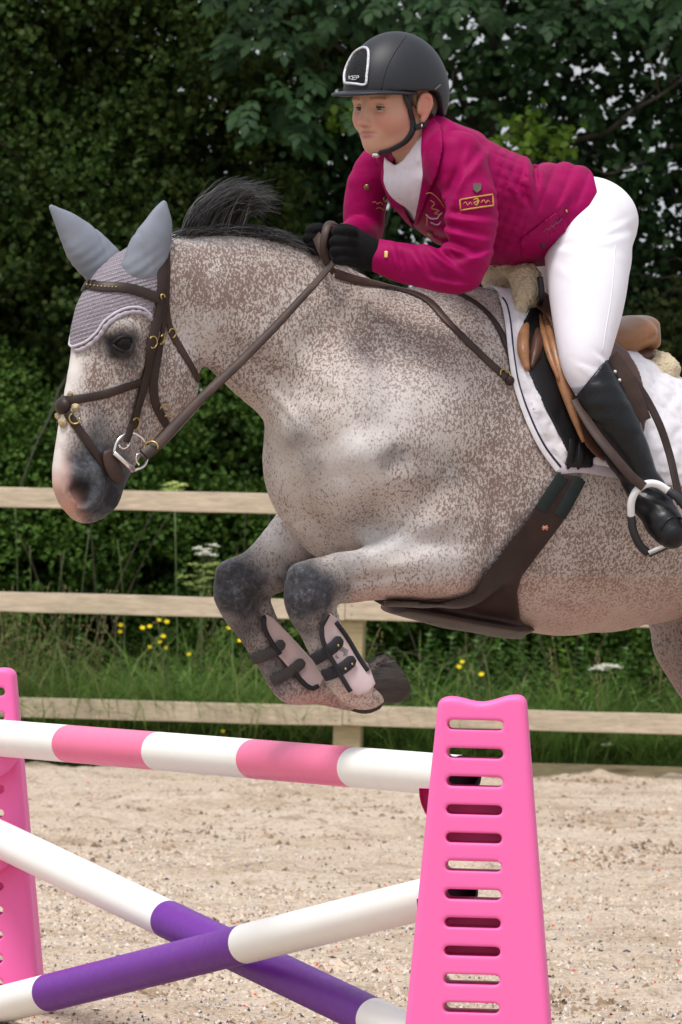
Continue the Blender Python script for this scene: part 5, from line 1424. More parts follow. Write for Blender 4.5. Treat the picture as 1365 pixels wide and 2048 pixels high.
# slack loop round the near hand
P = np.array([hs(x, y, s) for x, y, s in catmull([(672, 449, -.09), (658, 449, -.12), (650, 470, -.135), (647, 500, -.135), (655, 526, -.125), (668, 545, -.115)], 4)])
mb = MB(); mb.ribbon(P, np.tile(V3, (len(P), 1)), np.linspace(.021, .015, len(P)), .004); mb.build('rein_loop', M_strap2, reins, auto=50)
P = np.array([hs(x, y, s) for x, y, s in catmull([(618, 462, .02), (632, 470, -.06), (645, 500, -.11), (660, 530, -.115)], 4)])
mb = MB(); mb.ribbon(P, np.tile(V3, (len(P), 1)), .024, .004); mb.build('rein_loop', M_strap2, reins, auto=50)

mart = empty('martingale', hs(860, 700, -.2), 'dark leather breastplate straps lying on the horse shoulder in front of the saddle pad', 'martingale')
def body_strap(name, pts, wpx, parent, m, lift=.003, th=.004, n=6):
    return strap(name, pts, wpx, m, parent, n=n, lift=lift, th=th)
body_strap('neck_strap', [(668, 548), (715, 562), (780, 576), (850, 598), (895, 645), (940, 690), (980, 728), (1012, 756)], [24, 22, 18, 15, 16, 16], mart, M_strap2)
body_strap('wither_strap', [(915, 588), (950, 607), (985, 640), (1010, 685), (1025, 730), (1020, 764)], [12, 13, 15, 16], mart, M_strap)
buckle(1008, 752, 50, .014, .012, mart, lift=.010)
p, nn = rayf(1018, 763); mb = MB(); mb.ball(p + nn * .006, (.012, .012, .012)); mb.build('ring', M_strap, mart)

# ---- saddle pad
pad = empty('saddle_pad', hs(1180, 820, -.25), 'white quilted saddle pad edged with a navy line, lying under the saddle', 'saddle pad')
_b = NB('white_quilting'); _v = _b.coord(); _q = _b.voro(_v, 34, rnd=.7, feature='SMOOTH_F1')
_b.base(_b.ramp(_b.noise(_v, 30, 4, .6), [(.3, (0.60, 0.57, 0.62)), (.7, (0.76, 0.74, 0.78))])); _b.rough(.85); _b.bump(_q, .55, .012); _b.bump(_b.noise(_v, 380, 2), .25, .001); M_quilt = _b.m
PP = [(972, 562), (1000, 588), (1011, 628), (1018, 700), (1028, 770), (1056, 850), (1085, 905), (1114, 946), (1170, 946), (1240, 958), (1300, 968), (1400, 976), (1480, 962), (1505, 880), (1480, 780), (1420, 640), (1000, 440), (960, 520)]
def quilt(P, u, v):
    e = -poly_sd(u, v, PP); q = np.abs(np.sin((u * .8 + v * .6) / 15)) * np.abs(np.sin((u * .6 - v * .8) / 15)); q2 = vnoise(P, 38, 4)
    return np.where(e > 22, .004 * np.sqrt(q) + .004 * q2, 0)
lo, hi = region_box([(965, 520), (1510, 980)], -.36, .36)
_o, PV, PQ = shell('pad', PP, lo, hi, -.002, .011, M_quilt, pad, puff=quilt, h=.0045)
pad_bvh = bvh_of(PV, PQ)
ln = [(990, 582), (1012, 605), (1022, 650), (1028, 710), (1040, 775), (1066, 845), (1092, 895), (1122, 934)]
P, N = surf_path(ln, pad_bvh, 8, .001); mb = MB(); mb.tube(P, .0026, 6); mb.build('navy_piping', M_navy, pad)
P, N = surf_path([(1122, 951), (1170, 953), (1240, 963), (1300, 971), (1400, 978)], pad_bvh, 8, .001)
if len(P) < 6: P, N = surf_path([(1122, 941), (1170, 941), (1240, 953), (1300, 961), (1400, 968)], pad_bvh, 8, .001)
mb = MB(); mb.tube(P, .0024, 6); mb.build('navy_piping', M_navy, pad)
strap('binding', [(1122, 938), (1170, 936), (1240, 948), (1320, 958)], 20, simple('lilac_binding', (0.50, 0.44, 0.50), .8, .1), pad, bvh=pad_bvh, lift=-.0005, th=.0025)
strap('binding', [(983, 572), (1004, 596), (1015, 640), (1022, 705), (1033, 772), (1060, 848), (1087, 900), (1116, 940)], 10, simple('white_binding', (0.70, 0.68, 0.72), .8, .1), pad, bvh=pad_bvh, lift=-.0008, th=.002)

# ---- girth with belly guard
girth = empty('girth', hs(1060, 1080, -.24), 'dark brown leather girth widening into a belly guard under the horse', 'girth')
M_girth = leather('girth_leather', (0.028, 0.014, 0.013), .5)
GP = [(1124, 950), (1112, 952), (1070, 1015), (1008, 1095), (968, 1148), (948, 1186), (925, 1195), (880, 1207), (770, 1200), (770, 1330), (1050, 1330), (1046, 1268), (1041, 1237), (1035, 1184), (1044, 1153), (1088, 1095), (1128, 1042), (1170, 958), (1150, 952)]
lo, hi = region_box([(775, 900), (1190, 1290)], -.33, .33)
def guard(f):
    hchain(f, [(790, 1216, 0, 11, 6), (850, 1228, 0, 13, 7), (920, 1243, 0, 14, 8), (1000, 1256, 0, 14, 8), (1035, 1258, 0, 10, 8)], sub=2, blend=.02)
shell('belly_guard', GP, lo, hi, -.003, .016, M_girth, girth, extra=guard, h=.0045)
for pts in ([(1122, 952), (1100, 985), (1078, 1018)], [(1156, 957), (1136, 995), (1116, 1030)]):
    strap('elastic', pts, 26, simple('green_elastic', (0.008, 0.016, 0.016), .9, .3, 60, .5, 400, .002), girth, lift=.015, th=.003)
p, nn = rayf(1087, 1052)
for a in (45, -45, 0):
    mb = MB(); t = unit(np.array([math.cos(R_(a)), 0, math.sin(R_(a))])); mb.tube(np.array([p + nn * .017 - t * .008, p + nn * .017 + t * .008]), .0022, 6)
    mb.build('badge', simple('copper_badge', (0.55, 0.20, 0.13), .5, bump=0), girth)
for x0, x1, y in ((845, 880, 1245),):
    mb = MB(); P = np.array([hs(x, yy, -.03) for x, yy in catmull([(840, 1228), (852, 1240), (875, 1245), (900, 1240)], 4)]); mb.tube(P, .003, 6); mb.build('stud_loop', M_black, girth)
for x in (1145, 1165):
    strap('billet', [(x, 880), (x - 4, 915), (x - 8, 950)], 16, M_black, girth, bvh=pad_bvh, lift=.004, th=.003)

# ---- saddle
saddle = empty('saddle', hs(1190, 700, 0), 'brown leather jumping saddle with tan knee rolls and a shiny cantle', 'saddle')
def solid(name, rows_list, m, parent, h=.004, subs=4, n=HN, blend=.012, mod=None):
    allP = [hs(*r[:3]) for rows in rows_list for r in rows]; R = max(r[3] * max(1, r[4]) for rows in rows_list for r in rows) / PXM
    f = Field(np.min(allP, 0) - R - .02, np.max(allP, 0) + R + .02, h)
    for rows in rows_list: hchain(f, rows, n, sub=subs, blend=blend)
    if mod: mod(f)
    V, Q = f.mesh(); V = relax(V, Q, 2, .5); return mobj(name, V, Q, m, parent), V, Q
solid('seat', [[(1284, 652, 0, 22, 3.2), (1286, 684, 0, 22, 3.2)], [(1262, 667, 0, 37, 2.6), (1225, 682, 0, 40, 2.6), (1180, 688, 0, 40, 2.4), (1130, 665, 0, 34, 1.8), (1095, 625, 0, 26, 1.5), (1082, 598, 0, 16, 2.0)]], M_seat, saddle)
solid('panel', [[(1272, 712, 0, 24, 3.0), (1220, 722, 0, 30, 3.0), (1150, 730, 0, 30, 3.0)], [(1277, 727, 0, 22, 3.1), (1220, 745, 0, 30, 3.2)]], M_panel, saddle, blend=.004)
FP = [(1070, 612), (1098, 640), (1116, 700), (1134, 765), (1152, 830), (1172, 892), (1215, 925), (1262, 915), (1292, 850), (1285, 760), (1262, 712), (1240, 690), (1100, 590)]
lo, hi = region_box([(1060, 580), (1300, 940)], -.40, .40)
shell('flap', spoly(FP), lo, hi, .040, .047, M_panel, saddle)
SP = [(1048, 640), (1042, 690), (1058, 745), (1085, 805), (1112, 860), (1134, 905), (1132, 932), (1184, 936), (1190, 915), (1230, 900), (1240, 700), (1090, 600)]
lo, hi = region_box([(1035, 580), (1250, 920)], -.38, .38)
shell('sweat_flap', spoly(SP), lo, hi, .012, .019, M_black, saddle)
def lifted(pts, off, n=5):
    W = catmull(np.array(pts, float), n); out = []
    for w_ in W:
        p, nn = ray(w_[0], w_[1])
        if p is None: p, nn = near(hs(w_[0], w_[1], -.2))
        q = p + nn * off; out.append(at(w_[0], w_[1], depth_of(q)))
    P = np.array(out)
    for _ in range(4): P[1:-1] = .25 * P[:-2] + .5 * P[1:-1] + .25 * P[2:]
    return P
def roll(name, pts, rr, off, m, flat=1.0):
    P = lifted(pts, off); r = np.interp(np.linspace(0, 1, len(P)), np.linspace(0, 1, len(rr)), rr) / PXM; mb = MB(); mb.tube(P, r, 14, flat=flat); return mb.build(name, m, saddle)
roll('knee_roll', [(1086, 624), (1100, 660), (1112, 710), (1128, 770), (1148, 832), (1168, 884)], [11, 15, 14, 12, 8, 4], .055, M_tan)
roll('knee_roll', [(1078, 628), (1088, 668), (1102, 716), (1120, 762)], [6, 8, 7, 4], .060, M_tan)
roll('knee_block', [(1056, 640), (1047, 672), (1047, 705), (1056, 740)], [6, 12, 12, 5], .040, M_tan)
roll('knee_block', [(1072, 655), (1075, 685), (1070, 712), (1063, 735)], [7, 13, 11, 4], .036, M_panel)
# fleece half pad under the saddle
def fluff(f):
    X, Y, Z = f.grid(); P = np.stack(np.broadcast_arrays(X, Y, Z), -1); m_ = np.abs(f.f) < .03
    f.f[m_] += (.007 * (vnoise(P[m_], 90, 5) - .5) + .006 * (vnoise(P[m_], 190, 6) - .5)).astype(np.float32)
half = empty('fleece_half_pad', hs(1300, 760, 0), 'cream fleece half pad bulging out under the saddle at front and back', 'half pad')
M_fl2 = simple('fleece', (0.66, 0.55, 0.38), 1.0, .15, 40, 1.0, 150, .012)
solid('rear_roll', [[(1300, 741, 0, 42, 2.6), (1270, 752, 0, 36, 3.0), (1200, 765, 0, 30, 3.4)]], M_fl2, half, mod=fluff)
solid('front_roll', [[(1052, 555, -.05, 30, 1.0), (1052, 590, -.075, 29, 1.0), (1040, 622, -.10, 14, 1), (1034, 655, -.13, 10, 1)], [(990, 545, .07, 30, 1.0), (1000, 590, .09, 26, 1)], [(1052, 555, -.05, 28, 1.0), (1020, 535, .02, 22, 1), (990, 545, .07, 28, 1)]], M_fl2, half, mod=fluff)
_m = MB(); _m.tube(lifted([(1080, 555), (1084, 590), (1078, 615)], .05), .008, 8); _m.build('pommel_ring', M_black, saddle)

# stirrups
def stirrup(sgn):
    o = empty('stirrup', hs(1290, 990, -.36 * -sgn if sgn < 0 else .36), 'white metal stirrup with black rubber sides hanging at the rider near foot' if sgn < 0 else 'stirrup on the far side of the horse at the hidden foot', 'stirrup', 'stirrups')
    f = (lambda x, y, s=.40: hs(x, y, sgn * s))
    def tb(name, pts, r, m, parent, **kw):
        P = np.array([f(*p) for p in catmull(np.array([(*p, .40) if len(p) == 2 else p for p in pts], float), 5)]); mb = MB(); mb.tube(P, r, 10, **kw); return mb.build(name, m, parent)
    iron = tb('iron', [(1263, 1035, .43), (1263, 1005, .44), (1273, 982, .45), (1293, 968, .455), (1316, 969, .46), (1340, 984, .465)], .0095, M_alu, o)
    tb('rubber_side', [(1263, 1032, .43), (1267, 1062, .43), (1280, 1090, .43), (1296, 1106, .43)], .0105, M_rubber, o)
    tb('rubber_side', [(1338, 982, .465), (1358, 998, .48), (1380, 1028, .49), (1392, 1062, .49)], .0105, M_rubber, o)
    mb = MB(); a, b_ = f(1298, 1109, .43), f(1396, 1064, .49); t = unit(b_ - a); mb.tube(np.array([a, b_]), .017, 4, nrm=(0, 0, 1), flat=.45); tr = mb.build('tread', M_rubber, o, smooth=False)
    mb = MB(); mb.tube(np.array([a, b_]) + np.array([0, -.012, .004]), .006, 6); mb.build('tread_edge', M_alu, tr)
    return o
stirrup(-1)
def leath(pts, wd, parent, m=M_strap2, nr=HN * -1):
    P = np.array([hs(*p) for p in catmull(np.array(pts, float), 6)]); mb = MB(); mb.ribbon(P, np.tile(nr, (len(P), 1)), wd, .004); return mb.build('stirrup_leather', m, parent, auto=50)
for sg in (-1, 1):
    leath([(1150, 800, sg * .34), (1185, 858, sg * .39), (1224, 908, sg * .435), (1262, 952, sg * .455), (1288, 974, sg * .462)], .024, saddle, nr=HN * sg)
    leath([(1225, 715, sg * .30), (1275, 770, sg * .33), (1315, 840, sg * .36), (1338, 905, sg * .38), (1352, 965, sg * .41), (1362, 1010, sg * .43)], .020, saddle, M_strap, nr=HN * sg)
leath([(1222, 712, -.335), (1250, 750, -.345), (1272, 800, -.35), (1288, 842, -.35)], .040, saddle, M_strap2)

# ---- tendon boots
M_boot = simple('pink_beige_boot_shell', (0.52, 0.40, 0.40), .45, .06, 10, .1); M_neo = simple('black_neoprene', (0.010, 0.009, 0.014), .75, .2)
def tendon_boot(label, poly, s, sd_, trim, straps_, studs, vee=None, sm=None):
    c = np.mean(poly, 0); o = empty('tendon_boot', hs(c[0], c[1], s), label, 'horse boot', 'tendon boots on the forelegs')
    lo, hi = region_box([(poly[:, 0].min(), poly[:, 1].min()), (poly[:, 0].max(), poly[:, 1].max())], s - .08, s + .08)
    _, V, Q = shell('shell', poly, lo, hi, -.003, .0125, M_boot, o, side=sd_, h=.0032, rx=3); bv = bvh_of(V, Q)
    for t_ in trim:
        W = catmull(np.array(t_, float), 6); P = []
        for x, y in W:
            a = ray(x, y, bv)
            if a[0] is None: a = near(hs(x, y, s - (.05 if s < 0 else .05)), bv)
            P.append(a[0] + a[1] * .001)
        P = np.array(P)
        for _ in range(2): P[1:-1] = .25 * P[:-2] + .5 * P[1:-1] + .25 * P[2:]
        mb = MB(); mb.tube(P, .0062, 8); mb.build('trim', M_neo, o)
    for t_, w_ in straps_:
        W = catmull(np.array(t_, float), 6); P, N = [], []
        for x, y in W:
            a = ray(x, y, bv); b_ = ray(x, y)
            p, nn = a if (a[0] is not None and (b_[0] is None or depth_of(a[0]) <= depth_of(b_[0]) + .02)) else b_
            if p is None: continue
            P.append(p + nn * .003); N.append(nn)
        P, N = np.array(P), np.array(N)
        for _ in range(3): P[1:-1] = .25 * P[:-2] + .5 * P[1:-1] + .25 * P[2:]; N[1:-1] = unit(.25 * N[:-2] + .5 * N[1:-1] + .25 * N[2:])
        mb = MB(); ww = np.full(len(P), w_ / PXM); ww[-1] *= .55; ww[-2] *= .85
        mb.ribbon(P, N, ww, .006); mb.build('strap', sm or M_neo, o, auto=50)
    for x, y in studs:
        p, nn = rayf(x, y, bv)
        if p is not None: mb = MB(); mb.ball(p + nn * .010, .0035, seg=8, rings=5); mb.build('stud', M_brass, o)
    if vee:
        V_, N_ = [], None
        for x, y in vee:
            p, nn = rayf(x, y, bv); V_.append(p + nn * .0012)
        mobj('emblem', V_, [tuple(range(len(V_)))], simple('grey_print', (0.20, 0.18, 0.18), .6, bump=0), o, smooth=False)
NBP = np.array([(650, 1234), (660, 1226), (674, 1236), (696, 1268), (720, 1308), (742, 1340), (752, 1368), (738, 1385), (716, 1392), (700, 1384), (684, 1356), (670, 1330), (652, 1300), (642, 1270), (644, 1246)], float)
tendon_boot('pink beige tendon boot on the near foreleg with black studded tongues', NBP, -.18, -1, [[(657, 1228), (645, 1250), (641, 1275), (648, 1302), (668, 1336), (682, 1362), (700, 1386)], [(672, 1244), (695, 1276), (716, 1312), (736, 1342)]],
            [([(630, 1318), (650, 1306), (668, 1292), (680, 1278)], 24), ([(650, 1350), (668, 1344), (688, 1334), (706, 1318)], 24)], [(672, 1292), (700, 1330), (688, 1338)], [(683, 1293), (697, 1300), (694, 1310), (674, 1318), (670, 1313)])
FBP = np.array([(524, 1236), (532, 1228), (546, 1236), (572, 1262), (606, 1298), (636, 1332), (648, 1356), (640, 1372), (622, 1380), (604, 1362), (580, 1338), (554, 1308), (534, 1280), (524, 1256)], float)
tendon_boot('pink beige tendon boot on the far foreleg closed by two grey straps', FBP, .17, 1, [[(530, 1228), (528, 1252), (540, 1280), (560, 1308)], [(590, 1345), (606, 1364), (624, 1377), (640, 1374)]],
            [([(505, 1318), (525, 1312), (548, 1300), (566, 1284)], 22), ([(545, 1362), (565, 1352), (588, 1338), (606, 1322)], 22)], [], None, M_webb)
# ================================================================== THE RIDER
person = empty('person', hs(1150, 700, 0), 'rider in a magenta jacket, white breeches and dark helmet crouching forward over the horse', 'person')
TR = R_(30); RN = np.array([-math.sin(TR), math.cos(TR), 0]); RP0 = hs(1130, 470, 0)
def rs(px, py, s=0.0): return plane_pt(px, py, RN, RP0 + RN * s)
def rchain(f, rows, dr=0.0, fn=None, n=None, **kw):
    fn = fn or rs; n = RN if n is None else n
    P = [fn(*r[:3]) for r in rows]; f.chain(P, [max((r[3] + dr) / PXM, .004) for r in rows], [r[4] if len(r) > 4 else 1 for r in rows], n=n, **kw)
# head frame
TH3 = R_(46); FD3 = np.array([-math.cos(TH3), -math.sin(TH3), 0]); FL3 = np.array([-math.sin(TH3), math.cos(TH3), 0])
_t = R_(4); FU3 = np.array([0, 0, 1.]); FF = unit(FD3 * math.cos(_t) - FU3 * math.sin(_t)); FU = unit(FU3 * math.cos(_t) + FD3 * math.sin(_t))
HC = rs(789, 187, 0.0)
def hd(f, l, u): return HC + FF * f + FL3 * l + FU * u
HAX = np.array([FF, FL3, FU])
TORSO = [(1170, 448, 0, 84, 1.55), (1095, 436, 0, 98, 1.45), (1015, 424, 0, 108, 1.4), (945, 392, 0, 112, 1.45), (885, 358, 0, 96, 1.6), (850, 330, 0, 62, 1.7)]
ARM_N = [(915, 322, -.17, 58), (940, 392, -.215, 53), (943, 462, -.235, 49), (926, 538, -.24, 45), (868, 540, -.215, 41), (805, 526, -.17, 37), (752, 512, -.13, 33)]
ARM_F = [(790, 318, .17, 50), (748, 350, .21, 46), (731, 412, .23, 44), (728, 462, .22, 40), (690, 480, .14, 34), (655, 478, .09, 28)]
THIGH_N = [(1176, 440, -.07, 86), (1176, 520, -.15, 86), (1175, 600, -.23, 74), (1171, 680, -.29, 57), (1170, 730, -.315, 45), (1184, 770, -.325, 38)]
def thigh_rows(sg): return [(x - (0 if sg < 0 else 26 + 14 * i), y, abs(s) * sg, r) for i, (x, y, s, r) in enumerate(THIGH_N)]
CALF_N = [(1183, 748, -.325, 41), (1204, 806, -.345, 49), (1238, 870, -.357, 47), (1267, 930, -.366, 39), (1288, 972, -.375, 33), (1297, 995, -.385, 34)]
FOOT_N = [(1296, 990, -.38, 33), (1312, 1020, -.41, 35), (1330, 1048, -.44, 36), (1344, 1068, -.465, 29)]
def far_rows(rows): return [(x - 95, y, -s, r) for x, y, s, r in rows]

RF = Field(rs(1400, 1120, 0) * [0, 0, 0] + np.array([-0.12, 17.2, .98]), np.array([0.90, 18.42, 2.64]), .004)
def head(F):
    F.ell(hd(-.012, 0, .030), (.108, .086, .105), HAX, .01)
    F.ell(hd(.030, 0, -.046), (.070, .066, .080), HAX, .03)
    F.ell(hd(.045, 0, -.012), (.056, .070, .050), HAX, .02)
    for s in (-1, 1):
        F.chain([hd(-.020, s * .059, -.078), hd(.020, s * .045, -.106), hd(.058, s * .018, -.122), hd(.072, 0, -.123)], [.019, .018, .018, .018], sub=3, blend=.03)
        F.ell(hd(.058, s * .041, -.062), (.034, .028, .030), HAX, .03)
        F.ell(hd(.083, s * .034, -.014), (.014, .026, .010), HAX, .012)
        F.ell(hd(.104, s * .033, -.034), (.020, .021, .011), HAX, .018, 'sub')
        # ear: rim, lobe and hollow
        e = lambda a, b, c=.0: hd(-.006 + a, s * (.083 + c), -.036 + b)
        F.ell(e(-.004, .002, .004), (.015, .010, .028), HAX, .008)
        F.chain([e(.012, -.012, .004), e(.014, .010, .007), e(.004, .030, .010), e(-.014, .028, .014), e(-.020, .008, .014), e(-.012, -.016, .010), e(.002, -.030, .006)], [.0055, .0055, .006, .0065, .006, .0055, .0075], sub=4, blend=.006)
        F.ell(e(-.002, .002, .026), (.011, .013, .019), HAX, .005, 'sub')
    F.chain([hd(.088, 0, -.014), hd(.100, 0, -.036), hd(.110, 0, -.056), hd(.117, 0, -.068)], [.0085, .009, .0095, .0110], sub=4, blend=.018)
    for s in (-1, 1): 
        F.ell(hd(.104, s * .0115, -.072), (.011, .007, .0075), HAX, .008)
        F.ell(hd(.112, s * .007, -.0815), (.005, .0035, .004), HAX, .003, 'sub')
    F.ell(hd(.085, 0, -.098), (.014, .030, .018), HAX, .02)
    F.chain([hd(.084, -.027, -.0930), hd(.0960, -.010, -.0925), hd(.0982, 0, -.0935), hd(.0960, .010, -.0925), hd(.084, .027, -.0930)], [.003, .0050, .0050, .0050, .003], sub=4, blend=.006)
    F.chain([hd(.084, -.023, -.0985), hd(.0945, -.010, -.1025), hd(.0965, 0, -.103), hd(.0945, .010, -.1025), hd(.084, .023, -.0985)], [.003, .0058, .0062, .0058, .003], sub=4, blend=.006)
    F.chain([hd(.090, -.028, -.0950), hd(.104, 0, -.0980), hd(.090, .028, -.0950)], [.0018, .0018, .0018], sub=4, blend=.004, op='sub')
    F.ell(hd(.078, 0, -.121), (.017, .020, .014), HAX, .018)
    # neck
    F.chain([hd(-.040, 0, -.06), rs(826, 282, 0), rs(846, 330, 0)], [.056, .056, .066], sub=3, blend=.035)
def body(F):
    rchain(F, TORSO, -22, sub=2, blend=.03); rchain(F, ARM_N[:-1], -19, sub=2, blend=.02); rchain(F, ARM_F[:-1], -17, sub=2, blend=.02); rchain(F, [ARM_N[-2], ARM_N[-1]], -17, sub=1, blend=.02); rchain(F, [ARM_F[-2], ARM_F[-1]], -15, sub=1, blend=.02)
    for sg in (-1, 1):
        rchain(F, thigh_rows(sg), -14, hs, HN, sub=2, blend=.03)
    rchain(F, CALF_N, -8, hs, HN, sub=2, blend=.02); rchain(F, FOOT_N, -9, hs, HN, sub=2, blend=.02)
    rchain(F, far_rows(CALF_N), -8, hs, HN, sub=2, blend=.02); rchain(F, far_rows(FOOT_N), -9, hs, HN, sub=2, blend=.02)
    rchain(F, [(752, 512, -.13, 22), (715, 497, -.12, 20)], 0, sub=1, blend=.02); rchain(F, [(655, 478, .09, 20), (640, 474, .06, 18)], 0, sub=1, blend=.02)
head(RF); body(RF)
V, Q = RF.mesh(); V = relax(V, Q, 1, .45)
_b = NB('skin'); _v = _b.coord(); _c = _b.mix(_b.ramp(_b.noise(_v, 45, 4, .7), [(.4, 0), (.7, .5)]), (0.56, 0.325, 0.235), (0.60, 0.31, 0.23))
_c = _b.mix(_b.attr('blush'), _c, (0.56, 0.20, 0.155)); _c = _b.mix(_b.attr('lips'), _c, (0.40, 0.11, 0.11)); _c = _b.mix(_b.attr('browline'), _c, (0.13, 0.07, 0.04))
_b.base(_c); _b.rough(.5); _b.set(Subsurface_Weight=.12, Subsurface_Radius=(.9, .3, .15), Subsurface_Scale=.006, Specular_IOR_Level=.35); _b.bump(_b.noise(_v, 520, 3), .12, .0006); M_skin = _b.m
rb = mobj('body', V, Q, M_skin, person)
def local(V): 
    D = V - HC; return D @ FF, D @ FL3, D @ FU
f_, l_, u_ = local(V)
g3 = lambda a, b, c, ra, rb_: np.exp(-(((l_ - a) / ra) ** 2 + ((u_ - b) / rb_) ** 2) ** 1.5) * (f_ > c)
set_attr(rb, 'blush', np.clip(np.maximum(.55 * g3(-.045, -.066, .02, .026, .024), .55 * g3(.045, -.066, .02, .026, .024)) + .4 * g3(0, -.072, .1, .012, .012) + .6 * (np.abs(l_) > .079) * (f_ < .01) * (u_ < .01), 0, 1))
set_attr(rb, 'lips', np.maximum(g3(0, -.0925, .06, .024, .0042), g3(0, -.1025, .06, .021, .0055)) * .9)
arch = lambda s: np.exp(-(((u_ - (-.014 + .004 * np.cos((s * l_ - .034) / .02))) / .0032) ** 2)) * (np.abs(s * l_ - .036) < .021) * (f_ > .03) * .8
set_attr(rb, 'browline', np.clip(arch(1) + arch(-1) + .7 * np.exp(-((l_ + .079) / .012) ** 2 - ((u_ + .005) / .022) ** 2) * (f_ > .0) * (f_ < .05), 0, 1))
r_bvh = bvh_of(V, Q)
M_scl = simple('eye_white', (0.34, 0.28, 0.25), .25, .05, bump=0); M_iris = simple('eye_iris', (0.045, 0.05, 0.045), .15, bump=0); M_lash = simple('lash', (0.03, 0.018, 0.012), .7, bump=0)
for s in (-1, 1):
    c = hd(.0775, s * .0335, -.0345); eb = MB(); eb.ball(c, .0125, None, 18, 12); e = eb.build('eye', M_scl, person)
    look = unit(FF * 1.0 + FL3 * .1 - FU * .22); ib = MB(); ib.ball(c + look * .0064, (.0080, .0080, .0080), None, 14, 10); ib.build('iris', M_iris, e)
    for sg, m, rr, lo_ in ((1, M_skin, .0034, .0028), (-1, M_skin, .0030, -.0052)):
        W = np.array([c + FL3 * (-.0145 * math.cos(a)) + FF * (.0125 * math.sin(a) - .001) + FU * (lo_ + sg * .0025 * math.sin(a) - .001 * math.cos(a) * 0) for a in np.linspace(.12, math.pi - .12, 12)])
        mb = MB(); mb.tube(W, rr, 8); mb.build('eyelid', m, e)
    W = np.array([c + FL3 * (-.0148 * math.cos(a)) + FF * (.0150 * math.sin(a) - .001) + FU * (.0006 + .0022 * math.sin(a)) for a in np.linspace(.1, math.pi - .1, 12)])
    mb = MB(); mb.tube(W, .0021, 6); mb.build('lashes', M_lash, e)

# ---- hair tucked under the helmet
M_brownhair = simple('brown_hair', (0.075, 0.038, 0.018), .6, .4, 90, .4, 400, .002, stretch=(1, 1, .2))
hf = Field(HC - .17, HC + .15, .004)
hf.ell(hd(-.055, 0, -.020), (.060, .084, .062), HAX, .01)
for s in (-1, 1): hf.ell(hd(-.042, s * .076, -.030), (.024, .016, .036), HAX, .01)
for s in (-1, 1): hf.chain([hd(.022, s * .076, .02), hd(.016, s * .080, -.018), hd(.008, s * .080, -.034)], [.014, .009, .004], sub=3, blend=.01)
V, Q = hf.mesh(); mobj('hair', V, Q, M_brownhair, person)

# ---- helmet
M_hel = simple('helmet_shell', (0.016, 0.0175, 0.023), .5, .08, 40, .25, 900, .0006, Specular_IOR_Level=.35); M_hel2 = simple('helmet_dark', (0.008, 0.008, 0.010), .6)
f = Field(HC + np.array([-.24, -.24, -.12]), HC + np.array([.2, .2, .2]), .0035); f.ell(hd(-.008, 0, .004), (.145, .113, .147), HAX, .0); HELF = Field.__new__(Field); HELF.h, HELF.lo, HELF.dim, HELF.f = f.h, f.lo, f.dim, f.f.copy()
X, Y, Z = f.grid(); lf = (X - HC[0]) * FF[0] + (Y - HC[1]) * FF[1] + (Z - HC[2]) * FF[2]; lu = (X - HC[0]) * FU[0] + (Y - HC[1]) * FU[1] + (Z - HC[2]) * FU[2]; ll = (X - HC[0]) * FL3[0] + (Y - HC[1]) * FL3[1]
inn = f.f + .019; f.f = np.maximum(f.f, -inn)
cut = .004 - .062 / (1 + np.exp((lf + .058) / .008)); f.f = np.maximum(f.f, cut - lu).astype(np.float32)
V, Q = f.mesh(); V = relax(V, Q, 3, .5)
helmet = mobj('helmet', V, Q, M_hel, person); h_bvh = bvh_of(V, Q)
f = Field(HC + np.array([-.26, -.26, -.06]), HC + np.array([.15, .15, .07]), .003)
X, Y, Z = f.grid(); lf = (X - HC[0]) * FF[0] + (Y - HC[1]) * FF[1] + (Z - HC[2]) * FF[2]; lu = (X - HC[0]) * FU[0] + (Y - HC[1]) * FU[1] + (Z - HC[2]) * FU[2]; ll = (X - HC[0]) * FL3[0] + (Y - HC[1]) * FL3[1]
srf = .010 + .06 * (lf - .10) * (lf > .1) * 0 - 1.1 * ll ** 2 - 1.4 * np.maximum(lf - .09, 0) ** 2
e = np.sqrt(((lf - .062) / .118) ** 2 + (ll / .104) ** 2) - 1
d = np.maximum(np.abs(lu - srf) - .0038, e * .1); d = np.maximum(d, .02 - lf)
ins_ = np.sqrt(((lf + .014) / .120) ** 2 + (ll / .098) ** 2) - 1; d = np.maximum(d, -ins_ * .1)
f.f = np.broadcast_to(d, f.dim).astype(np.float32); V, Q = f.mesh(); V = relax(V, Q, 2, .5); mobj('peak', V, Q, M_hel, helmet)
def hsurf(pts, lift, n=8):
    P, N = surf_path(pts, h_bvh, n, lift); return P, N
P, N = hsurf([(812, 72), (800, 88), (783, 115), (770, 145), (762, 180)], -.0008); mb = MB(); mb.tube(P, .0028, 6); mb.build('seam', M_hel2, helmet)
P, N = hsurf([(838, 196), (860, 186), (880, 170)], .002); mb = MB(); mb.tube(P, .002, 6); mb.build('rim', simple('rim_braid', (.10, .09, .08), .8), helmet)
AR = [(692, 166), (692, 148), (698, 126), (708, 110), (722, 99), (732, 97), (738, 103), (738, 125), (735, 150), (732, 169), (712, 168)]
W = catmull(np.array(AR + [AR[0]], float), 5); P, N = [], []
for x, y in W:
    p, nn = rayf(x, y, h_bvh); P.append(p + nn * .0022); N.append(nn)
_lo, _hi = np.min(P, 0) - .02, np.max(P, 0) + .02; _f = HELF.fine(_lo, _hi, .002); _X, _Y, _Z = _f.grid(); _P = np.stack(np.broadcast_arrays(_X, _Y, _Z), -1).reshape(-1, 3); _u, _v, _ = proj(_P)
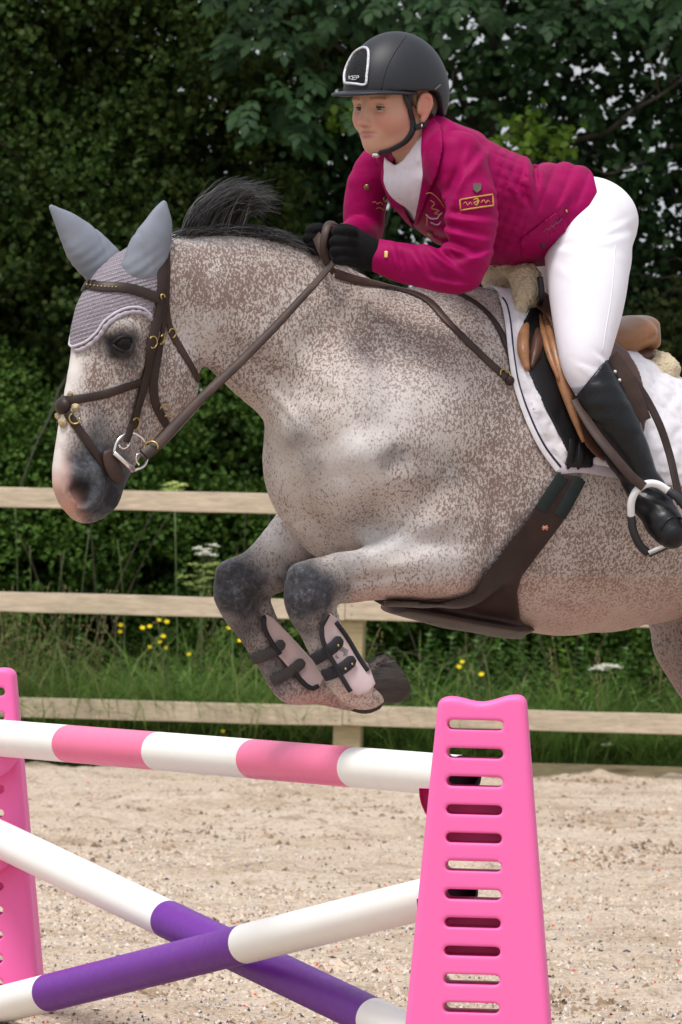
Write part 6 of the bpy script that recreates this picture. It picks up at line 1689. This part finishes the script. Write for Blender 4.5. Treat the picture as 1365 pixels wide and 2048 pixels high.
_pd = (poly_sd(_u, _v, AR) / PXM).reshape(_f.dim); _f.f = np.maximum(np.maximum(_f.f - .0022, -.003 - _f.f), _pd).astype(np.float32); _V, _Q = _f.mesh()
mobj('vent_panel', _V, _Q, simple('vent_mesh', (.004, .004, .006), .5, .3, 200, .8, 300, .004, Specular_IOR_Level=.2), helmet)
mb = MB(); mb.tube(np.array(P) + np.array(N) * .001, .0036, 8); mb.build('vent_border', simple('crystal_border', (0.62, 0.62, 0.66), .25, .3, 300, .8, 500, .003, metal=.3), helmet)
for a, b_ in (((706, 113), (706, 160)), ((716, 106), (716, 160)), ((726, 102), (726, 160)), ((700, 125), (736, 125)), ((697, 140), (735, 140))):
    A_, na = rayf(*a, h_bvh); B_, nb_ = rayf(*b_, h_bvh); t = np.linspace(0, 1, 6)[:, None]; mb = MB(); mb.tube(A_ * (1 - t) + B_ * t + na * .0052, .0007, 5); mb.build('vent_bar', M_hel, helmet)
def word(txt, px0, px1, py, hpx, bvh, m, parent, lift=.004, slope=0.0, w_=.0009):
    """small raised lettering following a surface"""
    GL = {'K': [[(0, 0), (0, 1)], [(1, 0), (0, .5), (1, 1)]], 'E': [[(1, 0), (0, 0), (0, 1), (1, 1)], [(0, .5), (.8, .5)]], 'P': [[(0, 1), (0, 0), (.8, 0), (1, .25), (.8, .5), (0, .5)]],
          '~': [[(0, .3), (.2, 0), (.4, .6), (.6, .2), (.8, 1), (1, .4)]], 'o': [[(0, .4), (.5, 0), (1, .5), (.5, 1), (0, .6), (.3, .3), (.7, .6)]], 'l': [[(.2, 0), (.5, 1), (.8, .6)]], 'm': [[(0, 1), (.15, .3), (.4, 1), (.6, .3), (.85, 1), (1, .7)]]}
    n = len(txt); cw = (px1 - px0) / n; mb = MB()
    for i, c in enumerate(txt):
        for path in GL.get(c, []):
            P = []
            for gx, gy in path:
                x = px0 + cw * (i + .08 + .78 * gx); y = py + slope * (x - px0) + hpx * gy; p, nn = rayf(x, y, bvh); P.append(p + nn * lift)
            mb.tube(np.array(P), w_, 5)
    return mb.build('lettering', m, parent)
word('KEP', 702, 722, 153, 7, h_bvh, simple('white_letter', (.75, .75, .78), .4, bump=0), helmet, .006)
# harness
hm = MB()
def harness(name, pts, wpx, lift=.003):
    P, N = surf_path(pts, r_bvh, 6, lift); mb = MB(); mb.ribbon(P, N, wpx / PXM, .004); return mb.build(name, M_rubber, helmet, auto=50)
harness('chin_strap', [(817, 186), (817, 205), (819, 225), (824, 242), (824, 262), (812, 280), (795, 291), (775, 300), (758, 304)], 12)
harness('rear_strap', [(862, 222), (856, 238), (845, 250), (828, 256)], 11, .006)
harness('front_strap', [(806, 186), (812, 205), (818, 222)], 8, .004)
p, nn = rayf(840, 252, r_bvh); mb = MB(); mb.ball(p + nn * .008, (.004, .003, .007), None, 8, 6); mb.build('strap_slider', M_steel, helmet)
p, nn = rayf(752, 306, r_bvh); mb = MB(); mb.ball(p + nn * .006, (.010, .008, .007), None, 8, 6); mb.build('strap_buckle', M_steel, helmet)

# ---- jacket
_b = NB('magenta_quilted_cotton'); _v = _b.coord(); _c = _b.ramp(_b.noise(_v, 9, 4, .65), [(.3, (0.225, 0.001, 0.060)), (.7, (0.31, 0.0015, 0.088))])
_b.base(_c); _b.rough(.6); _b.set(Specular_IOR_Level=.1); _b.bump(_b.noise(_b.coord((1, 1, 1.3), (0, R_(20), 0)), 11, 3, .5, .4), .35, .02); _b.bump(_b.noise(_v, 900, 2), .2, .0006); M_jack = _b.m
M_jack2 = simple('magenta_edge', (0.22, 0.003, 0.06), .7, .2)
JF = Field(np.array([-0.05, 17.1, 1.80]), np.array([.72, 18.36, 2.40]), .004)
rchain(JF, TORSO, 0, sub=3, blend=.03)
rchain(JF, [(1178, 400, -.02, 50, 2.2), (1120, 390, 0, 55, 2)], sub=1, blend=.06)
rchain(JF, [(870, 262, -.02, 30, 2.0), (905, 300, 0, 50, 2)], sub=1, blend=.05)
rchain(JF, ARM_N, 0, sub=3, blend=.025); rchain(JF, ARM_F, 0, sub=3, blend=.025)
# standing collar
rchain(JF, [(838, 318, -.075, 9), (852, 285, -.072, 12), (862, 256, -.055, 13), (866, 242, -.02, 13), (858, 244, .03, 12), (820, 262, .07, 11), (785, 290, .08, 10), (768, 318, .07, 9)], sub=4, blend=.02)
JF.comb(tuple(slice(0, d_) for d_ in JF.dim), np.zeros(1, np.float32) - 5, 0, 'int')
X, Y, Z = JF.grid(); PT = np.stack(np.broadcast_arrays(X, Y, Z), -1)
nb_ = np.abs(JF.f) < .03; pts = PT[nb_]; uu, vv, dd_ = proj(pts)
def fold(px, py, ang, span, wdt, amp):
    a = R_(ang); du, dv = uu - px, vv - py; al = du * math.cos(a) + dv * math.sin(a); ac = -du * math.sin(a) + dv * math.cos(a) + .003 * al * al / max(span, 1) * 3
    return amp * np.exp(-(al / span) ** 2) * (np.exp(-((ac - wdt) / wdt) ** 2) - np.exp(-((ac + wdt * .2) / wdt) ** 2))
disp = .004 * (vnoise(pts * [1, 1, 2.0], 17, 4) - .5) + .005 * (vnoise(pts, 9, 8) - .5)
nearside = ((pts - RP0) @ RN) < .02
for a in ((935, 430, 6, 45, 9, .006), (930, 462, 14, 45, 8, .006), (915, 492, 22, 42, 8, .007), (890, 515, 40, 30, 7, .006), (850, 530, 60, 30, 8, .005), (800, 520, 75, 26, 7, .004), (955, 505, -20, 35, 9, .005), (900, 560, 10, 40, 8, .004), (940, 330, -50, 60, 10, .004), (905, 380, -72, 60, 9, .006), (1068, 350, 84, 45, 8, .009), (1040, 380, 60, 45, 8, .005), (720, 400, 10, 30, 8, .005), (735, 440, 20, 30, 8, .006), (725, 350, -60, 40, 8, .004), (845, 470, 35, 40, 9, .004), (1130, 420, 120, 40, 10, .004)):
    disp = disp + fold(*a) * nearside
# quilting ridges over the back of the jacket
qd = (uu * .93 + vv * .37); ridge = np.abs(np.sin(qd * math.pi / 34)) ** .6
disp = disp + .0035 * (ridge - .6) * np.clip((uu - 1062) / 14, 0, 1) * np.clip((470 - vv + (uu - 1060) * -.3) / 40, 0, 1)
cell = np.abs(np.sin(qd * math.pi / 20)) ** .5 * np.abs(np.sin((uu * .37 - vv * .93) * math.pi / 20)) ** .5
disp = disp + .0028 * (cell - .5) * np.clip((uu - 985) / 10, 0, 1) * np.clip((1062 - uu) / 10, 0, 1)
JF.f[nb_] -= (1.7 * disp).astype(np.float32)
HEM = [(400, 100), (1100, 200), (1187, 350), (1199, 400), (1193, 440), (1150, 486), (1092, 536), (1010, 548), (960, 640), (400, 640)]
nb_ = JF.f < .03; pts = PT[nb_]; uu, vv, dd_ = proj(pts)
cutd = poly_sd(uu, vv, HEM) / PXM
arm = ((pts - RP0) @ RN)
isarm = (uu < 990)
JF.f[nb_] = np.maximum(JF.f[nb_], np.where(isarm, -1, cutd)).astype(np.float32)
SHF = Field.__new__(Field); SHF.h, SHF.lo, SHF.dim, SHF.f = JF.h, JF.lo, JF.dim, JF.f.copy()
VEE = [(782, 322), (800, 296), (846, 244), (850, 262), (846, 300), (846, 350), (838, 400), (827, 455), (812, 425), (795, 385)]
nb_ = (JF.f < .03) & (JF.f > -.04); pts = PT[nb_]; uu, vv, dd_ = proj(pts)
pr = np.maximum(poly_sd(uu, vv, VEE) / PXM, dd_ - depth_of(rs(860, 350, 0.04))); pr = np.maximum(pr, -(JF.f[nb_] + .012))
JF.f[nb_] = np.maximum(JF.f[nb_], -pr).astype(np.float32)
V, Q = JF.mesh(); V = taubin(V, Q, 2)
jacket = mobj('jacket', V, Q, M_jack, person); j_bvh = bvh_of(V, Q)
def jshell(name, poly, t0, t1, m, parent, s0=-.35, s1=.2, base=None, pad_=.03):
    Qp = np.array([rs(x, y, s) for x, y in poly for s in (s0, s1)]); base = base or SHF
    lo = np.maximum(Qp.min(0) - pad_, base.lo + .008); hi = np.minimum(Qp.max(0) + pad_, base.lo + base.h * (base.dim - 2))
    f = base.fine(lo, hi, .0035); X, Y, Z = f.grid(); P = np.stack(np.broadcast_arrays(X, Y, Z), -1); nb_ = (f.f < t1 + .02) & (f.f > t0 - .02); p = P[nb_]; u, v, d = proj(p)
    pd = poly_sd(u, v, poly) / PXM; dd = f.f[nb_]
    lim = d - depth_of(rs(poly[0][0], poly[0][1], .10))
    g = np.full(f.f.shape, .05, np.float32); g[nb_] = np.maximum(np.maximum(np.maximum(dd - t1, t0 - dd), pd), lim); f.f = g; V, Q = f.mesh(); V, Q = largest(V, Q); V = relax(V, Q, 2, .5)
    return mobj(name, V, Q, m, parent)
jshell('lapel', [(846, 238), (866, 234), (884, 252), (886, 300), (876, 345), (856, 392), (834, 450), (826, 456), (838, 400), (846, 350), (842, 300)], -.002, .010, M_jack, jacket)
jshell('lapel', [(790, 312), (772, 300), (748, 300), (734, 318), (732, 352), (748, 392), (785, 436), (826, 478), (830, 456), (812, 425), (797, 388), (784, 345)], -.002, .009, M_jack, jacket)
jshell('pocket_flap', [(1040, 478), (1112, 424), (1132, 436), (1134, 462), (1068, 520), (1044, 512)], -.002, .0045, M_jack, jacket)
# shirt with stock collar
M_shirt = simple('white_stock_shirt', (0.72, 0.68, 0.76), .8, .06, 25, .5, 60, .006, stretch=(2.5, 1, .6))
f = SHF.fine(rs(850, 460, -.22), rs(760, 230, .12), .004) if False else None
lo = np.min([rs(760, 470, -.2), rs(760, 470, .15), rs(870, 220, -.2), rs(870, 220, .15)], 0); hi = np.max([rs(760, 470, -.2), rs(760, 470, .15), rs(870, 220, -.2), rs(870, 220, .15)], 0)
lo = np.maximum(lo, SHF.lo + .008); hi = np.minimum(hi, SHF.lo + SHF.h * (SHF.dim - 2)); f = SHF.fine(lo, hi, .004); f.f = f.f + .0045
f.chain([rs(842, 268, 0), rs(826, 300, 0), rs(832, 350, 0)], [.059, .066, .080], sub=3, blend=.02)
X, Y, Z = f.grid(); P = np.stack(np.broadcast_arrays(X, Y, Z), -1); u, v, d = proj(P.reshape(-1, 3)); u = u.reshape(f.dim); v = v.reshape(f.dim)
top = (np.interp(u, [760, 778, 791, 805, 819, 832, 845, 870], [306, 322, 331, 322, 304, 283, 255, 215]) - v) / PXM; f.f = np.maximum(f.f, np.where(u < 900, top, 1)).astype(np.float32)
f.f = np.maximum(f.f, (u - 872) / PXM).astype(np.float32); f.f = np.maximum(f.f, (v - 462) / PXM).astype(np.float32)
V, Q = f.mesh(); V = relax(V, Q, 2, .5); mobj('shirt', V, Q, M_shirt, person)
# buttons, badges, embroidery
M_gold = simple('gold_thread', (0.48, 0.24, 0.06), .6, .35, 300, .6, 500, .001); M_lilacth = simple('lilac_thread', (0.50, 0.36, 0.50), .7, .3, 300, .5, 500, .001); M_btn = simple('bronze_snap', (0.22, 0.17, 0.07), .35, .3, metal=.8)
def jpath(name, pts, r, m, lift=.003, n=3, closed=False, parent=None):
    W = catmull(np.array(pts, float), n)
    if n == 1:
        W = np.vstack([W[i] * (1 - t) + W[i + 1] * t for i in range(len(W) - 1) for t in np.linspace(0, 1, 8)[:-1]] + [W[-1]])
    P = []
    for x, y in W:
        p, nn = rayf(x, y, j_bvh); P.append(p + nn * lift)
    mb = MB(); mb.tube(np.array(P), r, 6); return mb.build(name, m, parent or jacket)
badge = jpath('badge', [(920, 400), (984, 389), (986, 411), (923, 420), (920, 400)], .0022, M_gold, .002, 1)
jpath('badge_embroidery', [(928, 408), (932, 404), (936, 411), (941, 405), (944, 410)], .0011, M_gold, .002, 2, parent=badge); jpath('badge_embroidery', [(947, 400), (956, 398), (954, 410), (948, 406), (958, 402), (952, 412)], .0018, M_gold, .002, 2, parent=badge)
jpath('badge_embroidery', [(962, 406), (967, 400), (971, 407), (975, 401), (979, 405)], .0011, M_gold, .002, 2, parent=badge)
P = [];
for x, y in ((946, 369), (961, 369), (961, 380), (953, 387), (946, 380)):
    p, nn = rayf(x, y, j_bvh); P += [p + nn * .006, p - nn * .002]
mobj('shield_badge', P, [(0, 2, 4, 6, 8), (0, 1, 3, 2), (2, 3, 5, 4), (4, 5, 7, 6), (6, 7, 9, 8), (8, 9, 1, 0)], simple('pewter', (.13, .10, .085), .4, metal=.7), jacket, smooth=False)
crest_e = jpath('chest_embroidery', [(858, 384), (866, 382), (876, 387), (884, 398), (888, 408)], .0013, M_gold, .0115)
jpath('embroidery_line', [(866, 396), (874, 402), (868, 410), (880, 414), (872, 420), (884, 424)], .0014, M_gold, .0115, parent=crest_e)
jpath('embroidery_line', [(857, 422), (866, 430), (878, 430), (890, 420)], .0018, M_lilacth, .012, parent=crest_e)
jpath('embroidery_line', [(866, 437), (876, 441), (888, 438)], .0018, M_lilacth, .012, parent=crest_e); jpath('embroidery_line', [(860, 428), (859, 444)], .0015, M_gold, .012, parent=crest_e)
jpath('chest_lettering', [(744, 405), (748, 402), (752, 407), (757, 403), (762, 408)], .0009, M_gold, .008, 2); jpath('chest_lettering', [(750, 416), (756, 414), (763, 419)], .0009, M_gold, .008, 2)
jpath('pocket_lettering', [(1086, 462), (1092, 455), (1095, 458), (1101, 449), (1104, 453), (1110, 443), (1113, 446), (1121, 436)], .0007, simple('grey_thread', (.28, .10, .16), .7), .005, 2)
for x, y, m in ((735, 373, M_btn), (765, 396, M_btn), (1085, 487, simple('dark_snap', (.05, .04, .045), .4, metal=.6)), (862, 465, M_btn)):
    p, nn = rayf(x, y, j_bvh); T = unit(np.cross(nn, [0, 0, 1.])); mb = MB(); mb.ball(p + nn * .010 if y < 420 else p + nn * .005, (.0075, .0035, .0075), np.column_stack([T, nn, np.cross(T, nn)]), 12, 8); mb.build('snap_button', m, jacket)
p, nn = rayf(773, 509, j_bvh); mb = MB(); T = unit(np.cross(nn, [0, 0, 1.])); mb.box(p + nn * .002, (.009, .006, .016), np.column_stack([T, nn, np.cross(T, nn)]), .002); mb.build('cuff_tab', simple('brass_tab', (.75, .5, .18), .4, metal=.4), jacket)
p, nn = rayf(1132, 422, j_bvh); mb = MB(); mb.ball(p + nn * .002, .004, None, 8, 6); mb.build('rivet', M_brass, jacket)

# ---- breeches
_b = NB('white_breeches'); _v = _b.coord(); _b.base(_b.ramp(_b.noise(_v, 6, 3, .6), [(.3, (0.70, 0.68, 0.75)), (.7, (0.78, 0.76, 0.83))])); _b.rough(.75); _b.set(Specular_IOR_Level=.2)
_b.bump(_b.noise(_b.coord((1, 1, 1.4)), 9, 3, .5, .5), .10, .01); _b.bump(_b.noise(_v, 700, 2), .12, .0006); M_bre = _b.m
BF = Field(np.array([.25, 17.15, 1.55]), np.array([.78, 18.45, 2.30]), .0045)
rchain(BF, [(1178, 442, 0, 79, 1.7), (1130, 445, 0, 75, 1.6), (1070, 440, 0, 70, 1.5)], sub=2, blend=.03)
for sg in (-1, 1):
    rchain(BF, thigh_rows(sg), 0, hs, HN, sub=9, blend=.04)
    hchain(BF, [(1188 - (0 if sg < 0 else 30), 450, sg * .06, 58, 1), (1188 - (0 if sg < 0 else 40), 520, sg * .12, 56, 1)], sub=2, blend=.05)
X, Y, Z = BF.grid(); PT = np.stack(np.broadcast_arrays(X, Y, Z), -1); nb_ = np.abs(BF.f) < .03; pts = PT[nb_]; uu, vv, dd_ = proj(pts); nearside = ((pts - HP0) @ HN) < 0.02
disp = .003 * (vnoise(pts, 12, 3) - .5)
for a in ((1190, 480, -12, 60, 8, .004), (1165, 497, 8, 60, 9, .003), (1215, 455, -25, 40, 7, .003), (1185, 735, 20, 30, 5, .003), (1195, 750, 30, 25, 5, .003), (1205, 715, 35, 20, 5, .003), (1150, 545, 30, 40, 10, .002)): disp = disp + fold(*a) * nearside
BF.f[nb_] -= disp.astype(np.float32)
V, Q = BF.mesh(); V = taubin(V, Q, 22); breeches = mobj('breeches', V, Q, M_bre, person); br_bvh = bvh_of(V, Q)
P, N = surf_path([(1232, 470), (1228, 540), (1222, 600), (1212, 660), (1205, 705)], br_bvh, 6, .0002); mb = MB(); mb.tube(P, .0012, 6); mb.build('side_seam', M_bre, breeches)
P, N = surf_path([(1148, 780), (1162, 780), (1182, 770), (1200, 752), (1214, 735)], br_bvh, 6, .001)
if len(P) > 4: mb = MB(); mb.ribbon(P, N, .018, .002); mb.build('cuff_band', simple('grey_sock', (.26, .27, .32), .8), breeches)
mb = MB(); p = rs(1218, 385, -.02); mb.tube(np.array([p, p + np.array([.004, 0, .012]), p + np.array([.009, 0, .022])]), [.003, .0035, .004], 8); mb.build('toggle', M_alu, breeches)

# ---- boots
M_bt = simple('boot_leather', (0.005, 0.005, 0.007), .36, .3, 14, .35, 30, .008, Specular_IOR_Level=.32)
def boot(sg):
    tr = (lambda r: r) if sg < 0 else far_rows
    allr = tr(CALF_N) + tr(FOOT_N); P = np.array([hs(*r[:3]) for r in allr]); f = Field(P.min(0) - .10, P.max(0) + .10, .004)
    rchain(f, tr(CALF_N), 2, hs, HN, sub=3, blend=.02); rchain(f, tr(FOOT_N), 1, hs, HN, sub=3, blend=.025)
    X, Y, Z = f.grid(); PT = np.stack(np.broadcast_arrays(X, Y, Z), -1); u, v, _ = proj(PT.reshape(-1, 3)); u = u.reshape(f.dim); v = v.reshape(f.dim); dx = 0 if sg < 0 else -95
    nbm = np.abs(f.f) < .02; pp = PT[nbm]
    f.f[nbm] -= (.004 * (vnoise(pp * [1, 1, 2.4], 22, 5) - .5) * 1.0 + .004 * np.sin((v[nbm] - .5 * u[nbm]) / 4.6) * np.exp(-((v[nbm] - 985) / 26) ** 2) * .8).astype(np.float32)
    a, b_ = np.array([1146 + dx, 800.]), np.array([1224 + dx, 704.]); n_ = np.array([-(b_ - a)[1], (b_ - a)[0]]); n_ = n_ / np.linalg.norm(n_)
    sd = -((u - a[0]) * n_[0] + (v - a[1]) * n_[1]) / PXM; f.f = np.maximum(f.f, sd).astype(np.float32)
    V, Q = f.mesh(); V = relax(V, Q, 2, .5); o = mobj('riding_boot', V, Q, M_bt, person)
    if sg < 0:
        bv = bvh_of(V, Q)
        P, N = surf_path([(1322, 1060), (1335, 1040), (1352, 1034), (1372, 1040)], bv, 5, .0005)
        if len(P) > 4: mb = MB(); mb.tube(P, .003, 6); mb.build('toe_seam', M_bt, o)
        P, N = surf_path([(1226, 716), (1242, 745), (1258, 785), (1272, 830)], bv, 5, .001)
        if len(P) > 4: mb = MB(); mb.tube(P, .0025, 6); mb.build('back_zip', M_rubber, o)
        for x, y in ((1240, 738), (1247, 756)):
            p, nn = rayf(x, y, bv); mb = MB(); mb.ball(p + nn * .002, .004, None, 8, 5); mb.build('stud', M_alu, o)
    return o
boot(-1); boot(1)

# ---- gloves: palm, four bent fingers and a thumb closed on the rein
M_glove = simple('black_knit_glove', (0.007, 0.007, 0.008), .9, .25, 60, .6, 500, .002, Specular_IOR_Level=.12)
def glove(near_):
    f = Field(rs(760, 560, -.24) * 0 + (rs(702, 500, -.12) if near_ else rs(640, 474, .05)) - .085, (rs(702, 500, -.12) if near_ else rs(640, 474, .05)) + .085, .0028)
    if near_:
        rchain(f, [(752, 511, -.13, 33, .85), (735, 506, -.13, 34, .8), (716, 498, -.125, 37, .72), (702, 494, -.12, 38, .55)], sub=3, blend=.01)
        for i, (y, r, x0) in enumerate(((462, 10.5, 672), (481, 11.5, 667), (500, 11, 667), (518, 9.8, 671))):
            rchain(f, [(706, y + 3, -.142, r), (690, y, -.158, r), (x0 + 6, y + 1, -.150, r * .95), (x0 + 3, y + 3, -.124, r * .9), (x0 + 18, y + 4, -.108, r * .85)], sub=4, blend=.004)
        rchain(f, [(725, 480, -.10, 15), (704, 463, -.095, 12.5), (684, 458, -.105, 11), (672, 461, -.118, 9)], sub=4, blend=.008)
    else:
        rchain(f, [(668, 482, .09, 28, .85), (650, 478, .065, 30, .7), (642, 476, .05, 27, .55)], sub=3, blend=.01)
        for i, (y, r, x0) in enumerate(((462, 9.5, 616), (476, 10.5, 613), (490, 10, 618), (502, 9, 626))):
            rchain(f, [(645, y + 1, .03, r), (630, y - 1, .015, r), (x0 + 4, y, .02, r * .95), (x0 + 4, y + 2, .045, r * .9), (x0 + 16, y + 3, .06, r * .85)], sub=4, blend=.004)
        rchain(f, [(655, 466, .04, 12), (640, 456, .03, 10.5), (625, 456, .025, 9)], sub=4, blend=.008)
    V, Q = f.mesh(); V = relax(V, Q, 1, .5); return mobj('glove', V, Q, M_glove, person)
glove(True); glove(False)
